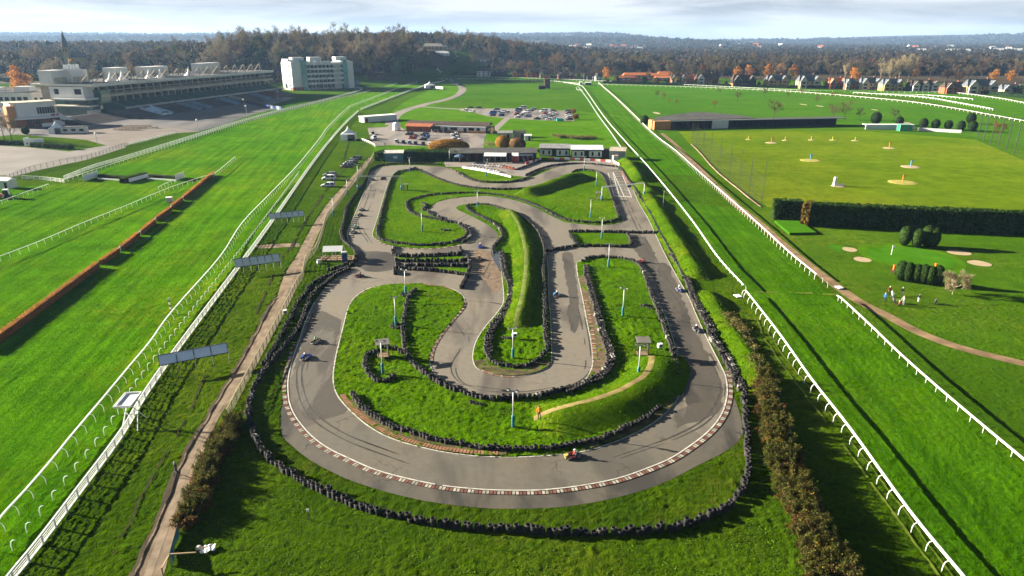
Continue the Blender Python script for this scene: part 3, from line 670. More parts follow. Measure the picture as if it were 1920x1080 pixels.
def turf_grid(y0, y1, st, amp):
    b = MB(); rows = int((y1 - y0) / st); prev = None
    for j in range(rows + 1):
        y = y0 + j * st; hwid = .79 * (y * CP + CAM_H * SP) + 3; n = int(2 * hwid / st); xo = -st * round(hwid / st); cur = {}
        X = {k: f(y + .013) for k, f in MK.items()}; GX = [g for g in (f(y + .013) for f in GOLF) if g]
        for i in range(n + 1):
            x = xo + i * st; k = None; z0 = .0
            if hit(X['out'], x):
                for kk in 'abc':
                    if hit(X[kk], x): k = 4; z0 = .06
                if k is None: continue
            elif hit(X['path'], x) or hit(X['run'], x) or hit(X['bug'], x) or any(hit(g, x) for g in GX): continue
            elif hit(X['damp'], x): k = 3; z0 = .012  # grass with lens vignetting painted into its colour
            elif hit(X['course'], x): k = 1; z0 = .02
            elif hit(X['lane'], x): k = 2; z0 = .02
            elif hit(X['rng'], x): k = 6; z0 = .025
            elif hit(X['inf'], x): k = 5; z0 = .01
            else: k = 0; z0 = .006
            a = amp * (1 - .8 * sstep(185, 233, y)) * (.75, .6, .55, .8, 1.0, .5, .3)[k]
            v = Vector((x * 1.25, y * 1.7, 4.0)) * (1.25 if st < .4 else .7); q = noise.noise(v) + .6 * noise.noise(v * 1.9) + .5 * noise.noise(v * .33)
            cur[i + round(xo / st)] = (len(b.v), k); b.v.append((x + .3 * st * noise.noise(v * 3.1), y, z0 + a * max(-.25, q + .35)))
        if prev:
            for i, (vi, k) in cur.items():
                if i + 1 in cur and i in prev and i + 1 in prev:
                    b.f.append((prev[i][0], prev[i + 1][0], cur[i + 1][0], vi)); b.m.append(k)
        prev = cur
    return b.build('near_turf', [G_BASE, G_TURF, G_LANE, G_VIGNETTE, G_ISLE, G_INFIELD, G_RANGE], kind='structure', sm=True)
turf_grid(30, 112, .26, .16)
turf_grid(112, 235, .5, .2)
# ------------------------------------------------------------------ tyre barriers
TYRE = M('tyre_rubber', (.012, .0115, .012), .8, .3, .4, 2.0, objvar=.35)
TYREG = M('tyre_rubber_dusty', (.036, .034, .031), .85, .25, .4, 2.0, objvar=.35)
TYREW = M('tyre_painted_pale', (.2, .195, .18), .8, .25, .3, 3.0)
def tyre_profile(n, r=.31, h=.19, lod=False):
    pr = []
    for i in range(n):
        z = i * h
        pr += ([(r * .86, z + .005), (r, z + h * .3), (r, z + h * .7), (r * .86, z + h - .005)] if not lod else [(r * .93, z + .01), (r, z + h * .6)])
    top = n * h
    pr += [(r * .66, top - .004), (r * .52, top - .05), (r * .56, top - .15), (.02, top - .16)]
    return pr
def stack_mesh(n, m, lod=False, seed=0):
    b = MB(); b.lathe(tyre_profile(n, lod=lod), (0, 0, 0), 12 if not lod else 7)
    return b.mesh('tyre_stack', m, True)
ST = [stack_mesh(3, TYRE), stack_mesh(3, TYREG), stack_mesh(2, TYRE), stack_mesh(4, TYRE), stack_mesh(3, TYREW)]
LOW = MB(); LOW.lathe(tyre_profile(3, lod=True), (0, 0, 0), 7)
camp = Vector((0, 0, CAM_H))
def barrier(label, pts, dusty=.25, step=.6, tall=0, closed=False, group=None, pale=0.0, seed=1, rows=1):
    rr = random.Random(seed + len(label))
    q = resample(smooth(pts, closed, 5), step, closed)
    base = q[len(q) // 2].copy(); base.z = 0
    t = thing('tyre_barrier', label, 'tyre barrier', base, 0, group or 'tyre barriers round the kart track')
    ps = []
    for r_ in range(rows):
        for p in (q if r_ == 0 else offset(q, .62 * r_)):
            ps.append(Vector((p.x + rr.gauss(0, .09), p.y + rr.gauss(0, .09), .05)))
    ps.sort(key=lambda p: (p - camp).length)
    for p in ps[:100]:
        x = rr.random()
        me = ST[4] if x < pale else ST[1] if x < dusty + pale else ST[0]
        if tall and rr.random() < .5: me = ST[3] if tall > 0 else ST[2]
        o = link('tyre_stack', me, t, loc=p - base, rz=rr.uniform(0, 6))
        o.scale = (rr.uniform(.92, 1.16),) * 2 + (rr.uniform(.8, 1.2),); o.rotation_euler = (rr.gauss(0, .06), rr.gauss(0, .06), rr.uniform(0, 6))
    if len(ps) > 100:
        b = MB()
        for p in ps[100:]:
            s = rr.uniform(.9, 1.06); h = rr.uniform(.86, 1.1); a = rr.uniform(0, 1)
            ca, sa = math.cos(a), math.sin(a)
            b.add([(p.x - base.x + s * (x * ca - y * sa), p.y - base.y + s * (x * sa + y * ca), p.z + z * h) for x, y, z in LOW.v], LOW.f, 1 if rr.random() < dusty + pale else 0)
        b.build('tyre_row', [TYRE, TYREG], t, True, kind='stuff')
    return t
barrier('long outer tyre wall curving along the top left corner and down the left straight', PP([(827, 309.5), (790, 308), (740, 308), (715, 310.5), (702, 315), (693, 322), (688, 335), (673.6, 357), (658, 380), (650, 393), (647, 405), (644.4, 421), (640, 438), (644.4, 452), (658, 464), (666.7, 475), (667, 490), (658, 499)]), .15)
barrier('outer of the two tyre rows below the white marquee on the left bend', PP([(652, 503), (623, 515.6), (601, 525), (582, 539), (572.6, 555), (560, 568), (545, 600), (536, 615), (522, 642), (508, 666), (496, 684)]), .2)
barrier('inner of the two tyre rows hugging the left bend kerb line', PP([(654, 507), (631, 517), (612, 532), (588, 554), (577, 573), (571, 591), (560, 617), (540, 645), (522, 667), (490, 706), (473, 740), (467.5, 772), (473, 807), (479, 824)]), .3, pale=.04)
barrier('tall tyre wall sweeping round the grass at the bottom left of the circuit', PP([(480, 826), (491, 848), (516, 873), (553, 896), (600, 921), (657, 946.5), (699, 961), (741, 970), (797, 982), (882, 992), (1000, 1001)]), .2, tall=.4)
barrier('nearest tyre wall with open hollow tyre tops at the bottom right bend', PP([(1006, 1001.5), (1100, 1004), (1200, 1000), (1280, 989), (1328, 972), (1371, 948), (1393, 916), (1404, 878), (1400, 830), (1398, 782), (1395, 738)]), .3, tall=.3)
barrier('leaning tyre wall under the bramble bank on the right bend', PP([(1394, 733), (1376, 695), (1357, 661), (1340, 637), (1337, 622), (1322, 593), (1304, 561), (1290, 526), (1273, 494), (1262, 480)]), .5, pale=.06, rows=2)
barrier('thin tyre wall along the right straight below the clipped grass bank', PP([(1260, 477), (1236, 435), (1224, 411), (1212, 389), (1202, 375), (1190, 354), (1179, 340), (1167, 319.5), (1158, 313.5)]), .3)
A1 = Z3([(400, 64), (345, 62), (270, 80), (237, 120), (215, 180), (190, 270), (165, 370), (152, 430), (166, 470), (220, 490), (300, 503), (400, 513), (500, 509), (590, 496), (650, 477), (682, 450), (680, 422), (640, 392)])
barrier('tyre wall round the foot of the left hand grass island', PP(A1), .2)
barrier('tyre wall on the upper side of the winding infield bend', PP(Z3([(590, 376), (540, 366), (470, 350), (400, 338), (342, 310), (326, 275), (342, 247), (400, 226), (480, 211), (600, 201), (700, 199), (800, 204), (900, 216), (1000, 239), (1080, 269), (1150, 301), (1210, 336), (1280, 363), (1380, 376)])), .2)
barrier('tyre wall rounding the right corner of the grid side island', PP(Z3([(1390, 377), (1480, 379), (1560, 366), (1590, 345), (1572, 290), (1552, 230), (1522, 150), (1497, 102), (1460, 72), (1400, 61), (1340, 63), (1308, 82)])), .25)
barrier('tyre wall dipping along the lower edge of the top straight', PP(Z3([(1300, 92), (1240, 128), (1150, 153), (1050, 171), (900, 178), (760, 172), (660, 159), (600, 144), (520, 117), (450, 88), (408, 66)])), .2)
barrier('short stepped tyre rows inside the infield hairpin', PP(Z3([(418, 262), (440, 278), (418, 300), (452, 306), (460, 328), (512, 338), (516, 352), (562, 358)])), .35, pale=.05)
barrier('second tyre row along the kerb of the infield hairpin', PP(Z3([(592, 372), (645, 388), (692, 414), (708, 446), (690, 476), (660, 494)])), .5, pale=.06)
barrier('tyre wall on the left flank of the long middle bank', PP(Z3([(690, 276), (682, 290), (722, 322), (790, 352), (850, 387), (888, 430), (893, 465), (862, 500), (840, 532), (842, 558)])), .35, pale=.05)
barrier('wavy tyre wall between the puddle and the middle bank', PP(Z3([(882, 556), (890, 600), (902, 680), (930, 740), (940, 790), (922, 860), (876, 946)]) + Z4([(1300, 300), (1262, 350), (1236, 420), (1236, 492)])), .45, pale=.05, rows=2)
barrier('tyre wall curled round the bottom end of the middle island', PP(Z4([(1240, 505), (1262, 532), (1320, 560), (1420, 570), (1500, 546), (1560, 502), (1581, 462)])), .35)
barrier('tyre wall on the shaded right side of the middle bank', PP(Z4([(1582, 455), (1567, 380), (1566, 300), (1562, 200)]) + Z3([(1146, 780), (1140, 650), (1150, 560), (1140, 500), (1110, 432), (1070, 387), (1010, 347), (930, 307), (840, 277), (760, 267), (700, 272)])), .35)
barrier('dusty tyre wall down the left edge of the oval right island', PP(Z5([(560, 60), (560, 110), (592, 220), (622, 330), (642, 420), (672, 490), (682, 540), (672, 600), (642, 640), (562, 682), (450, 722)])), .55, pale=.08, rows=2)
barrier('stout tyre wall under the bottom of the S bend', PP(Z5([(440, 724), (300, 757), (150, 767)]) + Z4([(1385, 747), (1280, 752), (1200, 742), (1110, 717), (1040, 692), (960, 652), (880, 602)])), .2, tall=.5, pale=.03)
barrier('tyre wall splitting the lower grass island beside two lamp posts', PP(Z4([(872, 596), (820, 545), (782, 480), (767, 400), (767, 320), (786, 250), (797, 180), (840, 135)])), .4, pale=.05)
barrier('tyre wall over the top and down the right of the oval island', PP(Z5([(548, 34), (580, 15), (680, 10), (780, 22), (840, 45), (870, 90), (900, 170), (940, 280), (980, 380), (1010, 470), (1040, 560), (1050, 610), (1042, 640)])), .5, pale=.06)
barrier('low tyre wall in the shadow of the worn earth bank', PP(Z5([(950, 822), (880, 872), (780, 922), (680, 972), (560, 1002), (400, 1027), (200, 1036), (0, 1032)])), .3)
barrier('low tyre wall on the inside of the bottom left bend', PP(Z4([(1180, 1022), (1100, 1010), (950, 985), (830, 945), (750, 925), (680, 895), (600, 850), (540, 800), (510, 760), (480, 725)])), .35)
barrier('horseshoe of tyres round a lamp post on the lower island', PP(Z4([(625, 478), (570, 500), (555, 550), (570, 600), (610, 643), (660, 653), (718, 632)])), .2)
barrier('short tyre row behind the horseshoe of tyres', PP(Z4([(650, 463), (690, 468), (730, 475), (765, 490)])), .1)
barrier('straight tyre line crossing the track above the small square island', PP(Z3([(1296, 430), (1400, 430), (1600, 434), (1815, 437)])), .15)
barrier('tyre wall under the small square island reaching the middle bank', PP(Z3([(1160, 548), (1250, 530), (1345, 516), (1500, 516), (1620, 519), (1665, 500), (1652, 462), (1640, 446)])), .2)
barrier('little tyre edge on the left of the small square island', PP(Z3([(1300, 440), (1318, 480), (1338, 508)])), .2)
for i, (lab, pts) in enumerate((
    ('bent tyre row above the upper strip of grass by the left bend', [(250, 518), (256, 574), (400, 575), (560, 570), (652, 561), (642, 538)]),
    ('tyre row between the two thin grass strips', [(258, 606), (400, 606), (600, 606), (690, 600)]),
    ('tyre row just above the lower thin grass strip', [(270, 632), (450, 632), (690, 636)]),
    ('lowest tyre row beside the lower loop entry', [(258, 684), (256, 650), (380, 656), (520, 668), (690, 690)]),
    ('tyre row dropping down the right end of the thin grass strips', [(690, 580), (702, 640), (684, 700), (652, 768)]))):
    barrier(lab, PP(Z3(pts)), .3, tall=.3, pale=.06)
barrier('tyre wall under the small pit side lawn', PP(Z3([(620, 72), (660, 97), (720, 122), (800, 134), (900, 136), (1000, 123), (1056, 104)])), .45, pale=.08)
barrier('tyre wall along the top of the sweeping right bend below the huts', PP([(986, 330), (1013, 317.5), (1038, 311), (1071.7, 307.8), (1105, 308), (1138, 311.7), (1157, 313.4)]), .3)
barrier('tyre wall closing off the pit lane exit', PP([(968, 319), (990, 311.7), (1013, 303)]), .3)
barrier('short heap of tyres on the left of the top straight lawn', PP(Z3([(350, 58), (380, 52), (392, 58)])), .2)
barrier('clump of tyres beside the marquee fence', PP([(618, 508), (635, 503), (652, 496)]), .2)
def tyre_heap(lab, spots, n=1):
    b0 = P(*spots[0]); t = thing('tyre_heap', lab, 'tyre heap', b0, 0, 'loose heaps of old tyres')
    rr = random.Random(len(lab))
    for s in spots:
        o = link('tyre_stack', ST[rr.choice((0, 1, 2))], t, loc=P(*s, .05) - b0, rz=rr.random()); o.scale = (1, 1, rr.uniform(.4, .8))
tyre_heap('ring of tyres at the foot of the upper left lamp post of the lower island', [(735, 613), (739, 616), (744, 617), (749, 615), (738, 609), (747, 609)])
tyre_heap('tyres round the topmost lamp post of the lower island', [(753, 554), (757, 556), (762, 556), (767, 551), (755, 551)])
tyre_heap('three low tyres under the bottom of the S bend wall', [(884, 756), (890, 757.5), (896, 758.5), (902, 759.5)])
tyre_heap('dark heap of tyres lying on the left island grass', [(828, 432), (833, 433), (838, 433), (843, 432), (834, 430)])
tyre_heap('row of dark tyres on the oval island near its right wall', [(1203, 574), (1208, 575), (1213, 576), (1218, 578), (1223, 580), (1211, 573)])
tyre_heap('tyres by the lamp post on the south tip of the middle island', [(948, 635), (953, 636), (958, 634), (944, 634)])
tyre_heap('tyres at the corner left of the start gantry', [(747, 321), (751, 321), (756, 322), (774, 319), (778, 319), (782, 319.5)])

# ------------------------------------------------------------------ running rails
RAILW = M('rail_white_plastic', (.78, .78, .75), .45, .4, .06, 2)
RAILB = M('rail_bluish_plastic', (.5, .58, .62), .5, .3, .1, 2)
def post_mesh(h, arm, thick=.1, lean=0):
    """curved swan neck post: foot at origin, top reaching arm metres to local +y"""
    b = MB()
    if arm: b.tube([(0, 0, 0), (0, lean, h * .55), (0, arm * .2, h * .86), (0, arm * .55, h * .985), (0, arm, h)], thick * .5, 6)
    else: b.beam((0, 0, 0), (0, 0, h), thick, thick)
    return b.mesh('post', RAILW, bool(arm))
PM = {}
def rail(label, px, h=1.2, arm=.55, spacing=2.4, side=1, width=.17, group='white running rails', name='running_rail', cat='rail', m=None, rails=None, thick=.085, endcap=False):
    """px: the pixel line of the top rail; side: which side (left of travel = 1) the feet stand"""
    top = smooth(PP(px, h), False, 4)
    base = top[len(top) // 2].copy(); base.z = 0
    t = thing(name, label, cat, base, 0, group)
    m = m or RAILW
    q = resample(top, 1.2); b = MB()
    for z, wd in (rails or [(h, width)]):
        qq = [Vector((p.x, p.y, z)) for p in q]
        for a, c in zip(qq, qq[1:]):
            b.beam(a, c + (c - a).normalized() * .02, wd, wd * .8)
    b.build('top_rail' if not rails else 'rails', m, t, world=True)
    key = (h, arm, thick); PM.setdefault(key, post_mesh(h, arm, thick))
    qp = resample(top, spacing); ns = normals2d(qp)
    items = []
    for p, nv in zip(qp, ns):
        foot = p + nv * (arm * side); foot.z = 0
        a = math.atan2(-nv.y * side, -nv.x * side) - math.pi / 2   # local +y points from foot to rail
        items.append((foot, a))
    items.sort(key=lambda it: (it[0] - camp).length)
    for foot, a in items[:100]:
        o = link('post', PM[key], t, loc=foot - base, rz=a)
        if m is not RAILW: o.material_slots[0].link = 'OBJECT'; o.material_slots[0].material = m
    if len(items) > 100:
        b = MB(); src = PM[key]; vs = [v.co for v in src.vertices]; fs = [tuple(f.vertices) for f in src.polygons]
        for foot, a in items[100:]:
            mt = Matrix.Rotation(a, 4, 'Z'); b.add([mt @ v + foot - base for v in vs], fs)
        b.build('far_posts', m, t, kind='stuff')
    return t
rail('long white running rail on curved posts nearest the left turf', [(-60, 1050), (0, 970), (45, 921), (96, 862), (140, 808), (196, 742), (245, 683), (281, 640), (325, 580), (413, 480), (455, 416), (511, 358), (560, 307), (600, 258), (615, 237), (650, 203), (675, 191), (775, 155), (830, 146)], 1.2, .6, 2.5, -1)
FEN = [(-40, 1150), (16, 1076), (65, 1017), (139, 921), (228, 803), (297, 694), (437, 508), (505.5, 416), (578, 313), (619, 260), (650, 226), (672, 206)]
rail('white slatted fence with ladder like panels between left turf and dirt path', FEN, 1.15, 0, 2.3, 1, group='white slatted fences by the turf', name='slatted_fence', cat='fence', rails=[(1.15, .15), (.85, .06), (.62, .06), (.4, .06), (.2, .12)], thick=.16)
rail('white slatted fence curving away below the far pagoda tent', [(676, 203), (700, 194), (740, 179), (787, 162), (812, 155), (835, 150)], 1.15, 0, 2.6, 1, group='white slatted fences by the turf', name='slatted_fence', cat='fence', rails=[(1.1, .25), (.6, .2), (.2, .2)], thick=.2)
# bare hooked posts standing without a rail
HOOK = post_mesh(1.25, .55, .085)
hk = offset(resample(smooth(PP(FEN, 0), False, 4), 2.45), 1.35)
hk = [p for p in hk if (p - camp).length < 250 and p.y > 30]
hk_ns = normals2d(hk)
proto = None
for p, nv in zip(hk, hk_ns):
    o = link('rail_post', HOOK, loc=Vector((p.x, p.y, 0)), rz=math.atan2(-nv.y, -nv.x) - math.pi / 2)
    tag(o, 'bare hooked white post without a rail beside the ladder like slatted fence', 'rail post', 'bare hooked rail posts along the slatted fence')
rail('white running rail of the right turf from the foreground to the crossing', [(1850, 1135), (1805, 1078), (1704, 955), (1593, 801), (1521, 709), (1463, 627), (1415, 565), (1398, 544)], 1.2, .55, 2.5, 1, .2)
rail('white running rail of the right turf from the crossing up past the huts', [(1394, 534), (1345, 480), (1300, 416), (1260, 365), (1231, 330), (1205, 300), (1170, 262), (1130, 215), (1095, 165), (1085, 159), (1057, 154)], 1.2, .55, 2.5, -1, .2)
rail('outer white running rail beside the buggy path in the right foreground', [(2060, 980), (1920, 861), (1848, 801), (1757, 724), (1684, 659), (1631, 608), (1578, 559), (1570, 554)], 1.2, .3, 2.5, -1, .2)
rail('outer white running rail running far up beside the driving range', [(1531, 514), (1480, 472), (1430, 426), (1380, 382), (1307, 318), (1267, 282), (1231, 255), (1195, 221), (1160, 187), (1122, 154)], 1.2, .3, 2.5, 1, .2)
for p in (P(1551, 540), P(1542, 531)):
    o = link('rail_post', HOOK, loc=p, rz=2.2); tag(o, 'bare white rail post in the gap of the outer right rail', 'rail post', 'bare rail posts in the right rail gap')
rail('thin pale blue rail left of the right turf beyond the huts', [(1167, 280), (1145, 247), (1122, 216), (1103, 187), (1090, 169), (1085, 163)], 1.1, 0, 3, 1, .2, m=RAILB)
rail('white rail enclosing a small pen at the far end of the right turf', [(1085, 161), (1080, 164), (1084, 168), (1092, 169)], 1.1, 0, 3, 1, .16)
rail('far white rail along the back of the course under the houses', [(847, 142.5), (900, 143.5), (1025, 147), (1122, 151), (1280, 158), (1380, 163), (1500, 168.5), (1640, 171), (1775, 172.5), (1862, 182), (1920, 192), (2100, 225)], 1.2, 0, 5, 1, .2, thick=.16)
rail('second far white rail along the front of the back straight', [(855, 147.5), (900, 147.5), (1025, 151), (1060, 154), (1110, 157), (1280, 162), (1400, 167), (1500, 172), (1650, 184.5), (1750, 196), (1920, 226), (2100, 260)], 1.2, 0, 5, -1, .19, thick=.16)
rail('short middle white rail ending on the back straight at the right', [(1600, 173), (1725, 181), (1790, 191), (1862, 204)], 1.2, 0, 4, 1, .3, thick=.2)
rail('upper short white rail ending on the back straight at the right', [(1650, 175), (1740, 178), (1824, 185)], 1.2, 0, 4, 1, .25, thick=.2)
rail('white slatted fence from the far left corner along the stands enclosure', [(119, 330), (175, 309), (235, 292), (300, 272), (375, 249), (438, 229), (528, 204.5), (597, 188.5), (650, 175), (674, 168.5), (679, 165), (668, 162.5)], 1.2, 0, 3, 1, group='white slatted fences by the turf', name='slatted_fence', cat='fence', rails=[(1.2, .2), (.85, .12), (.55, .12), (.25, .12)], thick=.2)
rail('white running rail just inside the stands enclosure fence', [(119, 337), (200, 310), (300, 279), (400, 246), (450, 231), (540, 206), (620, 187), (690, 170), (760, 152), (800, 145), (845, 142.5)], 1.2, .4, 3, 1, .13)
rail('low white rail along the edge of the stands forecourt', [(235, 269), (265, 262.5), (300, 253.5), (328, 247)], 1.1, 0, 2.4, 1, .22, rails=[(1.1, .2), (.5, .16)], thick=.16)
rail('short white gate rail at the left end of the enclosure', [(40, 329.5), (70, 331), (95, 333), (119, 336)], 1.2, 0, 2.4, 1, .2, rails=[(1.2, .18), (.7, .14), (.3, .14)], thick=.18)
rail('white rail beside the mower at the far left edge', [(-40, 388), (0, 377), (45, 361), (90, 345)], 1.2, .3, 2.5, -1, .15)
rail('white running rail slanting across the left turf to the brush hurdles', [(-60, 503), (0, 480), (69, 454), (161, 415), (239, 384), (319, 351), (380, 331), (400, 326), (420, 311), (440, 294)], 1.2, .3, 2.6, -1, .13)
rail('short white rail in front of the water jump', [(296, 351), (310, 344), (328, 336)], 1.2, .2, 2.4, -1, .12)
rail('white rail by the pagoda tent above the left car park', [(676, 259), (687, 262.5), (697, 267), (703, 271)], 1.2, 0, 2.4, 1, .16, rails=[(1.2, .15), (.7, .12)], thick=.14)

# ------------------------------------------------------------------ brush hurdles and the water jump
BRUSH = foliage('brush_twigs', (.26, .11, .03), (.46, .2, .05), .15)
BRUSHG = foliage('brush_green', (.03, .06, .015), (.09, .13, .03), .1)
DARKWOOD = M('dark_boards', (.035, .03, .022), .9, .1, .3, 1)
def brush(label, a, b_, h=1.35, w=.8, group='brown brush hurdles across the left turf', m=None):
    A, B = P(*a), P(*b_); L = (B - A).length; t = thing('brush_hurdle', label, 'hurdle', A, math.atan2((B - A).y, (B - A).x), group)
    k = MB(); k.extrude([(-w * .5, 0), (w * .5, 0), (w * .42, h * .8), (-w * .42, h * .8)], 0, L)
    k.build('frame', m and DARKWOOD or M('brush_core', (.16, .07, .025), .95, .05, .3, 2), t)
    g = MB(); rr = random.Random(int(L * 100))
    for i in range(int(L * 120)):
        x = rr.uniform(0, L); y = rr.uniform(-w * .5, w * .5); z = rr.uniform(h * .3, h * .95)
        d = Vector((rr.uniform(-.12, .12), y * .25 + rr.uniform(-.08, .08), rr.uniform(.18, .34))); s = Vector((rr.uniform(-1, 1), rr.uniform(-1, 1), 0)).normalized() * .05
        p = Vector((x, y + (w * .02 if y > 0 else -w * .02), z)); g.tri(p - s, p + s, p + d)
    g.build('brush_top', m or BRUSH, t)
    return t
HS = [((1440, 320), (1240, 487)), ((1230, 495), (1158, 552)), ((1152, 562), (1055, 632)), ((1045, 645), (952, 722)), ((938, 735), (816, 832)), ((800, 846), (686, 926))]
Zh = Zm(0, 240, 3.6)
names = ['long brown brush hurdle at the far end of the hurdle line', 'short brown brush hurdle second from the far end', 'brown brush hurdle third from the far end of the line', 'brown brush hurdle fourth from the far end of the line', 'brown brush hurdle fifth from the far end of the line', 'brown brush hurdle next to the longest near one']
prev = None
for (a, b_), nm in zip(HS, names):
    a, b_ = Zh([a, b_]); brush(nm, a, b_)
    if prev:
        pa, pb = P(*prev), P(*a); tt = thing('hurdle_rail', 'white post and bar joining two brown brush hurdles', 'rail', pa, 0, 'white bars between the brush hurdles')
        k = MB(); d = pb - pa
        k.beam((0, 0, 1.0), (d.x, d.y, 1.0), .14); k.build('bar', RAILW, tt)
        k = MB(); k.beam((0, 0, 0), (0, 0, 1.2), .14); k.build('post', RAILW, tt)
        k = MB(); k.beam((d.x, d.y, 0), (d.x, d.y, 1.2), .14); k.build('post', RAILW, tt)
    prev = b_
brush('longest brown brush hurdle running off the left edge of the view', (184, 502.5), (-30, 662), 1.5, .9)
# steeplechase jump: thick green hedge with a white board, white wings
c = P(258, 338); rz = ang((236, 343), (279, 331))
t = thing('steeplechase_fence', 'clipped green jump hedge with a white board between white wings', 'jump', c, rz)
k = MB(); L = (P(279, 331) - P(236, 343)).length
k.box((0, 1.2, .8), (L, 2.2, 1.6), 0, 0, (.97, .8)); k.build('hedge_core', M('hedge_core', (.02, .03, .01), .9, .1), t)
g = MB(); rr = random.Random(5)
for i in range(3500):
    p = Vector((rr.uniform(-L / 2, L / 2), rr.uniform(.1, 2.3), rr.choice((1.6, 1.6, rr.uniform(.1, 1.6))))); 
    if p.z < 1.55: p.y = rr.choice((.08, 2.3))
    d = Vector((rr.uniform(-1, 1), rr.uniform(-1, 1), rr.uniform(-.5, 1))).normalized() * .22; s = d.cross(Vector((.3, .5, .8))).normalized() * .1
    g.quad(p - s, p + s, p + s + d, p - s + d)
g.build('hedge_leaves', BRUSHG, t)
k = MB(); k.box((.5, -.1, .75), (L * .82, .12, 1.2)); k.build('white_board', WHITE, t)
for lab, a, b_, hh in (('white wing board at the left end of the water jump', (156, 340.5), (185, 331), 1.9), ('white wing board at the right end of the water jump', (330, 339), (346, 333), 1.9)):
    A, B = P(*a), P(*b_); L = (B - A).length
    t = thing('jump_wing', lab, 'wing board', A, math.atan2((B - A).y, (B - A).x))
    k = MB(); k.box((L / 2, 0, hh / 2 + .1), (L, .1, hh)); k.build('board', WHITE, t)
    k = MB()
    for x in (.3, L / 2, L - .3): k.beam((x, .15, 0), (x, .15, hh), .12); k.beam((x, 1.1, 0), (x, .15, hh * .8), .08)
    k.build('props', DARKWOOD, t)
for lab, a, b_ in (('dark low brush of the water jump left of the green hedge', (186, 331), (236, 335)), ('dark low brush of the water jump right of the green hedge', (280, 331), (331, 335))):
    t = brush(lab, a, b_, .9, 1.4, 'dark water jump brushes', BRUSHG)
    A, B = P(a[0] - 3, a[1] + 6), P(b_[0], b_[1] + 6)
    tt = thing('take_off_rail', lab.replace('dark low brush', 'white take-off rail'), 'rail', A, math.atan2((B - A).y, (B - A).x), 'white take-off rails')
    k = MB(); k.box(((B - A).length / 2, 0, .45), ((B - A).length, .25, .4)); k.build('board', WHITE, tt)
    k = MB()
    for i in range(5): k.beam(((B - A).length * (i + .5) / 5, .2, 0), ((B - A).length * (i + .5) / 5, .2, .6), .1)
    k.build('legs', DARKWOOD, tt)
c = P(318, 379); t = thing('marker_box', 'pale grey box standing on the turf behind the hurdles', 'box', c, .2)
k = MB(); k.box((0, 0, .75), (1.7, 1.3, 1.3), 0, 0, (.94, .94)); k.build('body', M('grey_plastic', (.5, .5, .48), .6), t)
k = MB(); k.box((0, 0, 1.44), (1.75, 1.35, .1)); k.build('lid', WHITE, t); k = MB(); k.box((0, 0, .05), (1.5, 1.1, .1)); k.build('skid', DARKWOOD, t)

# ------------------------------------------------------------------ raised boards beside the slatted fence
STEEL = M('galvanised_steel', (.42, .43, .42), .5, .5, .15, 3, .6)
BOARDF = M('board_face', (.72, .77, .8), .5, .4, .06, 1); BOARDG = M('board_face_greenish', (.62, .66, .58), .6, .3, .12, .8); FRAMED = M('dark_frame', (.03, .035, .04), .6, .4)
def board(label, a, b_, zc, hgt, npan, face, extra=0):
    A, B = P(*a, zc), P(*b_, zc); d = B - A; L = d.length
    t = thing('advertising_board', label, 'board', Vector((A.x, A.y, 0)), math.atan2(d.y, d.x), 'long raised boards across the slatted fence')
    tilt = hgt * 1.7
    for i in range(npan):
        k = MB(); x0, x1 = L * i / npan + .06, L * (i + 1) / npan - .06
        k.extrude([(-.03, zc - hgt / 2), (.05, zc - hgt / 2), (.05 + tilt, zc + hgt / 2), (-.03 + tilt, zc + hgt / 2)], x0, x1); k.build('panel', face, t)
    k = MB()
    for z, y in ((zc - hgt / 2 - .04, -.05), (zc + hgt / 2 + .04, tilt)): k.beam((0, y, z), (L, y, z), .1)
    for i in range(npan + 1): k.beam((L * i / npan, -.05, zc - hgt / 2), (L * i / npan, tilt - .03, zc + hgt / 2), .09)
    k.build('frame', FRAMED, t)
    for i in range(npan + 1):
        k = MB(); x = L * i / npan; k.beam((x, .1, 0), (x, .1, zc), .07); k.beam((x, 1.5, 0), (x, .15, zc - .2), .05); k.build('leg', STEEL, t)
board('nearest long pale blue raised board across the slatted fence', (298, 680), (428, 655), 2.2, .85, 4, BOARDF)
board('middle long greenish raised board across the slatted fence', (441, 496), (526, 485), 2.2, 1.1, 6, BOARDG)
board('farthest long raised board across the slatted fence', (505, 407), (571, 401), 2.2, 1.0, 6, BOARDG)
# white platform on crossed legs
c = P(250, 800); t = thing('camera_platform', 'white tray shaped platform on crossed tubular legs over the slatted fence', 'platform', c, ang((238, 815), (290, 745)))
k = MB()
H = 3.3; ux = 1.75; uy = 1.0
k.box((.5, .2, H), (3.4, 1.9, .12)); k.build('tray_floor', M('tray_white', (.62, .65, .64), .5), t)
k = MB()
for a, b_ in (((-1.2, -.75), (2.2, -.75)), ((2.2, -.75), (2.2, 1.15)), ((2.2, 1.15), (-1.2, 1.15)), ((-1.2, 1.15), (-1.2, -.75))): k.tube([(a[0], a[1], H + .18), (b_[0], b_[1], H + .18)], .09, 6)
k.build('tray_rim', WHITE, t)
for x0, x1, y0, y1 in ((-1.1, 1.6, -.9, -.5), (1.9, -.6, -.9, -.5), (-1.1, 1.6, .9, .6), (1.9, -.6, .9, .6)):
    k = MB(); k.tube([(x0, y0, 0), (x1, y1, H - .1)], .06, 6); k.build('leg', WHITE, t)
k = MB(); k.tube([(.2, -.7, 1.6), (.2, .8, 1.6)], .05, 6); k.build('cross_brace', WHITE, t)
c = P(321, 588); t = thing('winning_post', 'white and red striped post with a disc on the left running rail', 'post', c)
k = MB()
for i in range(6): k.tube([(0, 0, i * .42), (0, 0, (i + 1) * .42)], .12, 8, i % 2)
k.build('striped_pole', [WHITE, REDK], t)
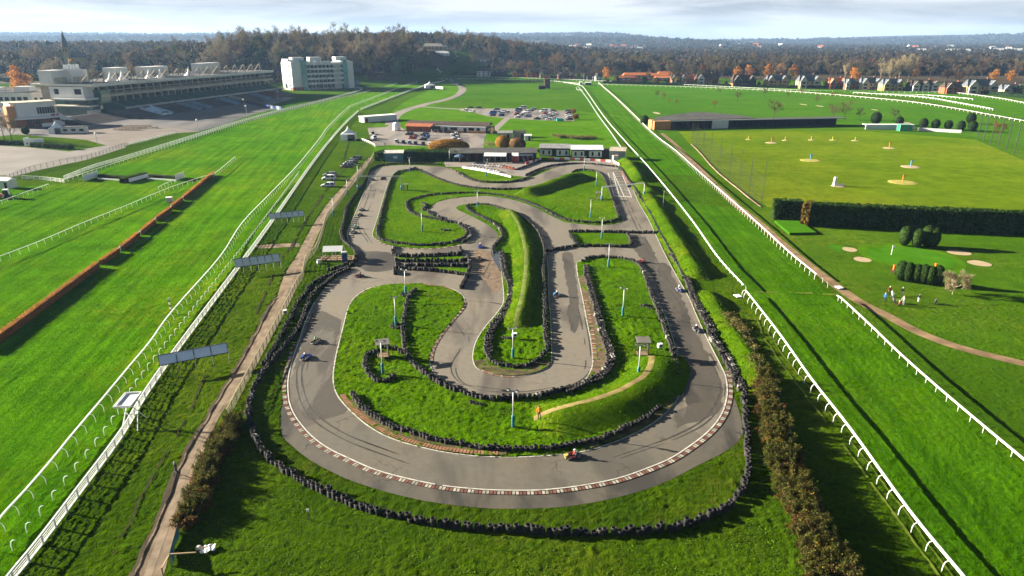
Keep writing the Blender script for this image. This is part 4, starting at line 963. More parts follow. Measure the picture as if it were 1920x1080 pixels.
k = MB(); k.lathe([(.02, -.03), (.26, -.03), (.26, .03), (.02, .03)], (0, 0, 0), 14, 0, True)
o = k.build('disc', WHITE, t); o.location = (0, 0, 2.7); o.rotation_euler = (R(90), 0, 0)

# ------------------------------------------------------------------ lamp posts and gantries
TEAL = M('teal_padding', (.025, .17, .21), .6, .3, .12, 1.5); POLE = M('pole_grey', (.45, .46, .46), .5, .4, .1, 1.0, .4); LAMPD = M('lamp_housing', (.03, .03, .03), .5, .4); GLASSL = M('lamp_glass', (.6, .6, .58), .15, .6)
def lamp_post(h=5.0, pad=True, heads=2):
    t = thing('lamp_post', '', 'lamp post', (0, 0, 0), 0, 'floodlight posts round the kart track')
    k = MB(); k.tube([(0, 0, 0), (0, 0, h * .5), (0, 0, h)], [.085, .075, .055], 8); k.build('pole', POLE, t, True)
    if pad:
        k = MB(); k.lathe([(.1, .08), (.19, .1), (.21, .25), (.21, 1.55), (.19, 1.7), (.1, 1.72)], (0, 0, 0), 10); o = k.build('padding', TEAL, t, True)
        s = MB()
        for z in (.5, .95, 1.4): s.lathe([(.212, z - .03), (.22, z - .03), (.22, z + .03), (.212, z + .03)], (0, 0, 0), 10)
        s.build('strap', LAMPD, o)
    k = MB(); k.beam((-.62, 0, h), (.62, 0, h), .07); k.build('crossarm', POLE, t)
    for sx in ((-1, 1) if heads == 2 else (-1, 0, 1)):
        k = MB(); k.box((sx * .55, -.12, h + .16), (.34, .3, .26), 0, 0, (.8, .7)); o = k.build('floodlight', LAMPD, t)
        g = MB(); g.box((sx * .55, -.285, h + .13), (.27, .02, .17)); g.build('lens', GLASSL, o)
    return t
LP = lamp_post()
LPS = [((768.6, 322), 'lamp post at the top left corner of the kart track'), ((895.4, 389), 'lamp post at the top tip of the middle bank'), ((791.6, 435), 'lamp post in the left hand grass island'), ((1095, 320.5), 'lamp post at the inside of the top right bend'), ((1118, 349), 'lamp post just left of the starting grid'), ((1107, 408.6), 'lamp post in the open grass of the right hand island'), ((1128, 448), 'lamp post above the small square island'), ((1140.6, 501.5), 'lamp post at the top of the oval island'), ((761, 552), 'topmost lamp post on the lower island'), ((742.5, 611), 'lamp post with a ring of tyres on the lower island'), ((1167.4, 593), 'lamp post in the middle of the oval island'), ((911.8, 331), 'lamp post on the pit side lawn'), ((718, 702), 'lamp post inside the horseshoe of tyres'), ((961.7, 672), 'lamp post at the south tip of the middle island'), ((962, 802), 'nearest lamp post on the lower island by the orange marshal'), ((1196.5, 709), 'lamp post under the marshal shelter on the oval island'), ((652, 367), 'teal lamp post beside the dirt path below the gantry'), ((625.5, 406), 'teal lamp post beside the dirt path halfway down'), ((671.7, 337), 'teal lamp post beside the dirt path at the gantry'), ((843, 303), 'lamp post by the blue umbrella at the pits')]
for i, (q, lab) in enumerate(LPS):
    o = LP if i == 0 else dup(LP, P(*q)); o.location = P(*q); o['label'] = lab; o.rotation_euler = (0, 0, random.uniform(-.5, .5))
    if 'topmost' in lab or 'tip' in lab: o.scale = (1, 1, .95)
BLUEP = M('blue_padding', (.02, .1, .3), .6, .3)
def gantry(label, a, b_, hb, padm, extra_left=True):
    A, B = P(*a), P(*b_); d = B - A; L = d.length
    t = thing('start_gantry', label, 'gantry', A, math.atan2(d.y, d.x), 'light gantries over the kart track')
    k = MB()
    for y, z in ((-.18, hb), (.18, hb), (0, hb + .32)): k.beam((0, y, z), (L, y, z), .09)
    n = int(L / .8)
    for i in range(n):
        x0, x1 = L * i / n, L * (i + 1) / n
        k.beam((x0, -.18, hb), (x1, 0, hb + .32), .05); k.beam((x0, .18, hb), (x1, 0, hb + .32), .05)
    k.build('truss_beam', POLE, t)
    for x in (0, L):
        k = MB(); k.beam((x, 0, 0), (x, 0, hb), .14); o = k.build('upright', POLE, t)
        s = MB(); s.lathe([(.1, .05), (.28, .06), (.28, 1.6), (.1, 1.62)], (x, 0, 0), 10); s.build('padding', padm, o, True)
    k = MB(); k.box((L * .62, -.25, hb - .35), (1.3, .3, .55)); k.build('signal_box', LAMPD, t)
gantry('lattice gantry spanning the left straight on blue padded posts', (671.5, 356), (753, 357), 4.2, BLUEP)
gantry('lattice gantry over the start line of the right straight', (1128, 377), (1207, 369), 4.0, TEAL)
# ------------------------------------------------------------------ people
def PH(px, py, z=0.0):
    """where the sight line through a pixel meets the hilly ground"""
    a, b = (px - 960) / FOC, (540 - py) / FOC
    d = Vector((a, CP + b * SP, -SP + b * CP)); t = 60.0
    while t < 9000:
        p = d * t
        if CAM_H + p.z <= hill(p.x, p.y) + z: break
        t += 4
    return Vector((p.x, p.y, hill(p.x, p.y)))
def skinned(nodes, edges, root):
    """one continuous surface grown over a skeleton: nodes name -> (pos, radius)"""
    names = list(nodes); me = bpy.data.meshes.new('skeleton')
    me.from_pydata([nodes[n][0] for n in names], [(names.index(a), names.index(b)) for a, b in edges], [])
    ob = bpy.data.objects.new('skeleton', me); COL.objects.link(ob)
    md = ob.modifiers.new('s', 'SKIN'); sk = me.skin_vertices[0].data
    for i, n in enumerate(names):
        r = nodes[n][1]; sk[i].radius = r if hasattr(r, '__len__') else (r, r); sk[i].use_root = (n == root)
    ob.modifiers.new('u', 'SUBSURF').levels = 1
    ev = ob.evaluated_get(bpy.context.evaluated_depsgraph_get()); out = bpy.data.meshes.new_from_object(ev)
    bpy.data.objects.remove(ob); bpy.data.meshes.remove(me); return out
def body(pose='stand'):
    N = {}; E = []
    seat = pose == 'drive'
    hz = .25 if seat else .93
    lean = -.28 if seat else (.12 if pose == 'bend' else .02)
    N['hip'] = ((0, 0, hz), (.15, .11)); N['waist'] = ((0, lean * .25, hz + .18), (.135, .1)); N['chest'] = ((0, lean * .7, hz + .38), (.165, .115)); N['neck'] = ((0, lean, hz + .55), .06)
    hd = lean + (.02 if not seat else .05)
    N['head'] = ((0, hd, hz + .69), (.085, .1)); N['crown'] = ((0, hd - .01, hz + .78), .07); N['nose'] = ((0, hd + .11, hz + .675), .016)
    E += [('hip', 'waist'), ('waist', 'chest'), ('chest', 'neck'), ('neck', 'head'), ('head', 'crown'), ('head', 'nose')]
    for s, k in ((-1, 'l'), (1, 'r')):
        if seat: pts = [((s * .1, .05, .24), .085), ((s * .15, .42, .4), .065), ((s * .13, .78, .2), .048), ((s * .13, .9, .27), .04)]
        elif pose == 'walk': f = .26 * s; pts = [((s * .09, 0, .86), .09), ((s * .1, f * .5 + .05, .48), .062), ((s * .1, f - (.1 if s < 0 else 0), .09), .044), ((s * .11, f + .16, .04), .04)]
        else: pts = [((s * .09, 0, .86), .09), ((s * .11, .02, .48), .062), ((s * .12, -.01, .08), .044), ((s * .14, .15, .04), .04)]
        pv = 'hip'
        for i, (p, r) in enumerate(pts): N[k + 'leg%d' % i] = (p, r); E.append((pv, k + 'leg%d' % i)); pv = k + 'leg%d' % i
        sh = hz + .47
        if seat: arm = [((s * .2, lean * .8, sh), .062), ((s * .24, lean + .26, sh - .2), .048), ((s * .12, lean + .52, sh - .17), .034), ((s * .09, lean + .6, sh - .15), .034)]
        elif pose == 'bend': arm = [((s * .2, lean * .8, sh), .062), ((s * .24, lean + .16, sh - .26), .048), ((s * .09, lean + .36, sh - .42), .034), ((s * .04, lean + .42, sh - .48), .034)]
        elif pose == 'walk': f = -.2 * s; arm = [((s * .2, 0, sh), .062), ((s * .26, f * .4, sh - .28), .048), ((s * .26, f + .08, sh - .52), .034), ((s * .26, f + .1, sh - .6), .034)]
        else: arm = [((s * .2, 0, sh), .062), ((s * .27, -.02, sh - .28), .048), ((s * .25, .1, sh - .5), .034), ((s * .22, .15, sh - .56), .034)]
        pv = 'chest'
        for i, (p, r) in enumerate(arm): N[k + 'arm%d' % i] = (p, r); E.append((pv, k + 'arm%d' % i)); pv = k + 'arm%d' % i
        tip = Vector(arm[3][0]); d = (tip - Vector(arm[2][0])).normalized(); sd_ = Vector((0, 1, 0)) if abs(d.y) < .8 else Vector((1, 0, 0))
        for j in range(5):
            o = sd_ * ((j - 1.5) * .02); ln = (.06, .075, .08, .072, .055)[j]
            if j == 4: o = sd_ * -.045
            N[k + 'f%d' % j] = (tuple(tip + d * (.03 if j < 4 else .0) + o), .009); N[k + 'g%d' % j] = (tuple(tip + d * ln + o * (1.1 if j < 4 else 1.4) + Vector((0, .012, -.012))), .008)
            E += [(k + 'arm3', k + 'f%d' % j), (k + 'f%d' % j, k + 'g%d' % j)]
    return skinned(N, E, 'hip')
SKIN = M('skin', (.45, .28, .2), .6, .3, .1); HAIR = M('dark_hair', (.03, .022, .016), .7); HAIRG = M('grey_hair', (.4, .38, .36), .7)
BODY = {k: body(k) for k in ('stand', 'walk', 'bend', 'drive')}
HH = {'stand': (0, .04, 1.62), 'walk': (0, .04, 1.62), 'bend': (0, .14, 1.62), 'drive': (0, -.23, .94)}
def cloth(name, c): return M('cloth_' + name, c, .9, .15, .2, 6)
def person(label, at, rz, pose, top, legs, hair=HAIR, cap=None, sc=1.0, group=None, helmet=None):
    me = BODY[pose].copy(); me.materials.clear()
    for m in (top, legs, SKIN, M('shoe', (.03, .03, .03), .6)): me.materials.append(m)
    for p in me.polygons:
        c = p.center
        if pose == 'drive': i = 2 if c.z > .8 else 3 if c.y > .72 else 1 if (c.z < .33 and c.y > -.02) or c.y > .1 and c.z < .5 and abs(c.x) < .2 and c.z < .46 else 0
        else: i = 2 if c.z > 1.46 else 3 if c.z < .1 else 1 if c.z < .93 and not (abs(c.x) > .19 and c.z > .75) else 2 if (c.z < .92 and abs(c.x) > .15) else 0
        p.material_index = i; p.use_smooth = True
    o = link('person', me, loc=at, rz=rz, sc=sc); tag(o, label, 'person', group)
    h = HH[pose]; k = MB()
    if helmet:
        k.ball(h, .15, 12, 8, 0, (1, 1.12, 1.05)); hh = k.build('helmet', helmet, o, True)
        v = MB(); v.box((h[0], h[1] + .135, h[2] + .01), (.2, .08, .09), 0, 0, (.9, .9)); v.build('visor', LAMPD, hh)
    else:
        k.ball((h[0], h[1] - .025, h[2] + .035), .108, 10, 7, 0, (.95, 1.0, 1.0)); k.build('hair' if not cap else 'hat', cap or hair, o, True)
    return o
ORANGE = M('hi_vis_orange', (.85, .16, .02), .8, .2, .1, 5); NAVY = cloth('navy', (.02, .03, .07)); BLACKC = cloth('black', (.018, .018, .02)); WHITEC = cloth('white', (.42, .42, .4)); REDC = cloth('red', (.22, .03, .025)); BLUEC = cloth('blue', (.03, .14, .32)); GREYC = cloth('grey', (.2, .2, .21)); KHAKI = cloth('khaki', (.3, .24, .15))
person('marshal in an orange high visibility jacket standing at the end of the worn earth bank', P(1011, 786.5, .95), R(160), 'stand', ORANGE, BLACKC, sc=1.1)
person('lone walker in black on the dirt path at the left', P(332, 893), R(150), 'walk', BLACKC, NAVY, HAIRG, sc=1.05)
golf = 'golfers beside the pale bare bush'
person('golfer in a blue jacket and dark trousers, leftmost of the golfers', P(1658, 566), R(-60), 'stand', BLUEC, NAVY, HAIRG, group=golf)
person('golfer in a red jacket behind the one in blue', P(1666.5, 553), R(180), 'stand', REDC, BLACKC, cap=WHITEC, group=golf)
person('golfer in black and white standing right of the one in red', P(1690.5, 555), R(150), 'stand', BLACKC, WHITEC, cap=WHITEC, group=golf)
person('golfer in white beside the dark red golf bag', P(1693.5, 572), R(100), 'bend', WHITEC, GREYC, cap=WHITEC, group=golf)
person('golfer in a black top and pale trousers, rightmost of the golfers', P(1721, 567), R(-80), 'bend', BLACKC, WHITEC, group=golf)
pit = 'people around the kart pits'
for lab, q, top, legs, rz in (('marshal in orange between the rows of white pit karts', (925, 315), ORANGE, BLACKC, 0), ('marshal in orange at the near end of the white pit kart rows', (936.5, 323), ORANGE, BLACKC, 90), ('marshal in orange bending over the rightmost pit karts', (957.5, 318), ORANGE, GREYC, 40), ('marshal in orange on the paddock in front of the left hut', (1038, 301.5), ORANGE, BLACKC, 200), ('person in red by the blue umbrella', (865, 303), REDC, BLACKC, 30), ('person in black left of the blue umbrella', (852, 304), BLACKC, NAVY, 180), ('person in grey in front of the dark pit building', (876, 303), GREYC, NAVY, 90), ('person in white under the left white awning', (914, 305.5), WHITEC, NAVY, 10), ('person in navy under the left white awning', (938, 305.5), NAVY, BLACKC, 60), ('person in red by the red kiosk', (962, 306), REDC, BLACKC, 20), ('person in blue beside the right awning', (984, 306), BLUEC, NAVY, 70)):
    person(lab, P(*q), R(rz), 'stand', top, legs, group=pit)
walk = 'walkers on the dirt path by the parked cars'
for lab, q, top in (('leftmost walker in black on the path by the hedge corner', (688.5, 301.5), BLACKC), ('walker in dark clothes nearest the hedge corner', (693.5, 300), NAVY), ('walker in black lower on the path beside the parked cars', (678.5, 318), BLACKC), ('walker in grey on the path above the gantry', (671, 328), GREYC), ('person in dark clothes in the lower car park', (722, 274.5), BLACKC)):
    person(lab, P(*q), R(170), 'walk', top, NAVY, group=walk)
for lab, q, c in (('dark red golf bag lying on its trolley between the golfers', (1686, 574), (.2, .05, .05)), ('pale golf bag on a trolley beside the golfer in red', (1673, 557), (.5, .5, .5)), ('black golf bag on a trolley at the right of the golfers', (1753.5, 571), (.03, .03, .035)), ('small dark golf bag left of the dark red one', (1676, 569), (.08, .08, .09))):
    t = thing('golf_trolley', lab, 'golf bag', P(*q), random.uniform(0, 3), 'golf trolleys beside the golfers')
    k = MB(); k.tube([(0, -.15, .25), (0, .25, 1.05)], [.16, .19], 10); k.build('bag', M('bag_' + str(q[0]), c, .7), t, True)
    k = MB()
    for s in (-.05, .0, .06): k.tube([(s, .22, 1.0), (s * 1.4, .34, 1.25)], .02, 4)
    k.build('clubs', STEEL, t)
    for s in (-.3, .3):
        k = MB(); k.tube([(s - .03, 0, .16), (s + .03, 0, .16)], .16, 12); k.build('wheel', LAMPD, t)
    k = MB(); k.tube([(-.3, 0, .16), (.3, 0, .16)], .02, 5); k.tube([(0, 0, .18), (0, -.5, .95)], .02, 5); k.build('frame', STEEL, t)

# ------------------------------------------------------------------ karts
KBODY = M('kart_body_red', (.09, .015, .015), .35, .5); KSEAT = M('kart_seat', (.03, .03, .035), .6); RUB = M('kart_tyre', (.02, .02, .02), .8); CHROME = M('kart_frame', (.3, .3, .32), .35, .5, .1, 2, .7)
def make_kart():
    t = thing('go_kart', '', 'go-kart', group='go-karts on the track')
    k = MB(); k.extrude([(-.95, .06), (.95, .06), (.95, .12), (-.95, .12)], -.3, .3); k.build('floor_pan', CHROME, t)
    k = MB()
    k.tube([(-.62, -.75, .14), (-.66, -.3, .2), (-.66, .45, .2), (-.6, .7, .14)], .09, 8); k.tube([(.62, -.75, .14), (.66, -.3, .2), (.66, .45, .2), (.6, .7, .14)], .09, 8)
    k.tube([(-.6, -.95, .17), (0, -1.0, .17), (.6, -.95, .17)], .06, 8)
    k.build('bumper', LAMPD, t, True)
    k = MB(); k.extrude([(.7, .1), (1.02, .12), (.98, .3), (.6, .5), (.5, .45), (.6, .28)], -.22, .22); k.box((0, .88, .2), (1.05, .26, .2), 0, 0, (.9, .7)); k.build('nose_fairing', KBODY, t)
    for s in (-1, 1):
        k = MB(); k.box((s * .5, .05, .25), (.26, .75, .24), 0, 0, (.8, .9)); k.build('side_pod', KBODY, t)
    k = MB(); k.extrude([(-.5, .12), (.0, .12), (.0, .2), (-.35, .22), (-.48, .62), (-.56, .62)], -.2, .2); k.build('seat', KSEAT, t)
    k = MB(); k.box((.36, -.55, .3), (.32, .34, .32)); k.tube([(.36, -.75, .3), (.1, -.85, .3)], .05, 8); k.build('engine', CHROME, t)
    k = MB(); k.lathe([(.13, -.015), (.16, -.015), (.16, .015), (.13, .015)], (0, 0, 0), 12, 0, True); o = k.build('steering_wheel', LAMPD, t); o.location = (0, .38, .52); o.rotation_euler = (R(55), 0, 0)
    wm = MB(); wm.lathe([(.06, -.1), (.12, -.1), (.14, -.06), (.14, .06), (.12, .1), (.06, .1)], (0, 0, 0), 12, 0, True); wm = wm.mesh('wheel', RUB, True)
    for x, y in ((-.58, .62), (.58, .62), (-.6, -.62), (.6, -.62)):
        o = link('wheel', wm, t, loc=(x, y, .14)); o.rotation_euler = (0, R(90), 0)
        if y < 0: o.scale = (1, 1, 1.4)
    return t
def paint(name, c): return M('paint_' + name, c, .3, .5, .06, 2)
KARTS = [((1074, 857), 98, 'red', (.35, .03, .02), WHITE, 'white helmet', REDC, 'go-kart with a red pod and yellow nose rounding the bottom bend', 'yellow'),
    ((573.6, 672), -5, 'blue', (.03, .08, .45), WHITE, 'white helmet', NAVY, 'blue go-kart, lower of the two on the left bend', None),
    ((592.7, 641.5), 0, 'yellow', (.55, .5, .05), paint('green', (.05, .35, .12)), 'green helmet', WHITEC, 'yellow go-kart with a green helmeted driver on the left bend', None),
    ((674.4, 519), 80, 'darkred', (.12, .02, .03), paint('maroon', (.2, .02, .02)), 'dark red helmet', BLACKC, 'dark red go-kart below the crossing of the left straight', None),
    ((663, 437), -20, 'grey', (.2, .2, .22), WHITE, 'white helmet', BLACKC, 'dark grey go-kart hugging the left edge of the left straight', None),
    ((667, 428), -20, 'teal', (.03, .3, .2), paint('mint', (.2, .6, .4)), 'mint helmet', GREYC, 'green go-kart just above the dark grey one', None),
    ((675, 404.5), -18, 'black', (.03, .03, .03), paint('yellowh', (.6, .5, .05)), 'yellow helmet', BLACKC, 'black go-kart with yellow helmet on the left straight', None),
    ((678, 394.5), -18, 'charcoal', (.07, .07, .08), REDK, 'red helmet', WHITEC, 'charcoal go-kart with red helmet on the left straight', None),
    ((699, 338), -12, 'violet', (.12, .1, .4), WHITE, 'white helmet', NAVY, 'violet go-kart under the left gantry beam', None),
    ((716, 336.5), -12, 'orange', (.6, .2, .02), paint('orangeh', (.7, .3, .02)), 'orange helmet', REDC, 'orange go-kart under the left gantry beam', None),
    ((901, 464), 190, 'indigo', (.04, .06, .3), WHITE, 'white helmet', NAVY, 'indigo go-kart leaving the infield hairpin', None),
    ((899, 487), 185, 'brown', (.15, .08, .04), paint('sandh', (.5, .35, .2)), 'tan helmet', BLACKC, 'brown go-kart beside the puddle', None),
    ((1044, 554), 0, 'sky', (.08, .35, .55), WHITE, 'white helmet', REDC, 'sky blue go-kart alone on the middle straight', None),
    ((1203, 492), 90, 'crimson', (.3, .03, .05), paint('blackh', (.03, .03, .03)), 'black helmet', REDC, 'crimson go-kart above the oval island', None),
    ((1274, 545), 200, 'navy', (.03, .05, .2), WHITE, 'white helmet', WHITEC, 'navy go-kart upper of the two on the right straight', None),
    ((1307, 620), 200, 'slate', (.08, .09, .11), WHITE, 'white helmet', BLACKC, 'slate go-kart lower of the two on the right straight', None)]
K0 = make_kart()
for i, (q, hd, cn, cc, hm, hl, suit, lab, extra) in enumerate(KARTS):
    at = P(*q, .04); o = K0 if i == 0 else dup(K0, at); o.location = at; o.rotation_euler = (0, 0, R(hd)); o['label'] = lab; o.scale = (.95,) * 3
    if i: recolour(o, KBODY, paint(cn, cc))
    if extra:
        for ch in o.children:
            if ch.name.startswith('nose_fairing'): ch.material_slots[0].link = 'OBJECT'; ch.material_slots[0].material = paint('yellow', (.2, .16, .04))
    person('seated driver with %s in the %s go-kart' % (hl, cn.replace('darkred', 'dark red')), at, R(hd), 'drive', suit, BLACKC, helmet=hm, sc=.95, group='drivers in the go-karts')
# rental karts parked in the pits, white pods
rr = random.Random(3); n = 0
KW = paint('pit_white', (.72, .73, .72)); KR = paint('pit_red', (.6, .1, .03))
rows = [(Zm(880, 260, 6)([(60, 297)])[0], Zm(880, 260, 6)([(400, 318)])[0], 10, KW, 'back'), (Zm(880, 260, 6)([(60, 330)])[0], Zm(880, 260, 6)([(330, 375)])[0], 8, KW, 'front'), (Zm(880, 260, 6)([(385, 325)])[0], Zm(880, 260, 6)([(500, 345)])[0], 4, KR, 'right')]
for a, b_, cnt, m, nm in rows:
    for i in range(cnt):
        f = i / max(1, cnt - 1); q = (a[0] + (b_[0] - a[0]) * f, a[1] + (b_[1] - a[1]) * f)
        o = dup(K0, P(*q, .04), R(200 + rr.uniform(-8, 8)), '%s go-kart parked in the %s pit row, number %d from the left' % ('white' if m is KW else 'red', nm, i + 1), 'go-karts parked in the pits')
        o['label'] = '%s empty go-kart parked in the %s row of the pits' % ('white' if m is KW else 'red', nm); recolour(o, KBODY, m)
        for ch in o.children:
            if ch.name.startswith('nose_fairing'): ch.material_slots[0].link = 'OBJECT'; ch.material_slots[0].material = m
        o.scale = (1.15,) * 3

# ------------------------------------------------------------------ cars
CARP = M('car_paint', (.03, .03, .035), .25, .5); CGLASS = M('car_glass', (.02, .025, .03), .08, .6); LIGHTC = M('headlight', (.7, .7, .68), .2, .6); TAIL = M('tail_light', (.35, .02, .02), .3, .5)
def make_car(L, W, H, hood, tail, name, label):
    t = thing(name, label, 'car')
    h2 = H * .56; w = W / 2
    st = [(-L / 2, .32, h2 * .82, w * .84), (-L / 2 + .15, .24, h2 * .95, w * .95), (-L * .25, .2, h2 * 1.02, w), (L * .1, .2, h2, w), (L / 2 - hood * .55, .2, h2 * .9, w * .98), (L / 2 - .25, .24, h2 * .76, w * .93), (L / 2, .32, h2 * .58, w * .78)]
    k = MB(); n = 8
    for x, zl, zt, hw in st:
        k.v += [(x, -hw * .86, zl), (x, -hw, zl + .14), (x, -hw * .98, zt - .1), (x, -hw * .86, zt), (x, hw * .86, zt), (x, hw * .98, zt - .1), (x, hw, zl + .14), (x, hw * .86, zl)]
    for i in range(len(st) - 1):
        for j in range(n):
            a = i * n + j; b_ = i * n + (j + 1) % n; k.f.append((a, b_, b_ + n, a + n)); k.m.append(0)
    k.f.append(tuple(range(n - 1, -1, -1))); k.m.append(0); k.f.append(tuple((len(st) - 1) * n + j for j in range(n))); k.m.append(0)
    c0, c1 = -L / 2 + tail, L / 2 - hood
    r0, r1 = c0 + .35, c1 - .75
    rw, bw = w * .74, w * .9; g = MB(); zt = h2 * .97
    B = [(c0, -bw, zt), (c1, -bw, zt * .97), (c1, bw, zt * .97), (c0, bw, zt)]; T = [(r0, -rw, H - .05), (r1, -rw, H - .06), (r1, rw, H - .06), (r0, rw, H - .05)]
    g.add(B + T, [(0, 1, 5, 4), (1, 2, 6, 5), (2, 3, 7, 6), (3, 0, 4, 7)])
    k.add([(x * 1.0, y, z) for x, y, z in T] + [(r0 + .12, -rw * .9, H), (r1 - .15, -rw * .9, H), (r1 - .15, rw * .9, H), (r0 + .12, rw * .9, H)], [(0, 1, 5, 4), (1, 2, 6, 5), (2, 3, 7, 6), (3, 0, 4, 7), (4, 5, 6, 7)])
    xm = (r0 + r1) / 2
    for s in (-1, 1):
        for xb, xt in ((c1, r1), (xm, xm), (c0, r0)):
            k.beam((xb, s * bw * 1.005, zt * .98), (xt, s * rw * 1.01, H - .05), .09, .05)
    k.build('body', CARP, t, True, fixn=True)
    g.build('windows', CGLASS, t, fixn=True)
    wm = MB(); wm.lathe([(.02, -.1), (.2, -.11), (.31, -.1), (.33, -.05), (.33, .05), (.31, .1), (.2, .11), (.02, .1)], (0, 0, 0), 12, 0, True); wm = wm.mesh('wheel', RUB, True)
    for x in (-L * .3, L * .31):
        for s in (-1, 1):
            o = link('wheel', wm, t, loc=(x, s * (w - .1), .33)); o.rotation_euler = (R(90), 0, 0)
    for s in (-1, 1):
        k = MB(); k.box((L / 2 - .1, s * w * .68, h2 * .66), (.22, .34, .14)); k.build('headlight', LIGHTC, t)
        k = MB(); k.box((-L / 2 + .06, s * w * .72, h2 * .82), (.14, .26, .2)); k.build('tail_light', TAIL, t)
    return t
STY = {'hatchback': make_car(4.1, 1.78, 1.5, 1.0, .05, 'parked_car', 'x'), 'estate car': make_car(4.65, 1.82, 1.5, 1.15, .1, 'parked_car', 'x'), 'saloon': make_car(4.6, 1.82, 1.45, 1.2, .75, 'parked_car', 'x'), 'SUV': make_car(4.6, 1.9, 1.75, 1.1, .08, 'parked_car', 'x'), 'van': make_car(5.1, 2.0, 2.2, .75, .04, 'parked_van', 'x')}
used = set()
CC = {'black': (.03, .03, .034), 'dark grey': (.15, .155, .165), 'silver': (.58, .6, .62), 'white': (.7, .71, .72), 'navy': (.03, .05, .14), 'blue': (.03, .12, .4), 'red': (.32, .02, .02), 'pale blue': (.25, .35, .45), 'teal': (.02, .4, .38), 'orange': (.5, .15, .03)}
def car(style, colour, q, rz, label, group, sc=1.0):
    r0 = STY[style]; at = P(*q, .04)
    if style not in used: used.add(style); o = r0; o.location = at; o.rotation_euler = (0, 0, R(rz))
    else: o = dup(r0, at, R(rz))
    o['label'] = label; o['group'] = group; o.scale = (sc,) * 3
    recolour(o, CARP, paint('car_' + colour.replace(' ', '_'), CC[colour]))
    return o
g1 = 'cars parked on the grass beside the dirt path'
for st, col, q, rz, lab in (('estate car', 'black', (668, 299), 165, 'black estate car, topmost of the cars on the grass by the path'), ('SUV', 'black', (660, 306), 160, 'black SUV second from the top on the grass by the path'), ('SUV', 'dark grey', (655, 309.5), 160, 'dark grey SUV between two black cars on the grass'), ('SUV', 'black', (651, 314), 165, 'black SUV, lowest of the upper group on the grass'), ('estate car', 'dark grey', (619, 330), 175, 'dark grey estate car in the lower trio on the grass'), ('SUV', 'white', (617, 337), 178, 'white SUV in the middle of the lower trio on the grass'), ('estate car', 'silver', (616, 350), 178, 'silver estate car nearest the camera on the grass')):
    car(st, col, q, rz, lab, g1)
g2 = 'cars in the lower car park'
Zc = Zm(680, 215, 6.857)
rowA = [('black', 'hatchback', 585, 205), ('white', 'hatchback', 668, 207), ('black', 'hatchback', 750, 212), ('orange', 'hatchback', 832, 208), ('white', 'hatchback', 902, 220), ('navy', 'hatchback', 985, 226), ('black', 'SUV', 1055, 228)]
ords = ['first', 'second', 'third', 'fourth', 'fifth', 'sixth', 'seventh', 'eighth']
for i, (c, s, x, y) in enumerate(rowA):
    car(s, c, Zc([(x, y)])[0], 100, '%s %s, %s from the left along the front of the clubhouse' % (c, s, ords[i]), g2)
rowB = [('silver', 'hatchback', 440, 358), ('navy', 'hatchback', 522, 368), ('pale blue', 'hatchback', 602, 375), ('navy', 'hatchback', 680, 382), ('black', 'hatchback', 778, 390), ('silver', 'hatchback', 868, 395), ('silver', 'hatchback', 935, 402)]
for i, (c, s, x, y) in enumerate(rowB):
    car(s, c, Zc([(x, y)])[0], 95, '%s %s, %s from the left in the row above the pit hedge' % (c, s, ords[i]), g2)
for c, s, x, y, rz, lab in (('black', 'SUV', 600, 262, 168, 'black SUV at the top of the left cluster in the lower car park'), ('black', 'saloon', 655, 285, 165, 'black saloon behind the red car in the lower car park'), ('red', 'hatchback', 640, 312, 168, 'red hatchback in the lower car park'), ('black', 'estate car', 800, 265, 165, 'black estate car above the blue one in the lower car park'), ('blue', 'hatchback', 812, 300, 168, 'blue hatchback in the lower car park'), ('black', 'hatchback', 778, 328, 172, 'black hatchback below the blue one in the lower car park'), ('white', 'SUV', 150, 308, 110, 'white pickup style SUV alone at the left edge of the lower car park'), ('dark grey', 'hatchback', 125, 255, 110, 'dark grey hatchback by the left edge of the lower car park'), ('silver', 'hatchback', 1185, 262, 165, 'silver hatchback at the top of the right cluster in the lower car park'), ('black', 'hatchback', 1195, 285, 165, 'black hatchback second in the right cluster'), ('silver', 'saloon', 1205, 305, 165, 'silver saloon third in the right cluster'), ('black', 'saloon', 1215, 325, 165, 'black saloon fourth in the right cluster'), ('white', 'hatchback', 1225, 345, 165, 'white hatchback at the bottom of the right cluster')):
    car(s, c, Zc([(x, y)])[0], rz, lab, g2)
g3 = 'cars in the upper car park'
Zu = Zm(860, 190, 7.68)
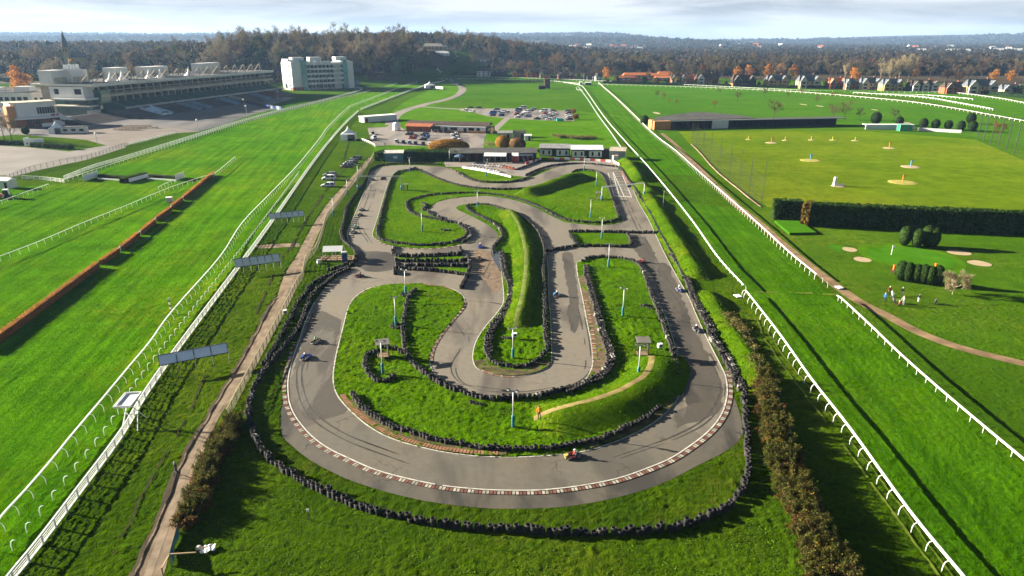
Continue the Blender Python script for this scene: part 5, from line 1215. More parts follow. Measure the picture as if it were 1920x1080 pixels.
for c, s, x, y, lab in (('black', 'saloon', 170, 98, 'black saloon, left of the two cars on the upper verge'), ('black', 'saloon', 295, 100, 'black saloon, right of the two cars on the upper verge'), ('white', 'hatchback', 95, 138, 'white hatchback at the left end of the upper car park'), ('white', 'hatchback', 195, 158, 'second white hatchback at the left end of the upper car park'),
    ('dark grey', 'estate car', 545, 125, 'dark grey estate at the top of the first cluster'), ('silver', 'hatchback', 645, 150, 'silver hatchback at the right of the first cluster'), ('blue', 'van', 490, 185, 'blue van on the left of the first cluster'), ('black', 'hatchback', 490, 212, 'black hatchback below the blue van'), ('navy', 'hatchback', 615, 215, 'navy hatchback at the bottom right of the first cluster'), ('white', 'hatchback', 610, 182, 'white hatchback inside the first cluster'),
    ('navy', 'van', 860, 140, 'navy van at the top of the second cluster'), ('silver', 'van', 925, 108, 'silver van behind the navy van'), ('dark grey', 'hatchback', 850, 170, 'dark grey hatchback below the navy van'), ('red', 'hatchback', 835, 195, 'red hatchback at the left of the second cluster'), ('silver', 'hatchback', 850, 240, 'silver hatchback at the bottom of the second cluster'), ('white', 'van', 985, 165, 'white van in the second cluster'), ('navy', 'saloon', 1040, 140, 'navy saloon at the right of the second cluster'), ('navy', 'SUV', 995, 228, 'navy SUV at the bottom right of the second cluster'), ('silver', 'hatchback', 885, 215, 'silver hatchback beside the red one'),
    ('silver', 'van', 1225, 155, 'silver van at the top of the third cluster'), ('dark grey', 'saloon', 1360, 145, 'dark grey saloon at the top right of the third cluster'), ('silver', 'saloon', 1350, 178, 'silver saloon on the right of the third cluster'), ('red', 'hatchback', 1245, 190, 'red hatchback in the third cluster'), ('dark grey', 'saloon', 1345, 220, 'dark grey saloon on the right of the third cluster'), ('silver', 'hatchback', 1210, 225, 'silver hatchback in the third cluster'), ('black', 'saloon', 1130, 262, 'black saloon at the bottom left of the third cluster'), ('silver', 'hatchback', 1195, 248, 'second silver hatchback in the third cluster'), ('white', 'saloon', 1300, 270, 'white saloon at the bottom of the third cluster'), ('silver', 'saloon', 1370, 258, 'silver saloon at the bottom right of the third cluster'),
    ('white', 'hatchback', 690, 165, 'small white hatchback right of the first cluster'), ('silver', 'estate car', 560, 165, 'silver estate behind the blue van'), ('white', 'saloon', 905, 195, 'white saloon squeezed between the red and silver ones'), ('pale blue', 'hatchback', 1080, 120, 'pale blue hatchback at the top right of the second cluster'), ('white', 'hatchback', 1290, 140, 'white hatchback at the top middle of the third cluster'), ('pale blue', 'saloon', 1280, 215, 'pale blue saloon in the middle of the third cluster'), ('white', 'saloon', 1390, 200, 'white saloon at the right edge of the third cluster'), ('silver', 'hatchback', 1245, 250, 'silver hatchback above the white saloon'),
    ('dark grey', 'estate car', 1570, 145, 'dark grey estate at the top of the right hand column'), ('navy', 'saloon', 1585, 180, 'navy saloon second in the right hand column'), ('silver', 'saloon', 1585, 212, 'silver saloon third in the right hand column'), ('white', 'hatchback', 1590, 240, 'white hatchback fourth in the right hand column'), ('black', 'saloon', 1595, 268, 'black saloon at the bottom of the right hand column')):
    car(s, c, Zu([(x, y)])[0], 168 + rr.uniform(-8, 8), lab + ' of the upper car park' if 'upper' not in lab else lab, g3)
car('hatchback', 'white', (858.5, 157), 250, 'white hatchback driving down the access road', 'cars on the access road')
car('hatchback', 'black', (842, 148.5), 250, 'black hatchback at the far end of the access road', 'cars on the access road')
t = thing('skip', 'turquoise skip at the lower edge of the upper car park', 'skip', P(*Zu([(1458, 285)])[0]), .1)
k = MB(); k.extrude([(-.9, .15), (.9, .15), (1.1, 1.5), (.95, 1.5), (.8, .3), (-.8, .3), (-.95, 1.5), (-1.1, 1.5)], -1.9, 1.9); k.build('hull', paint('turquoise', (.02, .42, .4)), t)
for s in (-1.95, 1.95):
    k = MB(); k.prism([(s, -1.0), (s + .06, -1.0), (s + .06, 1.0), (s, 1.0)], .2, 1.45); k.build('end_plate', paint('turquoise', (.02, .42, .4)), t)
# ------------------------------------------------------------------ buildings
CREAM = M('cream_render', (.46, .41, .32), .8, .2, .1, .15); BUFF = M('buff_concrete', (.3, .27, .21), .85, .2, .2, .2); WHITER = M('white_render', (.58, .58, .56), .7, .3, .08, .2)
DGLASS = M('dark_glass', (.012, .017, .017), .25, .25, .5, .4); TGLASS = M('teal_glass', (.06, .2, .23), .15, .6, .3, .3); GSEAT = M('green_seating', (.012, .06, .05), .7, .3, .35, .5)
CONC = M('terrace_concrete', (.085, .075, .068), .9, .15, .3, .25); BRICK = M('red_brick', (.24, .085, .045), .9, .15, .25, 1.2); BRICKO = M('orange_brick', (.42, .2, .075), .9, .15, .2, 1.2); YBRICK = M('yellow_brick', (.36, .26, .12), .9, .15, .2, 1)
SLATE = M('slate_roof', (.07, .08, .095), .7, .3, .3, .6); DTILE = M('dark_tile_roof', (.045, .03, .025), .85, .2, .3, .6); RTILE = M('red_tile_roof', (.34, .11, .05), .85, .2, .3, .6); TIMBER = M('dark_timber', (.02, .018, .016), .8, .2)
ROOFG = M('roof_felt', (.07, .068, .065), .9, .15, .3, .3); BLUEG = M('blue_grey_paint', (.16, .22, .28), .6, .3, .2, .5); TENT = M('tent_fabric', (.78, .78, .76), .6, .3, .05, .5)
def seg(name, mats, parent, fn, **kw):
    k = MB(); fn(k); return k.build(name, mats, parent, **kw)
STANDW = M('stand_white', (.66, .62, .54), .8, .2, .08, .2); STANDB = M('stand_buff', (.42, .37, .29), .85, .2, .2, .2)
# grandstand: local x runs along the front away from the camera, y into the building
R0, R1 = Vector((-250, 423, 0)), Vector((-206, 627, 0)); DG = (R1 - R0); LG = DG.length; AG = math.atan2(DG.y, DG.x)
st = thing('grandstand', 'long white roofed grandstand with stepped concrete terraces facing the turf', 'grandstand', R0, AG)
def GL(px, py, z=0):
    p = P(px, py, z) - R0; c, s_ = math.cos(-AG), math.sin(-AG); return p.x * c - p.y * s_, p.x * s_ + p.y * c
seg('roof', STANDW, st, lambda k: (k.extrude([(-1, 17.6), (43, 17.9), (43, 19.0), (-1, 19.0)], -1, LG - 8), k.extrude([(-1.4, 17.4), (-1, 17.4), (-1, 19.3), (-1.4, 19.3)], -1, LG - 8)))
seg('roof_deck', ROOFG, st, lambda k: k.extrude([(1, 19.01), (42, 19.01), (42, 19.1), (1, 19.1)], 1, LG - 9))
seg('wall', BUFF, st, lambda k: k.box((LG / 2 - 6, 24, 8.7), (LG - 20, 34, 17.4)))
seg('upper_balcony', STANDB, st, lambda k: (k.extrude([(0, 11), (7, 11), (7, 11.3), (.3, 11.3), (.3, 12.6), (0, 12.6)], 6, LG - 8), k.extrude([(.5, 14.4), (7, 14.4), (7, 14.7), (.5, 14.7)], 6, LG - 8)))
nb = 28
for i in range(nb):
    x0 = 7 + (LG - 18) * i / nb; x1 = 7 + (LG - 18) * (i + 1) / nb
    seg('window', DGLASS, st, lambda k: k.box(((x0 + x1) / 2, 6.6, 15.2), (x1 - x0 - .5, .3, 3.8)))
    seg('window', DGLASS, st, lambda k: k.box(((x0 + x1) / 2, 6.6, 9.0), (x1 - x0 - .5, .3, 3.6)))
    seg('column', STANDB, st, lambda k: (k.box((x0, 2.2, 12.2), (.6, .7, 10.6)), k.box((x0, 4.3, 17.0), (.5, 5, .9))))
def steps(y0, z0, y1, z1, n):
    pr = [(y0, -0.2), (y0, z0)]
    for i in range(n):
        za = z0 + (z1 - z0) * (i + 1) / n; ya = y0 + (y1 - y0) * i / n; yb = y0 + (y1 - y0) * (i + 1) / n
        pr += [(ya, za), (yb, za)]
    pr += [(y1, -0.2)]
    return [p for i, p in enumerate(pr) if i == 0 or p != pr[i - 1]]
seg('seating', GSEAT, st, lambda k: k.extrude(steps(-11, 4.0, 5, 8.6, 12), 8, LG - 14))
seg('terrace', CONC, st, lambda k: (k.extrude(steps(-31, .05, -11, 4.0, 14), -2, LG - 22), k.extrude(steps(-26, .05, -6, 3.2, 12), -38, -2.2)))
seg('stand_front_wall', M('front_wall_pale', (.36, .35, .33), .85, .2, .2, .4), st, lambda k: k.box((LG / 2, -11, 4.6), (LG - 22, .25, 1.1)))
for i in range(17):
    x = 14 + (LG - 34) * i / 16
    seg('aisle_stair', M('aisle_timber', (.2, .13, .07), .85, .2), st, lambda k: k.extrude([(-10.8, 4.15), (4.9, 8.75), (4.9, 8.9), (-10.8, 4.35)], x, x + .9))
for px, py, w_, m in ((243, 207, 9, M('ramp_pale_blue', (.45, .55, .62), .7, .3)), (240, 197, 5, BLUEG), (325, 196, 6, BLUEG), (408, 189, 7, BLUEG), (425, 186, 3, BUFF), (482, 181, 6, BLUEG), (497, 178, 7, M('ramp_dull_red', (.16, .05, .04), .8, .2))):
    x, y = GL(px, py, 2)
    def f(k, x=x, w_=w_):
        k.extrude([(-31.6, .02), (-16, 3.4), (-16, 3.9), (-31.6, .5)], x - w_ / 2, x + w_ / 2)
        k.extrude([(-31.6, .02), (-16, 3.4), (-16, 5.0), (-31.6, 1.4)], x - w_ / 2 - .2, x - w_ / 2); k.extrude([(-31.6, .02), (-16, 3.4), (-16, 5.0), (-31.6, 1.4)], x + w_ / 2, x + w_ / 2 + .2)
    seg('stairway', m, st, f)
seg('end_block', WHITER, st, lambda k: (k.box((2.5, 17, 14.2), (9, 24, 6.4)), k.box((1.5, 14, 10.4), (13, 24, .9))))
seg('end_glazing', M('green_glass', (.03, .07, .06), .12, .6), st, lambda k: k.box((5, 18, 5), (5, 26, 9.8)))
seg('end_slab', STANDW, st, lambda k: (k.box((3, 16, 6.2), (9, 26, .7)), k.box((0, 2, 2), (10, .5, 4))))
seg('end_windows', DGLASS, st, lambda k: (k.box((-2.1, 9, 14.6), (.2, 4.5, 3)), k.box((-2.1, 24, 14.6), (.2, 3, 3)), k.box((2.4, 15, 7), (.3, 18, 3.4))))
seg('glazed_corner', M('green_glass', (.03, .07, .06), .12, .6), st, lambda k: k.box((9.5, 3.5, 9.4), (8, 6.4, 12)))
for x, y, lx, ly, h in ((4, 30, 12, 9, 7.5), (15, 26, 13, 9, 7.5), (48, 24, 12, 9, 7.5), (83, 24, 22, 9, 7), (138, 24, 11, 9, 7.5), (151, 24, 11, 9, 7.5)):
    o = seg('plant_room', WHITER, st, lambda k: k.box((x, y, 19.1 + h / 2), (lx, ly, h)))
    seg('vent_panel', M('panel_buff', (.45, .4, .3), .8, .2), o, lambda k: k.box((x, y - ly / 2 - .05, 19.1 + h * .25), (lx * .8, .1, h * .4)))
def mast(k, x):
    k.beam((x, 4, 19), (x, 4, 25.2), .55); k.beam((x, 4, 25), (x + 5.6, 6, 19.3), .32); k.beam((x, 4, 25), (x - 5.6, 6, 19.3), .32); k.beam((x, 4, 25), (x, 16, 19.3), .3)
for i in range(17):
    seg('roof_mast', M('mast_buff', (.4, .34, .26), .8, .2), st, lambda k: mast(k, 3 + 11.6 * i))
for x in (27, 37, 62, 73, 104):
    def f(k, x=x):
        pr = [(3.9, 0), (2.4, 1.0), (1.2, 2.4), (.55, 4.2), (.05, 6.2)]
        k.lathe(pr, (x, 10, 19.2), 12)
    seg('tent_roof', TENT, st, f, sm=True)
for i in range(5):
    seg('antenna_box', WHITE, st, lambda k: k.box((11 + 2.4 * i, 27, 28.2), (1.5, 1.2, 2.6)))
seg('antenna_frame', STEEL, st, lambda k: (k.box((16, 27, 26.8), (13, 1.6, .3)), [k.beam((10 + 3 * i, 27, 26.5), (10 + 3 * i, 27, 27), .2) for i in range(5)]))
x, y = GL(142, 118, 24); seg('flagpole', STEEL, st, lambda k: k.tube([(20, 32, 19), (20, 32, 33)], .12, 6))
seg('flag', M('flag_orange', (.5, .25, .08), .8), st, lambda k: k.box((21.2, 32, 32), (2.2, .06, 1.5)))

# white curved pavilion in front of the near end of the stand
c = P(30, 240); t = thing('pavilion', 'white flat roofed pavilion with a brick base and strip windows at the left', 'pavilion', c, ang((30, 240), (125, 232)))
W = (P(125, 232) - c).length
seg('brick_base', BRICK, t, lambda k: k.box((W * .42, 5, 2), (W * .95, 9, 4)))
seg('base_windows', DGLASS, t, lambda k: [k.box((W * .26 + i * 1.3, .4, 2.2), (.9, .2, 2.2)) for i in range(6)])
seg('terrace_slab', WHITER, t, lambda k: k.prism([(W * .02, -1.5), (W * .5, -3.2), (W * .95, -1.5), (W, 8), (W * .02, 9)], 4.0, 4.9))
def pav(k): k.prism([(W * .1, 1.2), (W * .45, .6), (W * .82, 1.0), (W * .92, 12), (W * .05, 14), (W * .04, 4)], 4.9, 12.2)
seg('upper_wall', WHITER, t, pav)
seg('strip_window', DGLASS, t, lambda k: [k.box((W * .5 + i * 1.25, .62, 8.0), (.95, .35, 3.4)) for i in range(7)])
seg('roof', CREAM, t, lambda k: k.prism([(W * .1, 1.0), (W * .45, .4), (W * .84, .8), (W * .95, 13), (W * .02, 15), (W * .02, 4)], 12.2, 12.6))
seg('brick_tower', BRICKO, t, lambda k: k.box((W * .0, 4, 5.5), (3.6, 5, 11)))
seg('red_seating', M('red_chairs', (.35, .03, .04), .7), t, lambda k: [k.box((W * .74 + i * .8, -.2 + (i % 3) * .6, 5.3), (.5, .5, .8)) for i in range(9)])
for x0, x1, z in ((W * .86, W * 1.2, 6.5), (W * .72, W * 1.12, 3.0)):
    seg('sloping_parapet', WHITER, t, lambda k: (k.add([(x0, -2, 0), (x1, -5, 0), (x1, -5, .8), (x0, -2, z), (x0, -1.5, 0), (x1, -4.5, 0), (x1, -4.5, .8), (x0, -1.5, z)], [(0, 1, 2, 3), (7, 6, 5, 4), (3, 2, 6, 7), (1, 5, 6, 2), (0, 3, 7, 4)])))
seg('ramp_wall', WHITER, t, lambda k: k.box((W * .66, -5.2, .9), (11, .4, 1.8)))
c = P(-5, 205); t = thing('annexe', 'low white flat roofed annexe behind the pavilion at the far left edge', 'building', c + Vector((-6, 22, 0)), .1)
seg('wall', WHITER, t, lambda k: k.box((0, 0, 5), (44, 26, 10)))
seg('roof', ROOFG, t, lambda k: k.box((0, 0, 10.2), (45, 27, .4)))
seg('roof_blocks', WHITER, t, lambda k: (k.box((14, -4, 12), (11, 9, 3.4), 0, 0, (.9, .8)), k.box((-8, 2, 11.6), (9, 8, 2.4))))
seg('window', DGLASS, t, lambda k: [k.box((-18 + 4 * i, -13.1, 6), (2.6, .2, 2.4)) for i in range(10)])
# lodge
c = P(551, 170); t = thing('hotel_block', 'white five storey lodge with glazed balconies and two teal stair towers', 'lodge', c, R(36))
W, D, H = 60, 26, 26
seg('wall', WHITER, t, lambda k: (k.box((W / 2, D / 2 + 3, H * .46), (W, D - 2, H * .92)), k.box((5, D / 2 + 1, H * .48), (10, D, H * .96)), k.box((2, D / 2 + 2, H / 2 + .6), (5, D * .6, H + 1)), k.box((W - 3, D / 2 + 1, H * .48), (6, D, H * .96))))
seg('brick_plinth', BRICK, t, lambda k: (k.box((5, .4, 1.4), (9.6, 1.6, 2.8)), k.box((-.2, D / 2, 1.4), (.6, D, 2.8))))
for x in (11.5, W - 9): seg('stair_tower', TGLASS, t, lambda k: k.box((x, 2, H * .5), (4.2, 5, H)))
for x in (8.5, 25, W - 10): seg('roof_block', WHITER, t, lambda k: k.box((x, 9, H + .9), (11, 8, 3.6)))
seg('zigzag_canopy', WHITER, t, lambda k: [k.add([(14 + 3.5 * i, .2, H * .92), (17.5 + 3.5 * i, .2, H * .92), (15.75 + 3.5 * i, .2, H * .92 + 1.7), (15.75 + 3.5 * i, 6, H * .92 + 1.2)], [(0, 1, 2), (1, 3, 2), (0, 2, 3)]) for i in range(7)])
for f in range(5):
    z = 1.2 + f * 4.3
    seg('balcony', WHITER, t, lambda k: (k.box(((W + 2) / 2 + 1, 1.8, z + 3.9), (W - 24, 4.2, .8)), k.box(((W + 2) / 2 + 1, -.2, z + 4.7), (W - 24, .12, .9))))
    for i in range(7):
        x = 14.5 + i * 3.75
        seg('window', DGLASS, t, lambda k: k.box((x + 1.6, 3.6, z + 1.9), (3.2, .25, 3.3)))
seg('fin', WHITER, t, lambda k: [k.box((14.2 + i * 3.75, 2.4, H * .45), (.3, 2.6, H * .88)) for i in range(8)])
seg('end_windows', DGLASS, t, lambda k: [k.box((-.6, 8, 4 + 4.3 * i), (.3, 1.2, 1.2)) for i in range(5)] + [k.box((-.65, 17, 3.5), (.3, 6, 4)), k.box((W + .1, 6, 6), (.3, 1, 1.2)), k.box((W + .1, 6, 12), (.3, 1, 1.2))])
# blue hoardings
def hoarding(lab, a, b_, h, m, n):
    A, B = P(*a), P(*b_); L = (B - A).length; t = thing('hoarding', lab, 'hoarding', A, math.atan2((B - A).y, (B - A).x))
    for i in range(n): seg('panel', m[i % len(m)], t, lambda k: k.box((L * (i + .5) / n, 0, h / 2), (L / n - .05, .25, h)))
    seg('feet', STEEL, t, lambda k: [k.beam((L * i / n, .2, 0), (L * i / n, .2, h * .9), .12) for i in range(n + 1)])
NAVYP = paint('hoarding_navy', (.02, .03, .075)); BLUEH = paint('hoarding_blue', (.03, .1, .32)); DGREEN = paint('hoarding_green', (.015, .035, .03))
hoarding('dark hoarding line across the apron in front of the stand', (453, 190), (498, 202), 2.2, [DGREEN, NAVYP], 10)
hoarding('blue flag printed hoarding line ending at the white enclosure fence', (500, 202.5), (527, 206), 2.2, [BLUEH, NAVYP, paint('grey_p', (.3, .32, .35))], 7)
hoarding('navy hoarding beside the lodge lawn', (637, 164), (674, 161), 5, [NAVYP, BLUEH], 6)
# pagoda tents
def pagoda(lab, q, s, rz):
    t = thing('pagoda_tent', lab, 'tent', P(*q), rz, 'white pagoda tents')
    w = s / 2
    def roof(k):
        prof = [(1, 2.8), (.62, 3.5), (.3, 4.5), (.1, 5.6), (.02, 6.2)]
        o = len(k.v); n = 16
        for r_, z in prof:
            for j in range(n):
                a = 2 * math.pi * j / n + math.pi / 4; cx, cy = math.cos(a), math.sin(a); m_ = max(abs(cx), abs(cy)); sq = 1 / m_ if r_ > .6 else (1 + (1 / m_ - 1) * r_)
                k.v.append((cx * sq * r_ * w, cy * sq * r_ * w, z))
        for i in range(4):
            for j in range(n): k.f.append((o + i * n + j, o + i * n + (j + 1) % n, o + (i + 1) * n + (j + 1) % n, o + (i + 1) * n + j)); k.m.append(0)
    seg('canopy', TENT, t, roof)
    for i, (x, y, lx, ly) in enumerate(((0, w - .05, s, .08), (-w + .05, 0, .08, s), (w - .05, 0, .08, s), (-w * .5, -w + .05, w, .08))): seg('side_wall', TENT, t, lambda k: k.box((x, y, 1.4), (lx - .1, ly - .1 if ly > .2 else ly, 2.8)))
    for x in (-w, w):
        for y in (-w, w): seg('pole', STEEL, t, lambda k: k.beam((x * .98, y * .98, 0), (x * .98, y * .98, 2.85), .1))
pagoda('large white pagoda tent left of the lower car park', (654, 262), 6.6, .1)
pagoda('distant white pagoda tent below the far bend', (806, 165), 9.5, .2)
t = thing('white_hut', 'long low white hut with a dark door beside the car park entrance', 'hut', P(683, 230), ang((683, 230), (733, 226)))
L = (P(733, 226) - P(683, 230)).length + 4
seg('wall', WHITER, t, lambda k: k.box((L / 2, 3, 1.5), (L, 6, 3))); seg('roof', WHITE, t, lambda k: k.box((L / 2, 3, 3.1), (L + .4, 6.4, .25))); seg('door', DARKWOOD, t, lambda k: k.box((1.6, -.05, 1.1), (1.4, .15, 2.2)))
t = thing('white_screen', 'low white screen fence beside the distant pagoda tent', 'fence', P(818, 166), ang((818, 166), (830, 167)))
seg('panel', WHITE, t, lambda k: k.box((5, 0, 1), (11, .2, 2))); seg('post', STEEL, t, lambda k: k.beam((0, .2, 0), (0, .2, 2.1), .15))
# clubhouse
c = P(762, 246); t = thing('clubhouse', 'long low clubhouse with a dark roof, brick left part and white right part', 'clubhouse', c, ang((762, 246), (912, 250.5)))
L = (P(912, 250.5) - c).length
seg('brick_wall', BRICK, t, lambda k: k.box((L * .16, 5, 1.5), (L * .32, 10, 3)))
seg('white_wall', WHITER, t, lambda k: k.box((L * .66, 5, 2.0), (L * .66, 9.9, 2.2))); seg('brick_plinth', BRICKO, t, lambda k: k.box((L * .66, 4.9, .5), (L * .66, 10, 1.0)))
seg('roof', M('brown_roof', (.07, .05, .042), .9, .15), t, lambda k: k.add([(-.6, 1.5, 3.5), (L + .8, 1.5, 3.5), (L + .8, 6, 4.9), (-.6, 6, 4.9), (L + .8, 10.6, 3.5), (-.6, 10.6, 3.5)], [(0, 1, 2, 3), (3, 2, 4, 5), (1, 4, 2), (0, 3, 5), (5, 4, 1, 0)]))
seg('porch_roof', RTILE, t, lambda k: k.add([(-.4, -1.2, 2.7), (L * .33, -1.2, 2.7), (L * .33, 2.2, 3.9), (-.4, 2.2, 3.9)], [(0, 1, 2, 3)]))
for i, x in enumerate((.4, .5, .58, .62, .8, .83, .9)): seg('window', DGLASS, t, lambda k: k.box((L * x, -.02, 1.9), (1.7, .2, 1.3)))
seg('dark_canopy', TIMBER, t, lambda k: k.box((L * .38, -.6, 2.4), (4.5, 2.4, 1.4))); seg('door', DARKWOOD, t, lambda k: k.box((L * .74, -.04, 1.2), (1.6, .2, 2.4)))
seg('end_boards', TIMBER, t, lambda k: k.box((L + 1.2, 4, 1.4), (2.2, 7, 2.8)))
t = thing('white_tank', 'upright white tank at the left end of the clubhouse', 'tank', P(744, 245)); seg('vessel', WHITE, t, lambda k: k.lathe([(.02, .2), (1.9, .2), (2.0, .6), (2.0, 3.2), (1.5, 4.0), (.02, 4.3)], (0, 0, 0), 14), sm=True); seg('legs', STEEL, t, lambda k: [k.beam((x, y, 0), (x, y, .4), .3) for x in (-1, 1) for y in (-1, 1)])
# huts at the pits
def hut(lab, a, b_, roofm, h=2.9, d=4.4):
    A, B = P(*a), P(*b_); L = (B - A).length; t = thing('timber_hut', lab, 'hut', A, math.atan2((B - A).y, (B - A).x), 'black and white huts above the pits')
    seg('frame', TIMBER, t, lambda k: k.box((L / 2, d / 2 + .1, h / 2 + .1), (L, d, h)))
    for x0, x1 in ((.02, .41), (.56, .98)):
        o = seg('white_panel', WHITER, t, lambda k: k.box((L * (x0 + x1) / 2, 0, h * .52), (L * (x1 - x0), .16, h * .8)))
        for f in (.28, .78): seg('window', DGLASS, o, lambda k: k.box((L * (x0 + (x1 - x0) * f), -.1, h * .55), (.75, .1, 1.5)))
    seg('door', DARKWOOD, t, lambda k: k.box((L * .485, .02, 1.05), (1.0, .14, 2.1)))
    seg('roof', roofm, t, lambda k: k.extrude([(-.7, h + .3), (d + .3, h + 1.35), (d + .3, h + 1.55), (-.7, h + .5)], -.3, L + .3))
hut('left black and white hut with a grey roof', (1011.5, 293), (1068, 294), M('grey_roof', (.22, .22, .22), .7, .3))
hut('right black and white hut with a pale roof', (1071.5, 296), (1129.5, 296.5), M('pale_roof', (.62, .65, .7), .6, .3))
t = thing('grey_shed', 'grey corrugated shed with a rusty roof right of the huts', 'shed', P(1143, 299), ang((1143, 299), (1171, 300))); L = (P(1171, 300) - P(1143, 299)).length
seg('wall', M('corrugated_grey', (.26, .29, .3), .6, .4, .2, 3), t, lambda k: [k.box((L / 2, 2.5, 1.6), (L, 5, 3.2))] + [k.box((L * i / 16, -.03, 1.5), (.12, .08, 3)) for i in range(17)])
seg('roof', M('rusty_sheet', (.38, .33, .26), .8, .3, .4, .8), t, lambda k: k.extrude([(-.3, 3.3), (5.3, 4.1), (5.3, 4.2), (-.3, 3.45)], -.3, L + .3)); seg('door', DARKWOOD, t, lambda k: k.box((L * .25, -.08, 1.1), (1.1, .1, 2.2)))
t = thing('dark_shed', 'small dark shed squeezed between the right hut and the grey shed', 'shed', P(1131, 296), 0); seg('wall', TIMBER, t, lambda k: k.box((1.2, 2, 1.5), (2.3, 4, 3))); seg('roof', ROOFG, t, lambda k: k.box((1.2, 2, 3.1), (2.6, 4.4, .2)))
t = thing('white_cabinet', 'white cabinet in front of the grey shed', 'cabinet', P(1154, 303), .1); seg('body', WHITER, t, lambda k: k.box((0, .8, 1.1), (1.9, 1.6, 2.2))); seg('lid', M('pinkish', (.5, .35, .3), .7), t, lambda k: k.box((0, .8, 2.25), (2.1, 1.8, .12)))
c = P(846, 302); t = thing('pit_building', 'long dark pit building with a black felt roof behind the awnings', 'pit building', c, ang((846, 302), (1006, 301))); L = (P(1006, 301) - c).length
seg('wall', TIMBER, t, lambda k: k.box((L / 2, 4, 1.5), (L, 6, 3))); seg('roof', ROOFG, t, lambda k: k.extrude([(-1.2, 2.9), (7.4, 3.7), (7.4, 3.95), (-1.2, 3.15)], -.4, L + .4))
[seg('door', M('pit_doors', (.1, .035, .03), .7), t, lambda k: k.box((L * (.2 + .1 * i), .95, 1.2), (1.6, .2, 2.3))) for i in range(8)]
def awning(lab, a, b_, d, h, m, cells):
    A, B = P(*a), P(*b_); L = (B - A).length; t = thing('awning', lab, 'awning', A, math.atan2((B - A).y, (B - A).x), 'awnings at the pits')
    for i in range(cells): seg('canopy_panel', m, t, lambda k: k.extrude([(0, h - .7), (d * .5, h), (d, h + .1), (d, h), (d * .5, h - .1), (0, h - .8)], L * i / cells + .02, L * (i + 1) / cells - .02))
    for i in range(cells + 1): seg('pole', STEEL, t, lambda k: (k.beam((L * i / cells, .1, 0), (L * i / cells, .1, h - .75), .09), k.beam((L * i / cells, d - .1, 0), (L * i / cells, d - .1, h), .09)))
awning('large white awning over the pit terrace', (907, 305), (949, 305.5), 3.2, 3.2, TENT, 4)
awning('pale blue white awning at the right of the pit building', (973, 302.5), (999, 302), 2.2, 2.9, M('awning_pale', (.6, .66, .7), .6), 3)
t = thing('kiosk', 'red kiosk with a white and red canopy between the two awnings', 'kiosk', P(961, 304), 0); seg('counter', paint('pit_red2', (.35, .03, .03)), t, lambda k: k.box((1, .8, .8), (2.3, 1.6, 1.6))); seg('canopy', TENT, t, lambda k: k.extrude([(-.5, 2.3), (1.9, 3.2), (1.9, 3.3), (-.5, 2.4)], -.3, 2.3)); seg('posts', STEEL, t, lambda k: [k.beam((x, y, 0), (x, y, 2.5), .07) for x in (-.2, 2.2) for y in (-.2, 1.7)])
t = thing('parasol', 'large dark blue parasol at the left end of the pit building', 'parasol', P(862, 304.5)); seg('canopy', paint('parasol_blue', (.08, .13, .2)), t, lambda k: k.lathe([(2.2, 2.3), (1.3, 2.8), (.03, 3.2)], (0, 0, 0), 8)); seg('pole', POLE, t, lambda k: k.tube([(0, 0, 0), (0, 0, 3.2)], .05, 6)); seg('base', LAMPD, t, lambda k: k.lathe([(.02, .1), (.45, .1), (.5, 0)], (0, 0, 0), 10))
t = thing('blue_shed', 'blue grey shed with a pale roof edge in the corner of the hedge', 'shed', P(722, 303.5), ang((722, 303.5), (756, 303))); L = (P(756, 303) - P(722, 303.5)).length
seg('wall', M('shed_blue', (.1, .19, .24), .7, .3, .3, 1), t, lambda k: k.box((L / 2, 2, 1.6), (L, 4, 3.2))); seg('roof', M('roof_pale2', (.5, .48, .44), .7), t, lambda k: k.extrude([(-.3, 3.2), (4.3, 3.7), (4.3, 3.85), (-.3, 3.35)], -.3, L + .3)); seg('hatch', WHITER, t, lambda k: k.box((L * .58, -.05, 1.7), (1.6, .12, .8)))
t = thing('sponsor_sign', 'low red and white sign board in front of the dark hedge', 'sign', P(790, 300.5), 0); L = (P(813, 300.5) - P(790, 300.5)).length
seg('white_half', WHITE, t, lambda k: k.box((L * .24, 0, 1.0), (L * .48, .12, 1.1))); seg('red_half', paint('sign_red', (.45, .1, .08)), t, lambda k: k.box((L * .74, 0, 1.0), (L * .5, .12, 1.1))); seg('posts', DARKWOOD, t, lambda k: [k.beam((x, .15, 0), (x, .15, 1.6), .1) for x in (.2, L / 2, L - .2)]); seg('frame', WHITE, t, lambda k: [k.beam((0, -.02, z), (L, -.02, z), .1) for z in (.42, 1.58)])
# pit walls: red and white plastic blocks
def blockwall(lab, pts, mats, h=.8):
    q = resample(smooth(PP(pts), False, 5), 1.0); base = q[0]; t = thing('block_barrier', lab, 'barrier', base, 0, 'plastic block barriers at the pits')
    for i, (a, b_) in enumerate(zip(q, q[1:])):
        if i >= 100: break
        k = MB(); d = b_ - a; k.box(((a + b_) / 2 - base + Vector((0, 0, h / 2 + .05))), (d.length - .03, .4, h), math.atan2(d.y, d.x), 0, (1, .6)); k.build('block', mats[i // 2 % len(mats)], t)
PR = paint('barrier_red', (.5, .07, .05))
blockwall('white block barrier along the pit lawn', [(867, 315), (890, 318.5), (915, 323), (940, 328.5), (958, 333)], [WHITE], .5)
blockwall('red and white block barrier curling below the pit huts', [(1030, 299), (1060, 300), (1100, 301.5), (1130, 303), (1150, 305), (1162, 311)], [PR, WHITE])
blockwall('red and white block barrier at the right end of the pit building', [(985, 308), (1000, 305), (1013, 300), (1016, 295)], [PR, WHITE])
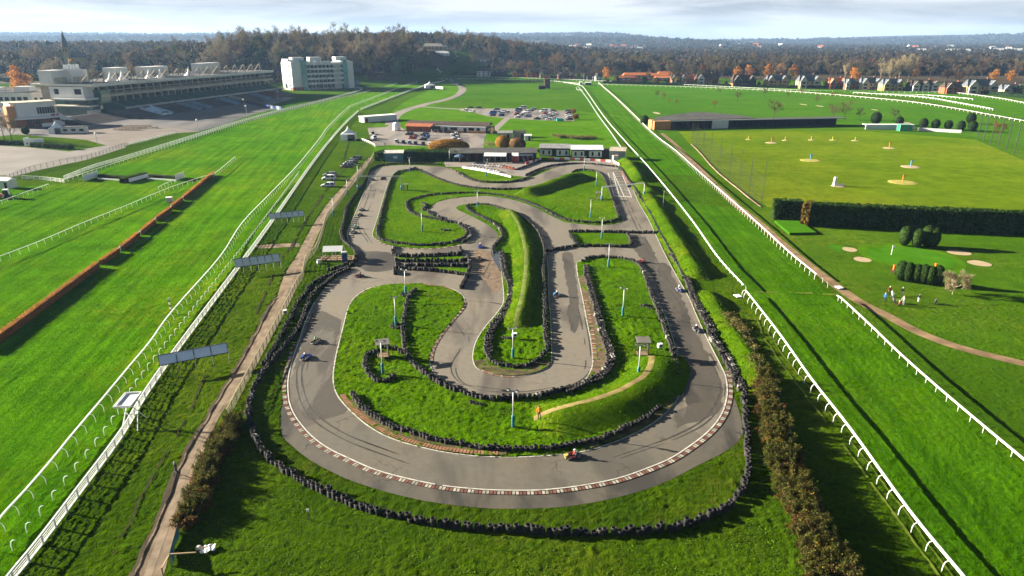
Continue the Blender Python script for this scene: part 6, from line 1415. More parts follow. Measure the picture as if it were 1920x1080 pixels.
# small structures beside the pits
for lab, q, s, m in (('small pale shed right of the orange willows', (1191, 0), 0, None),):
    pass
def shed(lab, q, L, D, h, wall, roof, rz=0.0, cat='shed', name='shed'):
    t = thing(name, lab, cat, P(*q), rz); seg('wall', wall, t, lambda k: k.box((0, D / 2, h / 2), (L, D, h)))
    seg('roof', roof, t, lambda k: k.add([(-L / 2 - .2, -.3, h), (L / 2 + .2, -.3, h), (L / 2 + .2, D / 2, h + D * .22), (-L / 2 - .2, D / 2, h + D * .22), (L / 2 + .2, D + .3, h), (-L / 2 - .2, D + .3, h)], [(0, 1, 2, 3), (3, 2, 4, 5), (1, 4, 2), (0, 3, 5), (5, 4, 1, 0)]))
    seg('door', DARKWOOD, t, lambda k: k.box((L * .2, -.04, 1), (.9, .1, 2)))
shed('grey roofed shed behind the orange willows', (947, 259), 7, 4, 2.4, M('shed_grey', (.3, .29, .27), .8), M('shed_roof', (.3, .29, .28), .8))
shed('dark roofed shed behind the pinkish willow', (974, 258), 6, 4, 2.4, M('shed_grey', (.3, .29, .27), .8), ROOFG)
shed('small white shed alone on the grass right of the willows', (990, 264), 3, 2.5, 2.4, WHITER, WHITE)
shed('red brick tower like hut standing in the far infield', (1026.5, 166), 5, 5, 8.5, M('maroon_wall', (.1, .03, .03), .8), M('maroon_roof', (.07, .03, .03), .8), .0, 'tower', 'tower_hut')
shed('low dark box beside the maroon tower in the far infield', (1016, 167.5), 6, 5, 3, TIMBER, ROOFG, .0, 'cabin', 'cabin')
shed('white starting box by the far right rails', (1089, 160), 3, 3, 3, WHITER, WHITE, 0, 'hut', 'start_hut')
shed('white low van like cabin by the far right rails', (1103, 159.5), 6, 3, 2.4, TIMBER, WHITE, 0, 'cabin', 'cabin')
shed('white plastic cabin beside the mower at the far left edge', (8, 354), 4, 3, 2.6, WHITER, WHITE, -.2, 'cabin', 'cabin')
# driving range bays
c = P(1232, 244); t = thing('range_building', 'long dark driving range building with open bays and a black roof', 'driving range', c, ang((1232, 244), (1378, 241))); A = (P(1378, 241) - c).length
A2 = (P(1622, 242.5) - c).length
seg('brick_end', BRICKO, t, lambda k: k.box((3, 5, 2.2), (9, 9, 4.4))); seg('rear_wall', TIMBER, t, lambda k: k.box((A2 * .45, 9.5, 1.9), (A2 * .88, .4, 3.8)))
seg('roof', ROOFG, t, lambda k: (k.box((A2 * .5, 6, 4.0), (A2 * .96, 8.4, .35)), k.add([(-2, 3, 4.4), (A * 1.35, 8, 4.4), (A * 1.3, 22, 4.6), (A * .8, 30, 6.0), (6, 18, 4.8)], [(0, 1, 2, 3, 4)]), k.add([(-2, 3, 4.4), (A * 1.35, 8, 4.4), (A * 1.35, 8, 0), (-2, 3, 0)], [(0, 3, 2, 1)]), k.add([(A * 1.35, 8, 4.4), (A * 1.3, 22, 4.6), (A * 1.3, 22, 0), (A * 1.35, 8, 0)], [(0, 3, 2, 1)])))
nb = 34
for i in range(nb):
    x = 12 + (A2 - 16) * i / nb
    seg('bay_divider', M('bay_navy', (.02, .025, .035), .6), t, lambda k: k.box((x, 6.2, 1.9), (.2, 6.4, 3.6)))
seg('bay_screen', M('bay_dark', (.015, .018, .02), .7), t, lambda k: k.box((A2 * .52, 8.9, 1.9), (A2 * .9, .3, 3.4)))
seg('white_door', WHITER, t, lambda k: k.box((A * .82, 1.6, 2.1), (9, .3, 4.2))); seg('parapet', WHITER, t, lambda k: k.box((A2 * .5, 1.7, 4.25), (A2 * .95, .2, .35)))
t = thing('low_wall', 'low white wall continuing right from the driving range building', 'wall', P(1622, 242.5), ang((1622, 242.5), (1714, 242.5))); L = (P(1714, 242.5) - P(1622, 242.5)).length
seg('face', WHITER, t, lambda k: k.box((L / 2, 0, 1.1), (L, .4, 2.2))); seg('coping', WHITE, t, lambda k: k.box((L / 2, 2, 2.3), (L, 4, .2)))
t = thing('low_wall', 'short detached white wall below the clipped round trees', 'wall', P(1720, 245), ang((1720, 245), (1802, 249.5))); L = (P(1802, 249.5) - P(1720, 245)).length
seg('face', WHITER, t, lambda k: k.box((L / 2, 0, .7), (L, .4, 1.4))); seg('coping', WHITE, t, lambda k: k.box((L / 2, 0, 1.45), (L, .6, .1)))
t = thing('ball_cage', 'green netted cage at the end of the low white wall', 'cage', P(1698, 246)); seg('net', paint('net_green', (.02, .25, .12)), t, lambda k: k.box((0, 1.5, 1.6), (6, 3, 3.2))); seg('frame', STEEL, t, lambda k: [k.beam((x, y, 0), (x, y, 3.4), .12) for x in (-3.1, 3.1) for y in (-.1, 3.1)])
# range targets
for lab, q, w_, c_ in (('pale sand target with a yellow flag, leftmost on the range', (1403, 262), 6, (.6, .5, .05)), ('sand target with a tall orange bird shaped flag at the left', (1446, 268), 13, (.7, .16, .03)), ('pale sand target with a yellow flag, second of the back row', (1472, 263.5), 7, (.6, .5, .05)), ('pale sand target with a yellow flag, third of the back row', (1521, 263), 7, (.6, .5, .05)), ('pale sand target with a green yellow flag, fourth of the back row', (1561, 263), 7, (.5, .55, .05)), ('pale sand target with a lime flag, rightmost of the back row', (1603, 264), 8, (.4, .55, .05)), ('sand target with an orange flag at the right', (1667, 278), 13, (.75, .25, .03)), ('large yellow target with a blue flag in the middle', (1519, 301), 22, (.1, .3, .6)), ('sandy target with a blue flag at the right middle', (1707, 313), 20, (.1, .3, .6)), ('round yellow ringed target with an orange flag', (1692, 342), 30, (.7, .2, .03)), ('white pillar target nearest the dark hedge', (1572, 349), 16, (.75, .75, .72))):
    t = thing('range_target', lab, 'target', P(*q), 0, 'targets on the driving range')
    r_ = mpp(q[1]) * w_ * .85
    seg('sand_disc', M('target_yellow', (.3, .26, .05), .9) if 'yellow target' in lab or 'ringed' in lab else SAND, t, lambda k: k.lathe([(.02, .25), (r_ * .8, .2), (r_, .03)], (0, 0, 0), 20))
    hh = 2.4 if w_ > 10 else 1.7; fm = paint('flag%d' % q[0], c_)
    if 'pillar' in lab: seg('pillar', fm, t, lambda k: (k.box((-1.2, 0, 1.5), (1.0, 1.0, 2.8), 0, 0, (.8, .8)), k.box((.4, -.3, .5), (2.2, .8, .5))))
    else: seg('flag_pole', fm, t, lambda k: k.beam((0, 0, .1), (0, 0, hh), .22)); seg('flag', fm, t, lambda k: k.add([(0, 0, hh * .62), (.9, .2, hh * .8), (1.0, .3, hh), (0, 0, hh), (0, .15, hh * .62), (.9, .35, hh * .8), (1.0, .45, hh), (0, .15, hh)], [(0, 1, 2, 3), (7, 6, 5, 4), (0, 4, 5, 1), (1, 5, 6, 2), (2, 6, 7, 3)]))
# net poles of the driving range
NETP = M('net_pole', (.03, .036, .03), .7, .2)
for i, (x, y, h) in enumerate(((1296, 271, 9), (1305, 279, 10), (1317, 292, 11), (1331, 309, 12), (1347, 325, 12.5), (1366, 341, 12.5), (1384, 355, 12.5), (1403, 371, 12.5), (1427, 389, 12.5))):
    t = thing('net_pole', 'thin net pole left of the driving range, %s from the far end' % (ords + ['ninth'])[i], 'pole', P(x, y), 0, 'net poles left of the driving range')
    seg('pole', NETP, t, lambda k: k.tube([(0, 0, 0), (0, 0, h)], [.09, .06], 6)); seg('stay', NETP, t, lambda k: k.tube([(0, 0, h * .85), (1.5, .6, 0)], .03, 4)); seg('cap', NETP, t, lambda k: k.box((0, 0, h + .05), (.3, .3, .1)))
q = resample(PP([(1296, 271), (1305, 279), (1317, 292), (1331, 309), (1347, 325), (1366, 341), (1384, 355), (1403, 371), (1427, 389)]), 1.6); t = thing('ball_net', 'sagging dark mesh net strung between the thin poles left of the driving range', 'net', q[0])
k = MB(); H_ = 9.0
for a, b_ in zip(q, q[1:]):
    for j in range(10): k.beam(a - q[0] + Vector((0, 0, .1 + H_ * j / 9)), b_ - q[0] + Vector((0, 0, .1 + H_ * j / 9)), .035)
    k.beam(a - q[0], a - q[0] + Vector((0, 0, H_)), .03)
k.build('mesh_net', NETP, t); seg('base_board', DIRT, t, lambda k: [k.beam(a - q[0] + Vector((0, 0, .15)), b_ - q[0] + Vector((0, 0, .15)), .3) for a, b_ in zip(q, q[1:])])
for i, (x, y, h) in enumerate(((1832, 262, 14), (1843, 267, 15), (1856, 272, 15), (1870, 278, 15), (1885, 284, 15), (1900, 291, 15))):
    t = thing('net_pole', 'tall net pole right of the driving range, %s from the left' % ords[i], 'pole', P(x, y), 0, 'net poles right of the driving range')
    seg('pole', NETP, t, lambda k: k.tube([(0, 0, 0), (0, 0, h)], [.2, .14], 6)); seg('stay', NETP, t, lambda k: k.tube([(0, 0, h * .85), (2.5, 1, 0)], .04, 4)); seg('cap', NETP, t, lambda k: k.box((0, 0, h + .05), (.4, .4, .1)))
# marquee and marshal shelters on the track
A, B = P(606, 490), P(643, 489); L = (B - A).length
t = thing('marquee', 'small white marquee on the wooden deck by the left bend', 'marquee', A, math.atan2((B - A).y, (B - A).x))
for i in range(2): seg('canopy_panel', TENT, t, lambda k: k.add([(L * i / 2, -.1, 2.1), (L * (i + 1) / 2, -.1, 2.1), (L * (i + 1) / 2, 1.6, 2.9), (L * i / 2, 1.6, 2.9), (L * (i + 1) / 2, 3.3, 2.2), (L * i / 2, 3.3, 2.2)], [(0, 1, 2, 3), (3, 2, 4, 5)]))
for x in (0, L / 2, L):
    for y in (0, 3.2): seg('pole', WHITE, t, lambda k: k.beam((x, y, 0), (x, y, 2.15), .08))
WOODP = M('deck_wood', (.2, .14, .08), .85, .2, .3, 2)
t = thing('timber_deck', 'brown timber deck with rails under the white marquee', 'deck', P(595, 488), .02)
seg('boards', WOODP, t, lambda k: [k.box((1 + i * .9, .6, .3), (.84, 3.4, .1)) for i in range(8)]); seg('rail', WOODP, t, lambda k: [k.beam((0, z2, z), (7.5, z2, z), .09) for z2 in (-1,) for z in (.7, 1.1)]); seg('posts', WOODP, t, lambda k: [k.beam((i * 1.5, -1, 0), (i * 1.5, -1, 1.15), .1) for i in range(6)])
t = thing('portable_toilet', 'blue upright cabin right of the white marquee', 'cabin', P(647, 491.5), .2); seg('body', paint('loo_blue', (.02, .08, .25)), t, lambda k: k.box((0, 0, 1.05), (1.1, 1.1, 2.1))); seg('roof', paint('loo_grey', (.4, .42, .44)), t, lambda k: k.box((0, 0, 2.2), (1.2, 1.2, .2), 0, 0, (.8, .8))); seg('door', paint('loo_dark', (.02, .05, .15)), t, lambda k: k.box((0, -.57, 1.0), (.8, .05, 1.9)))
t = thing('white_barrel', 'white barrel standing below the deck by the marquee', 'barrel', P(597.5, 495)); seg('drum', WHITE, t, lambda k: k.lathe([(.02, 0), (.34, 0), (.36, .3), (.34, .85), (.02, .87)], (0, 0, 0), 12), sm=True); seg('lid', POLE, t, lambda k: k.lathe([(.36, .86), (.36, .92), (.02, .93)], (0, 0, 0), 12))
def shelter(lab, q, rz=0.0, s=1.0):
    t = thing('marshal_shelter', lab, 'shelter', P(*q), rz, 'marshal shelters on the islands')
    seg('platform', WOODP, t, lambda k: k.box((0, 0, .5 * s), (1.6 * s, 1.4 * s, .1)))
    seg('roof', M('shelter_roof', (.14, .13, .115), .85), t, lambda k: k.extrude([(-.9 * s, 2.5 * s), (.9 * s, 2.7 * s), (.9 * s, 2.8 * s), (-.9 * s, 2.6 * s)], -1 * s, 1 * s))
    for x in (-.75, .75):
        for y in (-.65, .65): seg('post', DARKWOOD, t, lambda k: k.beam((x * s, y * s, 0), (x * s, y * s, 2.6 * s), .1))
    seg('back_panel', TIMBER, t, lambda k: k.box((.7 * s, 0, 1.4 * s), (.06, 1.2 * s, 1.7 * s))); seg('side_rail', WOODP, t, lambda k: k.beam((-.8 * s, -.7 * s, 1.3 * s), (.8 * s, -.7 * s, 1.3 * s), .1))
shelter('tall open marshal shelter on the oval island', (1204, 668)); shelter('dark marshal shelter inside the horseshoe of tyres', (719, 672), .3); shelter('dark box shelter at the right foot of the left gantry', (761, 357), 0, .75); shelter('pale box shelter left of the starting grid', (1122, 374), .1, .8)
for lab, q in (('white box on the grass right of the marshal shelter', (1237, 656)), ('white box by the south tip lamp post', (965, 636)), ('white lamp box on the fence by the left bend tyres', (536, 592))):
    t = thing('marker_light', lab, 'light box', P(*q), .3); seg('case', WHITE, t, lambda k: k.box((0, 0, .75), (.7, .5, .6))); seg('post', DARKWOOD, t, lambda k: k.beam((0, 0, 0), (0, 0, .5), .12)); seg('lens', LAMPD, t, lambda k: k.box((0, -.26, .75), (.4, .04, .35)))
t = thing('ladder_frame', 'round speed sign on a thin post beside the right turf', 'sign', P(1243, 388)); seg('post', STEEL, t, lambda k: k.beam((0, 0, 0), (0, 0, 5), .1)); o = seg('disc', LAMPD, t, lambda k: k.lathe([(.02, -.04), (.42, -.04), (.42, .04), (.02, .04)], (0, 0, 0), 14)); o.location = (0, 0, 5); o.rotation_euler = (R(90), 0, 0); seg('base', STEEL, t, lambda k: (k.beam((-.8, 0, .1), (.8, 0, .1), .1), k.beam((0, -.6, .1), (0, .6, .1), .1)))
t.name = 'speed_sign'
for lab, q in (('white slab on the crossing left of the right turf rail', (1383, 557)), ('white slab at the outer end of the right turf crossing', (1573, 541))):
    t = thing('crossing_slab', lab, 'slab', P(*q), ang((1390, 545), (1420, 565))); seg('board', WHITE, t, lambda k: k.box((0, 0, .25), (1.3, 1.0, .12))); seg('blocks', DARKWOOD, t, lambda k: [k.box((x, 0, .1), (.2, .9, .2)) for x in (-.5, .5)])
t = thing('marker_stake', 'short stake with a pale plate in the grass below the tyre wall', 'stake', P(579, 976)); seg('stick', WOODP, t, lambda k: k.beam((0, 0, 0), (0, 0, 1.1), .08)); seg('plate', WHITE, t, lambda k: k.box((0, 0, 1.2), (.26, .06, .3)))
t = thing('flagstick', 'white flagstick on the putting green', 'flag', P(1671, 478)); seg('pin', WHITE, t, lambda k: k.beam((0, 0, 0), (0, 0, 2.2), .08)); seg('flag', WHITE, t, lambda k: k.box((.3, 0, 1.9), (.6, .04, .45)))
for lab, q in (('orange marker post at the left end of the pond', (1676, 506)), ('second orange marker post left of the pond', (1690, 500)), ('orange marker post behind the pond', (1754, 503))):
    t = thing('marker_post', lab, 'marker', P(*q)); seg('stake', ORANGE, t, lambda k: k.beam((0, 0, 0), (0, 0, .9), .3)); seg('top', ORANGE, t, lambda k: k.box((0, 0, .95), (.4, .4, .15)))
t = thing('tarpaulin', 'crumpled white sheet lying on the grass at the bottom left', 'sheet', P(390, 1032), .4)
def f(k):
    n = 9; o = len(k.v)
    for j in range(n):
        for i in range(n):
            x, y = (i / (n - 1) - .5) * 1.3, (j / (n - 1) - .5) * .95
            k.v.append((x + .12 * noise.noise(Vector((x * 3, y * 3, 1))), y + .12 * noise.noise(Vector((x * 3, y * 3, 5))), .14 + .3 * abs(noise.noise(Vector((x * 2.5, y * 2.5, 9))))))
    for j in range(n - 1):
        for i in range(n - 1): a = o + j * n + i; k.f.append((a, a + 1, a + n + 1, a + n)); k.m.append(0)
seg('cloth', WHITE, t, f); seg('stick', WOODP, t, lambda k: k.beam((-.7, -.1, .4), (.6, .1, .45), .07)); seg('bundle', M('buff_rag', (.45, .42, .36), .9), t, lambda k: k.ball((-.75, .45, .2), .32, 8, 5, 0, (1, 1, .6)))
# path side fence: posts with buff netting, and the blue tarpaulin
NET = M('netting_buff', (.34, .31, .2), .9, .1, .25, 2)
def netfence(lab, pts, h, step, m, netw):
    q = resample(smooth(PP(pts), False, 4), step); base = q[len(q) // 2].copy(); t = thing('mesh_fence', lab, 'fence', base, 0, 'mesh fences along the dirt path')
    q.sort(key=lambda p: p.y)
    for i, p in enumerate(q[:100]): seg('post', WOODP, t, lambda k: k.beam(p - base, p - base + Vector((0, 0, h)), .11))
    k = MB()
    for a, b_ in zip(q, q[1:]):
        for z in netw: k.beam(a - base + Vector((0, 0, z)), b_ - base + Vector((0, 0, z)), .05 if z < h - .1 else .1)
        d = (b_ - a); n = 5
        for j in range(n): pa = a + d * j / n - base; k.beam(pa + Vector((0, 0, .05)), pa + Vector((0, 0, h)), .025)
    k.build('netting', m, t)
netfence('buff mesh fence along the right side of the dirt path up to the hedge corner', [(427, 788), (476, 694), (529, 595), (559, 535), (567, 527), (575, 491), (592, 474), (605.5, 438), (614, 410), (636, 382), (672, 332), (700, 302)], 1.5, 2.2, NET, (.1, .4, .7, 1.0, 1.3, 1.5))
netfence('pale rail fence between the walkers path and the parked cars', [(701, 291), (690, 312), (676, 331), (664, 348)], 1.1, 2.2, M('fence_cream', (.6, .55, .42), .8), (.5, 1.1))
netfence('grey mesh fence along the yard at the far left', [(20, 338), (60, 322), (110, 310), (160, 301), (205, 287), (240, 274)], 2.0, 3.0, M('mesh_grey', (.28, .3, .29), .7), (.1, .5, .9, 1.3, 1.7, 2.0))
A = P(335, 1000); B = P(322, 1062); t = thing('windbreak', 'blue tarpaulin windbreak slung between posts by the dirt path', 'windbreak', A, math.atan2((B - A).y, (B - A).x)); L = (B - A).length
def f(k):
    n = 10
    for i in range(n + 1):
        x = L * i / n; s = math.sin(i * .9) * .15; k.v += [(x, s, .1), (x, s * .4 + .1, .75), (x, .02, 1.3 - .5 * (1 - i / n))]
    for i in range(n):
        for j in range(2): a = i * 3 + j; k.f.append((a, a + 1, a + 4, a + 3)); k.m.append(0)
seg('sheet', paint('tarp_blue', (.05, .16, .28)), t, f); seg('post', WOODP, t, lambda k: k.beam((0, 0, 0), (0, 0, 1.1), .1)); seg('post', WOODP, t, lambda k: k.beam((L, 0, 0), (L, 0, 1.4), .1)); seg('top_rail', M('new_wood', (.42, .3, .16), .8), t, lambda k: (k.beam((L, 0, 1.35), (L + .3, 2.2, 1.2), .1), k.beam((L, 0, 1.3), (L + 1.5, -.4, 1.2), .11), k.beam((L + 1.5, -.4, 0), (L + 1.5, -.4, 1.3), .1)))
# picnic tables on the forecourt
def picnic():
    t = thing('picnic_table', 'brown picnic table on the forecourt below the stands', 'picnic table', (0, 0, 0), 0, 'brown picnic tables on the forecourt')
    seg('table_top', WOODP, t, lambda k: k.box((0, 0, .75), (2.6, 1.1, .1)))
    for y in (-.9, .9): seg('bench', WOODP, t, lambda k: k.box((0, y, .45), (2.6, .35, .08)))
    for x in (-.9, .9): seg('leg_frame', WOODP, t, lambda k: (k.beam((x, -.95, 0), (x, .3, .75), .1), k.beam((x, .95, 0), (x, -.3, .75), .1), k.beam((x, -.9, .4), (x, .9, .4), .08)))
    return t
t0 = None
for j, (y, xs) in enumerate(((243.5, (216, 229, 241, 252)), (240.5, (229, 242, 254, 266, 288)), (237.5, (238, 251, 262, 275)))):
    for x in xs:
        q = P(x + 3, y + .6); 
        if t0 is None: t0 = picnic(); t0.location = q; t0.rotation_euler = (0, 0, .3); t0.scale = (1.2,) * 3
        else: dup(t0, q, .3 + rr.uniform(-.2, .2))
# lamp standards at the enclosure
for lab, q in (('white globe lamp standard by the hoardings', (458, 203)), ('white globe lamp standard left of the hoarding end', (463, 217)), ('white globe lamp standard at the forecourt corner', (372, 247)), ('tall thin lamp standard by the yard fence', (184, 276)), ('white globe lamp standard on the lodge lawn', (522, 186))):
    t = thing('street_lamp', lab, 'lamp', P(*q)); seg('pole', POLE, t, lambda k: k.tube([(0, 0, 0), (0, 0, 5.6)], .1, 6)); seg('lamp_head', WHITE, t, lambda k: k.ball((0, 0, 5.9), .5, 10, 6), sm=True)
# mower, left edge
t = thing('tractor', 'white cabbed tractor mower with a red flash parked at the left edge', 'tractor', P(10, 372), R(200)); seg('body', paint('mower_red', (.4, .05, .03)), t, lambda k: k.box((1.2, 0, 1.0), (2.2, 1.2, .9), 0, 0, (.9, .8))); seg('cab', WHITE, t, lambda k: k.box((-.5, 0, 1.7), (1.6, 1.6, 2.0), 0, 0, (.85, .85))); seg('cab_glass', CGLASS, t, lambda k: k.box((-.5, 0, 1.9), (1.5, 1.64, 1.1), 0, 0, (.9, .9)))
for x, r_ in ((-.8, .75), (1.7, .5)):
    for s in (-.9, .9):
        o = seg('wheel', RUB, t, lambda k: k.lathe([(.05, -.18), (r_, -.18), (r_, .18), (.05, .18)], (0, 0, 0), 14, 0, True)); o.location = (x, s, r_); o.rotation_euler = (R(90), 0, 0)

def small_block(lab, q, L, D, h, back, rz=0.0, wm=None):
    at = P(*q) + Vector((0, back, 0)); t = thing('white_block', lab, 'building', at, rz)
    seg('wall', wm or STANDW, t, lambda k: k.box((0, 0, h / 2), (L, D, h))); seg('roof', ROOFG, t, lambda k: k.box((0, 0, h + .12), (L - .6, D - .6, .24)))
    n = max(2, int(L / 3)); seg('windows', DGLASS, t, lambda k: [k.box((-L / 2 + (i + .5) * L / n, -D / 2 - .05, h * .55), (L / n * .5, .15, h * .35)) for i in range(n)])
small_block('small white flat block left of the pavilion behind the bare trees', (10, 240), 13, 9, 7, 10)
small_block('white two storey block behind the pavilion roof', (62, 214), 20, 12, 12, 24, .15)
small_block('long low white kiosk on the edge of the stands forecourt', (128, 252), 11, 4, 3, 6, .2)
for lab, q, s_ in (('white pagoda tent on the terrace left of the grandstand', (18, 228), 7), ('white pagoda tent beside the low white kiosk', (108, 250), 5.5), ('white pagoda tent behind the annexe at the far left edge', (-4, 214), 8)): pagoda(lab, q, s_, .2)
for i, (lab, q, c) in enumerate((('dark van parked on the stand apron', (275, 213), 'black'), ('red van parked on the stand apron', (352, 205), 'red'), ('white van parked on the forecourt edge', (310, 215), 'white'))): car('van' if i != 0 else 'estate car', c, q, 200, lab, 'vehicles on the stand apron')
# ------------------------------------------------------------------ vegetation
def U(r): 
    v = Vector((r.gauss(0, 1), r.gauss(0, 1), r.gauss(0, 1))); return v.normalized() if v.length > 1e-6 else Vector((0, 0, 1))
F_BARE = foliage('bare_twigs_brown', (.075, .05, .032), (.17, .115, .07)); F_GREY = foliage('bare_twigs_grey', (.08, .07, .05), (.19, .155, .105)); F_OLIVE = foliage('olive_twigs', (.06, .06, .02), (.15, .13, .045))
F_ORANGE = foliage('orange_leaves', (.32, .12, .02), (.6, .27, .04), .2); F_RUST = foliage('rust_leaves', (.12, .055, .02), (.24, .115, .035), .2); F_GREEN = foliage('evergreen_leaves', (.012, .03, .012), (.04, .075, .022), .25); F_PINE = foliage('pine_needles', (.01, .024, .016), (.03, .05, .028), .2)
F_PALE = foliage('pale_twigs', (.26, .2, .11), (.46, .37, .22), .15); F_YEW = foliage('yew_leaves', (.02, .05, .012), (.07, .13, .02), .15); F_BRAMBLE = foliage('bramble_leaves', (.03, .024, .01), (.16, .1, .035), .3); F_BRGREEN = foliage('bramble_green', (.03, .045, .008), (.14, .15, .025), .25); F_WILLOW = foliage('willow_gold', (.3, .15, .025), (.55, .3, .06), .15)
BARK = M('bark', (.06, .047, .035), .95, .1, .3, 1.5, objvar=.2); BARKP = M('bark_pale', (.22, .18, .13), .95, .1, .25, 1.5)
def grow(mb, r, p, d, L, rad, depth, tips, up=.25, spread=.7, nseg=3):
    path = [p]; rr_ = [rad]; q = p; dd = d
    for i in range(nseg):
        dd = (dd + U(r) * .2 + Vector((0, 0, up * .35))).normalized(); q = q + dd * (L / nseg); path.append(q); rr_.append(rad * (1 - .62 * (i + 1) / nseg))
    mb.tube(path, rr_, 5 if depth > 1 else 3, cap=False)
    if depth <= 0: tips.append((q, dd, L)); tips.append((path[-2], dd, L)); return
    for k in range(r.choice((3, 4)) if depth > 1 else 3):
        i = r.randint(1, nseg); nd = (dd + U(r) * spread + Vector((0, 0, up))).normalized()
        grow(mb, r, path[i], nd, L * r.uniform(.5, .72), rr_[i] * .62, depth - 1, tips, up, spread)
    tips.append((q, dd, L * .6))
def bare_tree(seed, h, mat, bark=BARK, twigs=1500, wide=1.0, tw=.11, trunk=.28, leaf=0.0, depth=2):
    r = random.Random(seed); t = MB(); tips = []
    t.tube([(0, 0, -.5), (0, 0, h * .05), (r.uniform(-.3, .3), r.uniform(-.3, .3), h * trunk), (r.uniform(-.6, .6), r.uniform(-.6, .6), h * .62)], [h * .022, h * .017, h * .013, h * .006], 7, cap=False)
    n = 8
    for i in range(n):
        a = 2.4 * i + r.uniform(-.4, .4); z = h * (trunk + (.34) * i / n)
        el = r.uniform(.35, .8) + .5 * i / n
        d = Vector((math.cos(a) * wide, math.sin(a) * wide, el)).normalized()
        grow(t, r, Vector((0, 0, z)), d, h * r.uniform(.22, .32), h * .009, depth, tips)
    c = MB()
    for i in range(twigs):
        q, dd, L = r.choice(tips)
        p = q + U(r) * r.uniform(.1, .07 * h); d = (dd * .7 + U(r) * .75 + Vector((0, 0, .3))).normalized()
        ln = r.uniform(.035, .075) * h; s = d.cross(U(r)).normalized() * tw * r.uniform(.5, 1.3)
        if leaf and r.random() < leaf: s *= 2.6; ln *= .55
        c.tri(p - s, p + s, p + d * ln)
    return t.mesh('trunk', bark), c.mesh('crown', mat)
def clump_tree(seed, h, mat, w=.3, n=2200, base=.12, size=.5, shape='round', bark=BARK):
    """leafy crown: many small faces gathered in clumps through the crown's volume"""
    r = random.Random(seed); t = MB(); t.tube([(0, 0, -.5), (0, 0, h * .3), (.1, .1, h * .8)], [h * .022, h * .016, h * .005], 6, cap=False)
    c = MB(); cl = []
    for i in range(34):
        z = r.uniform(base, .97); f = (z - base) / (1 - base)
        rad = w * h * {'round': math.sqrt(max(.02, 1 - (2 * f - 1) ** 2)), 'cone': max(.06, 1 - f) * .95, 'column': .6 * math.sqrt(max(.03, 1 - (2 * f - 1) ** 4))}[shape]
        a = r.uniform(0, 6.28); k = r.uniform(.35, 1)
        cl.append((Vector((math.cos(a) * rad * k, math.sin(a) * rad * k, z * h)), rad * r.uniform(.28, .5) + .02 * h))
        if i % 3 == 0: t.tube([(0, 0, z * h * .8), cl[-1][0]], [h * .006, h * .003], 3, cap=False)
    for i in range(n):
        q, rad = r.choice(cl); u = U(r); p = q + u * rad * r.uniform(.55, 1.05)
        nrm = (u + U(r) * .6).normalized(); x = nrm.cross(Vector((.2, .4, .9))).normalized(); y = nrm.cross(x); s = size * r.uniform(.5, 1.2)
        c.quad(p - x * s * .5 - y * s * .5, p + x * s * .5 - y * s * .5, p + x * s * .35 + y * s * .5, p - x * s * .35 + y * s * .5)
    return t.mesh('trunk', bark), c.mesh('crown', mat)
BIG = [bare_tree(i, 24, m, twigs=2000, wide=w_) for i, (m, w_) in enumerate(((F_BARE, 1), (F_GREY, .9), (F_BARE, 1.2), (F_OLIVE, 1), (F_GREY, 1.1), (F_BARE, .8)))]
IVY = [clump_tree(20, 21, F_GREEN, .27, 2400, .1, .8), clump_tree(21, 19, F_PINE, .24, 2200, .15, .8, 'cone'), clump_tree(22, 20, F_GREEN, .3, 2400, .2, .9)]
ORG = [clump_tree(30, 13, F_ORANGE, .36, 1900, .15, .6), bare_tree(31, 15, F_RUST, twigs=2000, tw=.16, leaf=.5), bare_tree(32, 14, F_ORANGE, twigs=1700, tw=.14, leaf=.5)]
OLV = [bare_tree(40, 15, F_OLIVE, twigs=2200, tw=.14, leaf=.35, wide=1.2), bare_tree(41, 13, F_BARE, twigs=2000, tw=.12, wide=1.2), clump_tree(42, 13, F_OLIVE, .36, 2000, .12, .6)]
POP = [bare_tree(50, 24, F_PALE, BARKP, twigs=1800, wide=.45, tw=.1, trunk=.2), bare_tree(51, 18, F_PALE, BARKP, twigs=1500, wide=.35, tw=.1, trunk=.2)]
def plant(name, label, cat, pair, at, rz=None, sc=1.0, group=None):
    t = thing(name, label, cat, at, random.uniform(0, 6.28) if rz is None else rz, group, sc)
    link('trunk', pair[0], t); link('crown', pair[1], t); return t
HILLH = [(q, PH(*q).y, w_) for q, w_ in (((812, 93), 36), ((795, 103), 17), ((828, 106), 28), ((904, 116), 16), ((877, 112), 8), ((940, 115), 8), ((833, 92), 12), ((812, 143), 30), ((871, 139), 18), ((907, 143.5), 26), ((938, 144), 30), ((972, 145), 22), ((1000, 146), 26))]
def blocks(x, y, m=4):
    px = 960 + FOC * x / (y * CP + (CAM_H - hill(x, y)) * SP)
    return any(abs(px - q[0]) < w_ * .5 + m and hy - 130 < y < hy + 12 for q, hy, w_ in HILLH)
def wood(n, pick, label, group, xr, yr, hs, seed, avoid=None, name='bare_tree', mind=7):
    r = random.Random(seed); pts = []; tries = 0
    while len(pts) < n and tries < n * 60:
        tries += 1; x, y = r.uniform(*xr), r.uniform(*yr)
        if avoid and avoid(x, y): continue
        if any((x - a) ** 2 + (y - b) ** 2 < mind * mind for a, b in pts): continue
        pts.append((x, y)); plant(name, label, 'tree', pick(r), Vector((x, y, hill(x, y) - .2)), None, r.uniform(*hs), group)
def behind(x, y):     # keep clear of the stand, the lodge and the turf
    p = Vector((x, y, 0)) - R0; c, s_ = math.cos(-AG), math.sin(-AG); lx, ly = p.x * c - p.y * s_, p.x * s_ + p.y * c
    if ly < 60 and lx < LG + 30: return True
    if -225 < x < -130 and y < 745: return True
    if y < 730 + (x + 140) * .9 and x > -140: return True
    return False
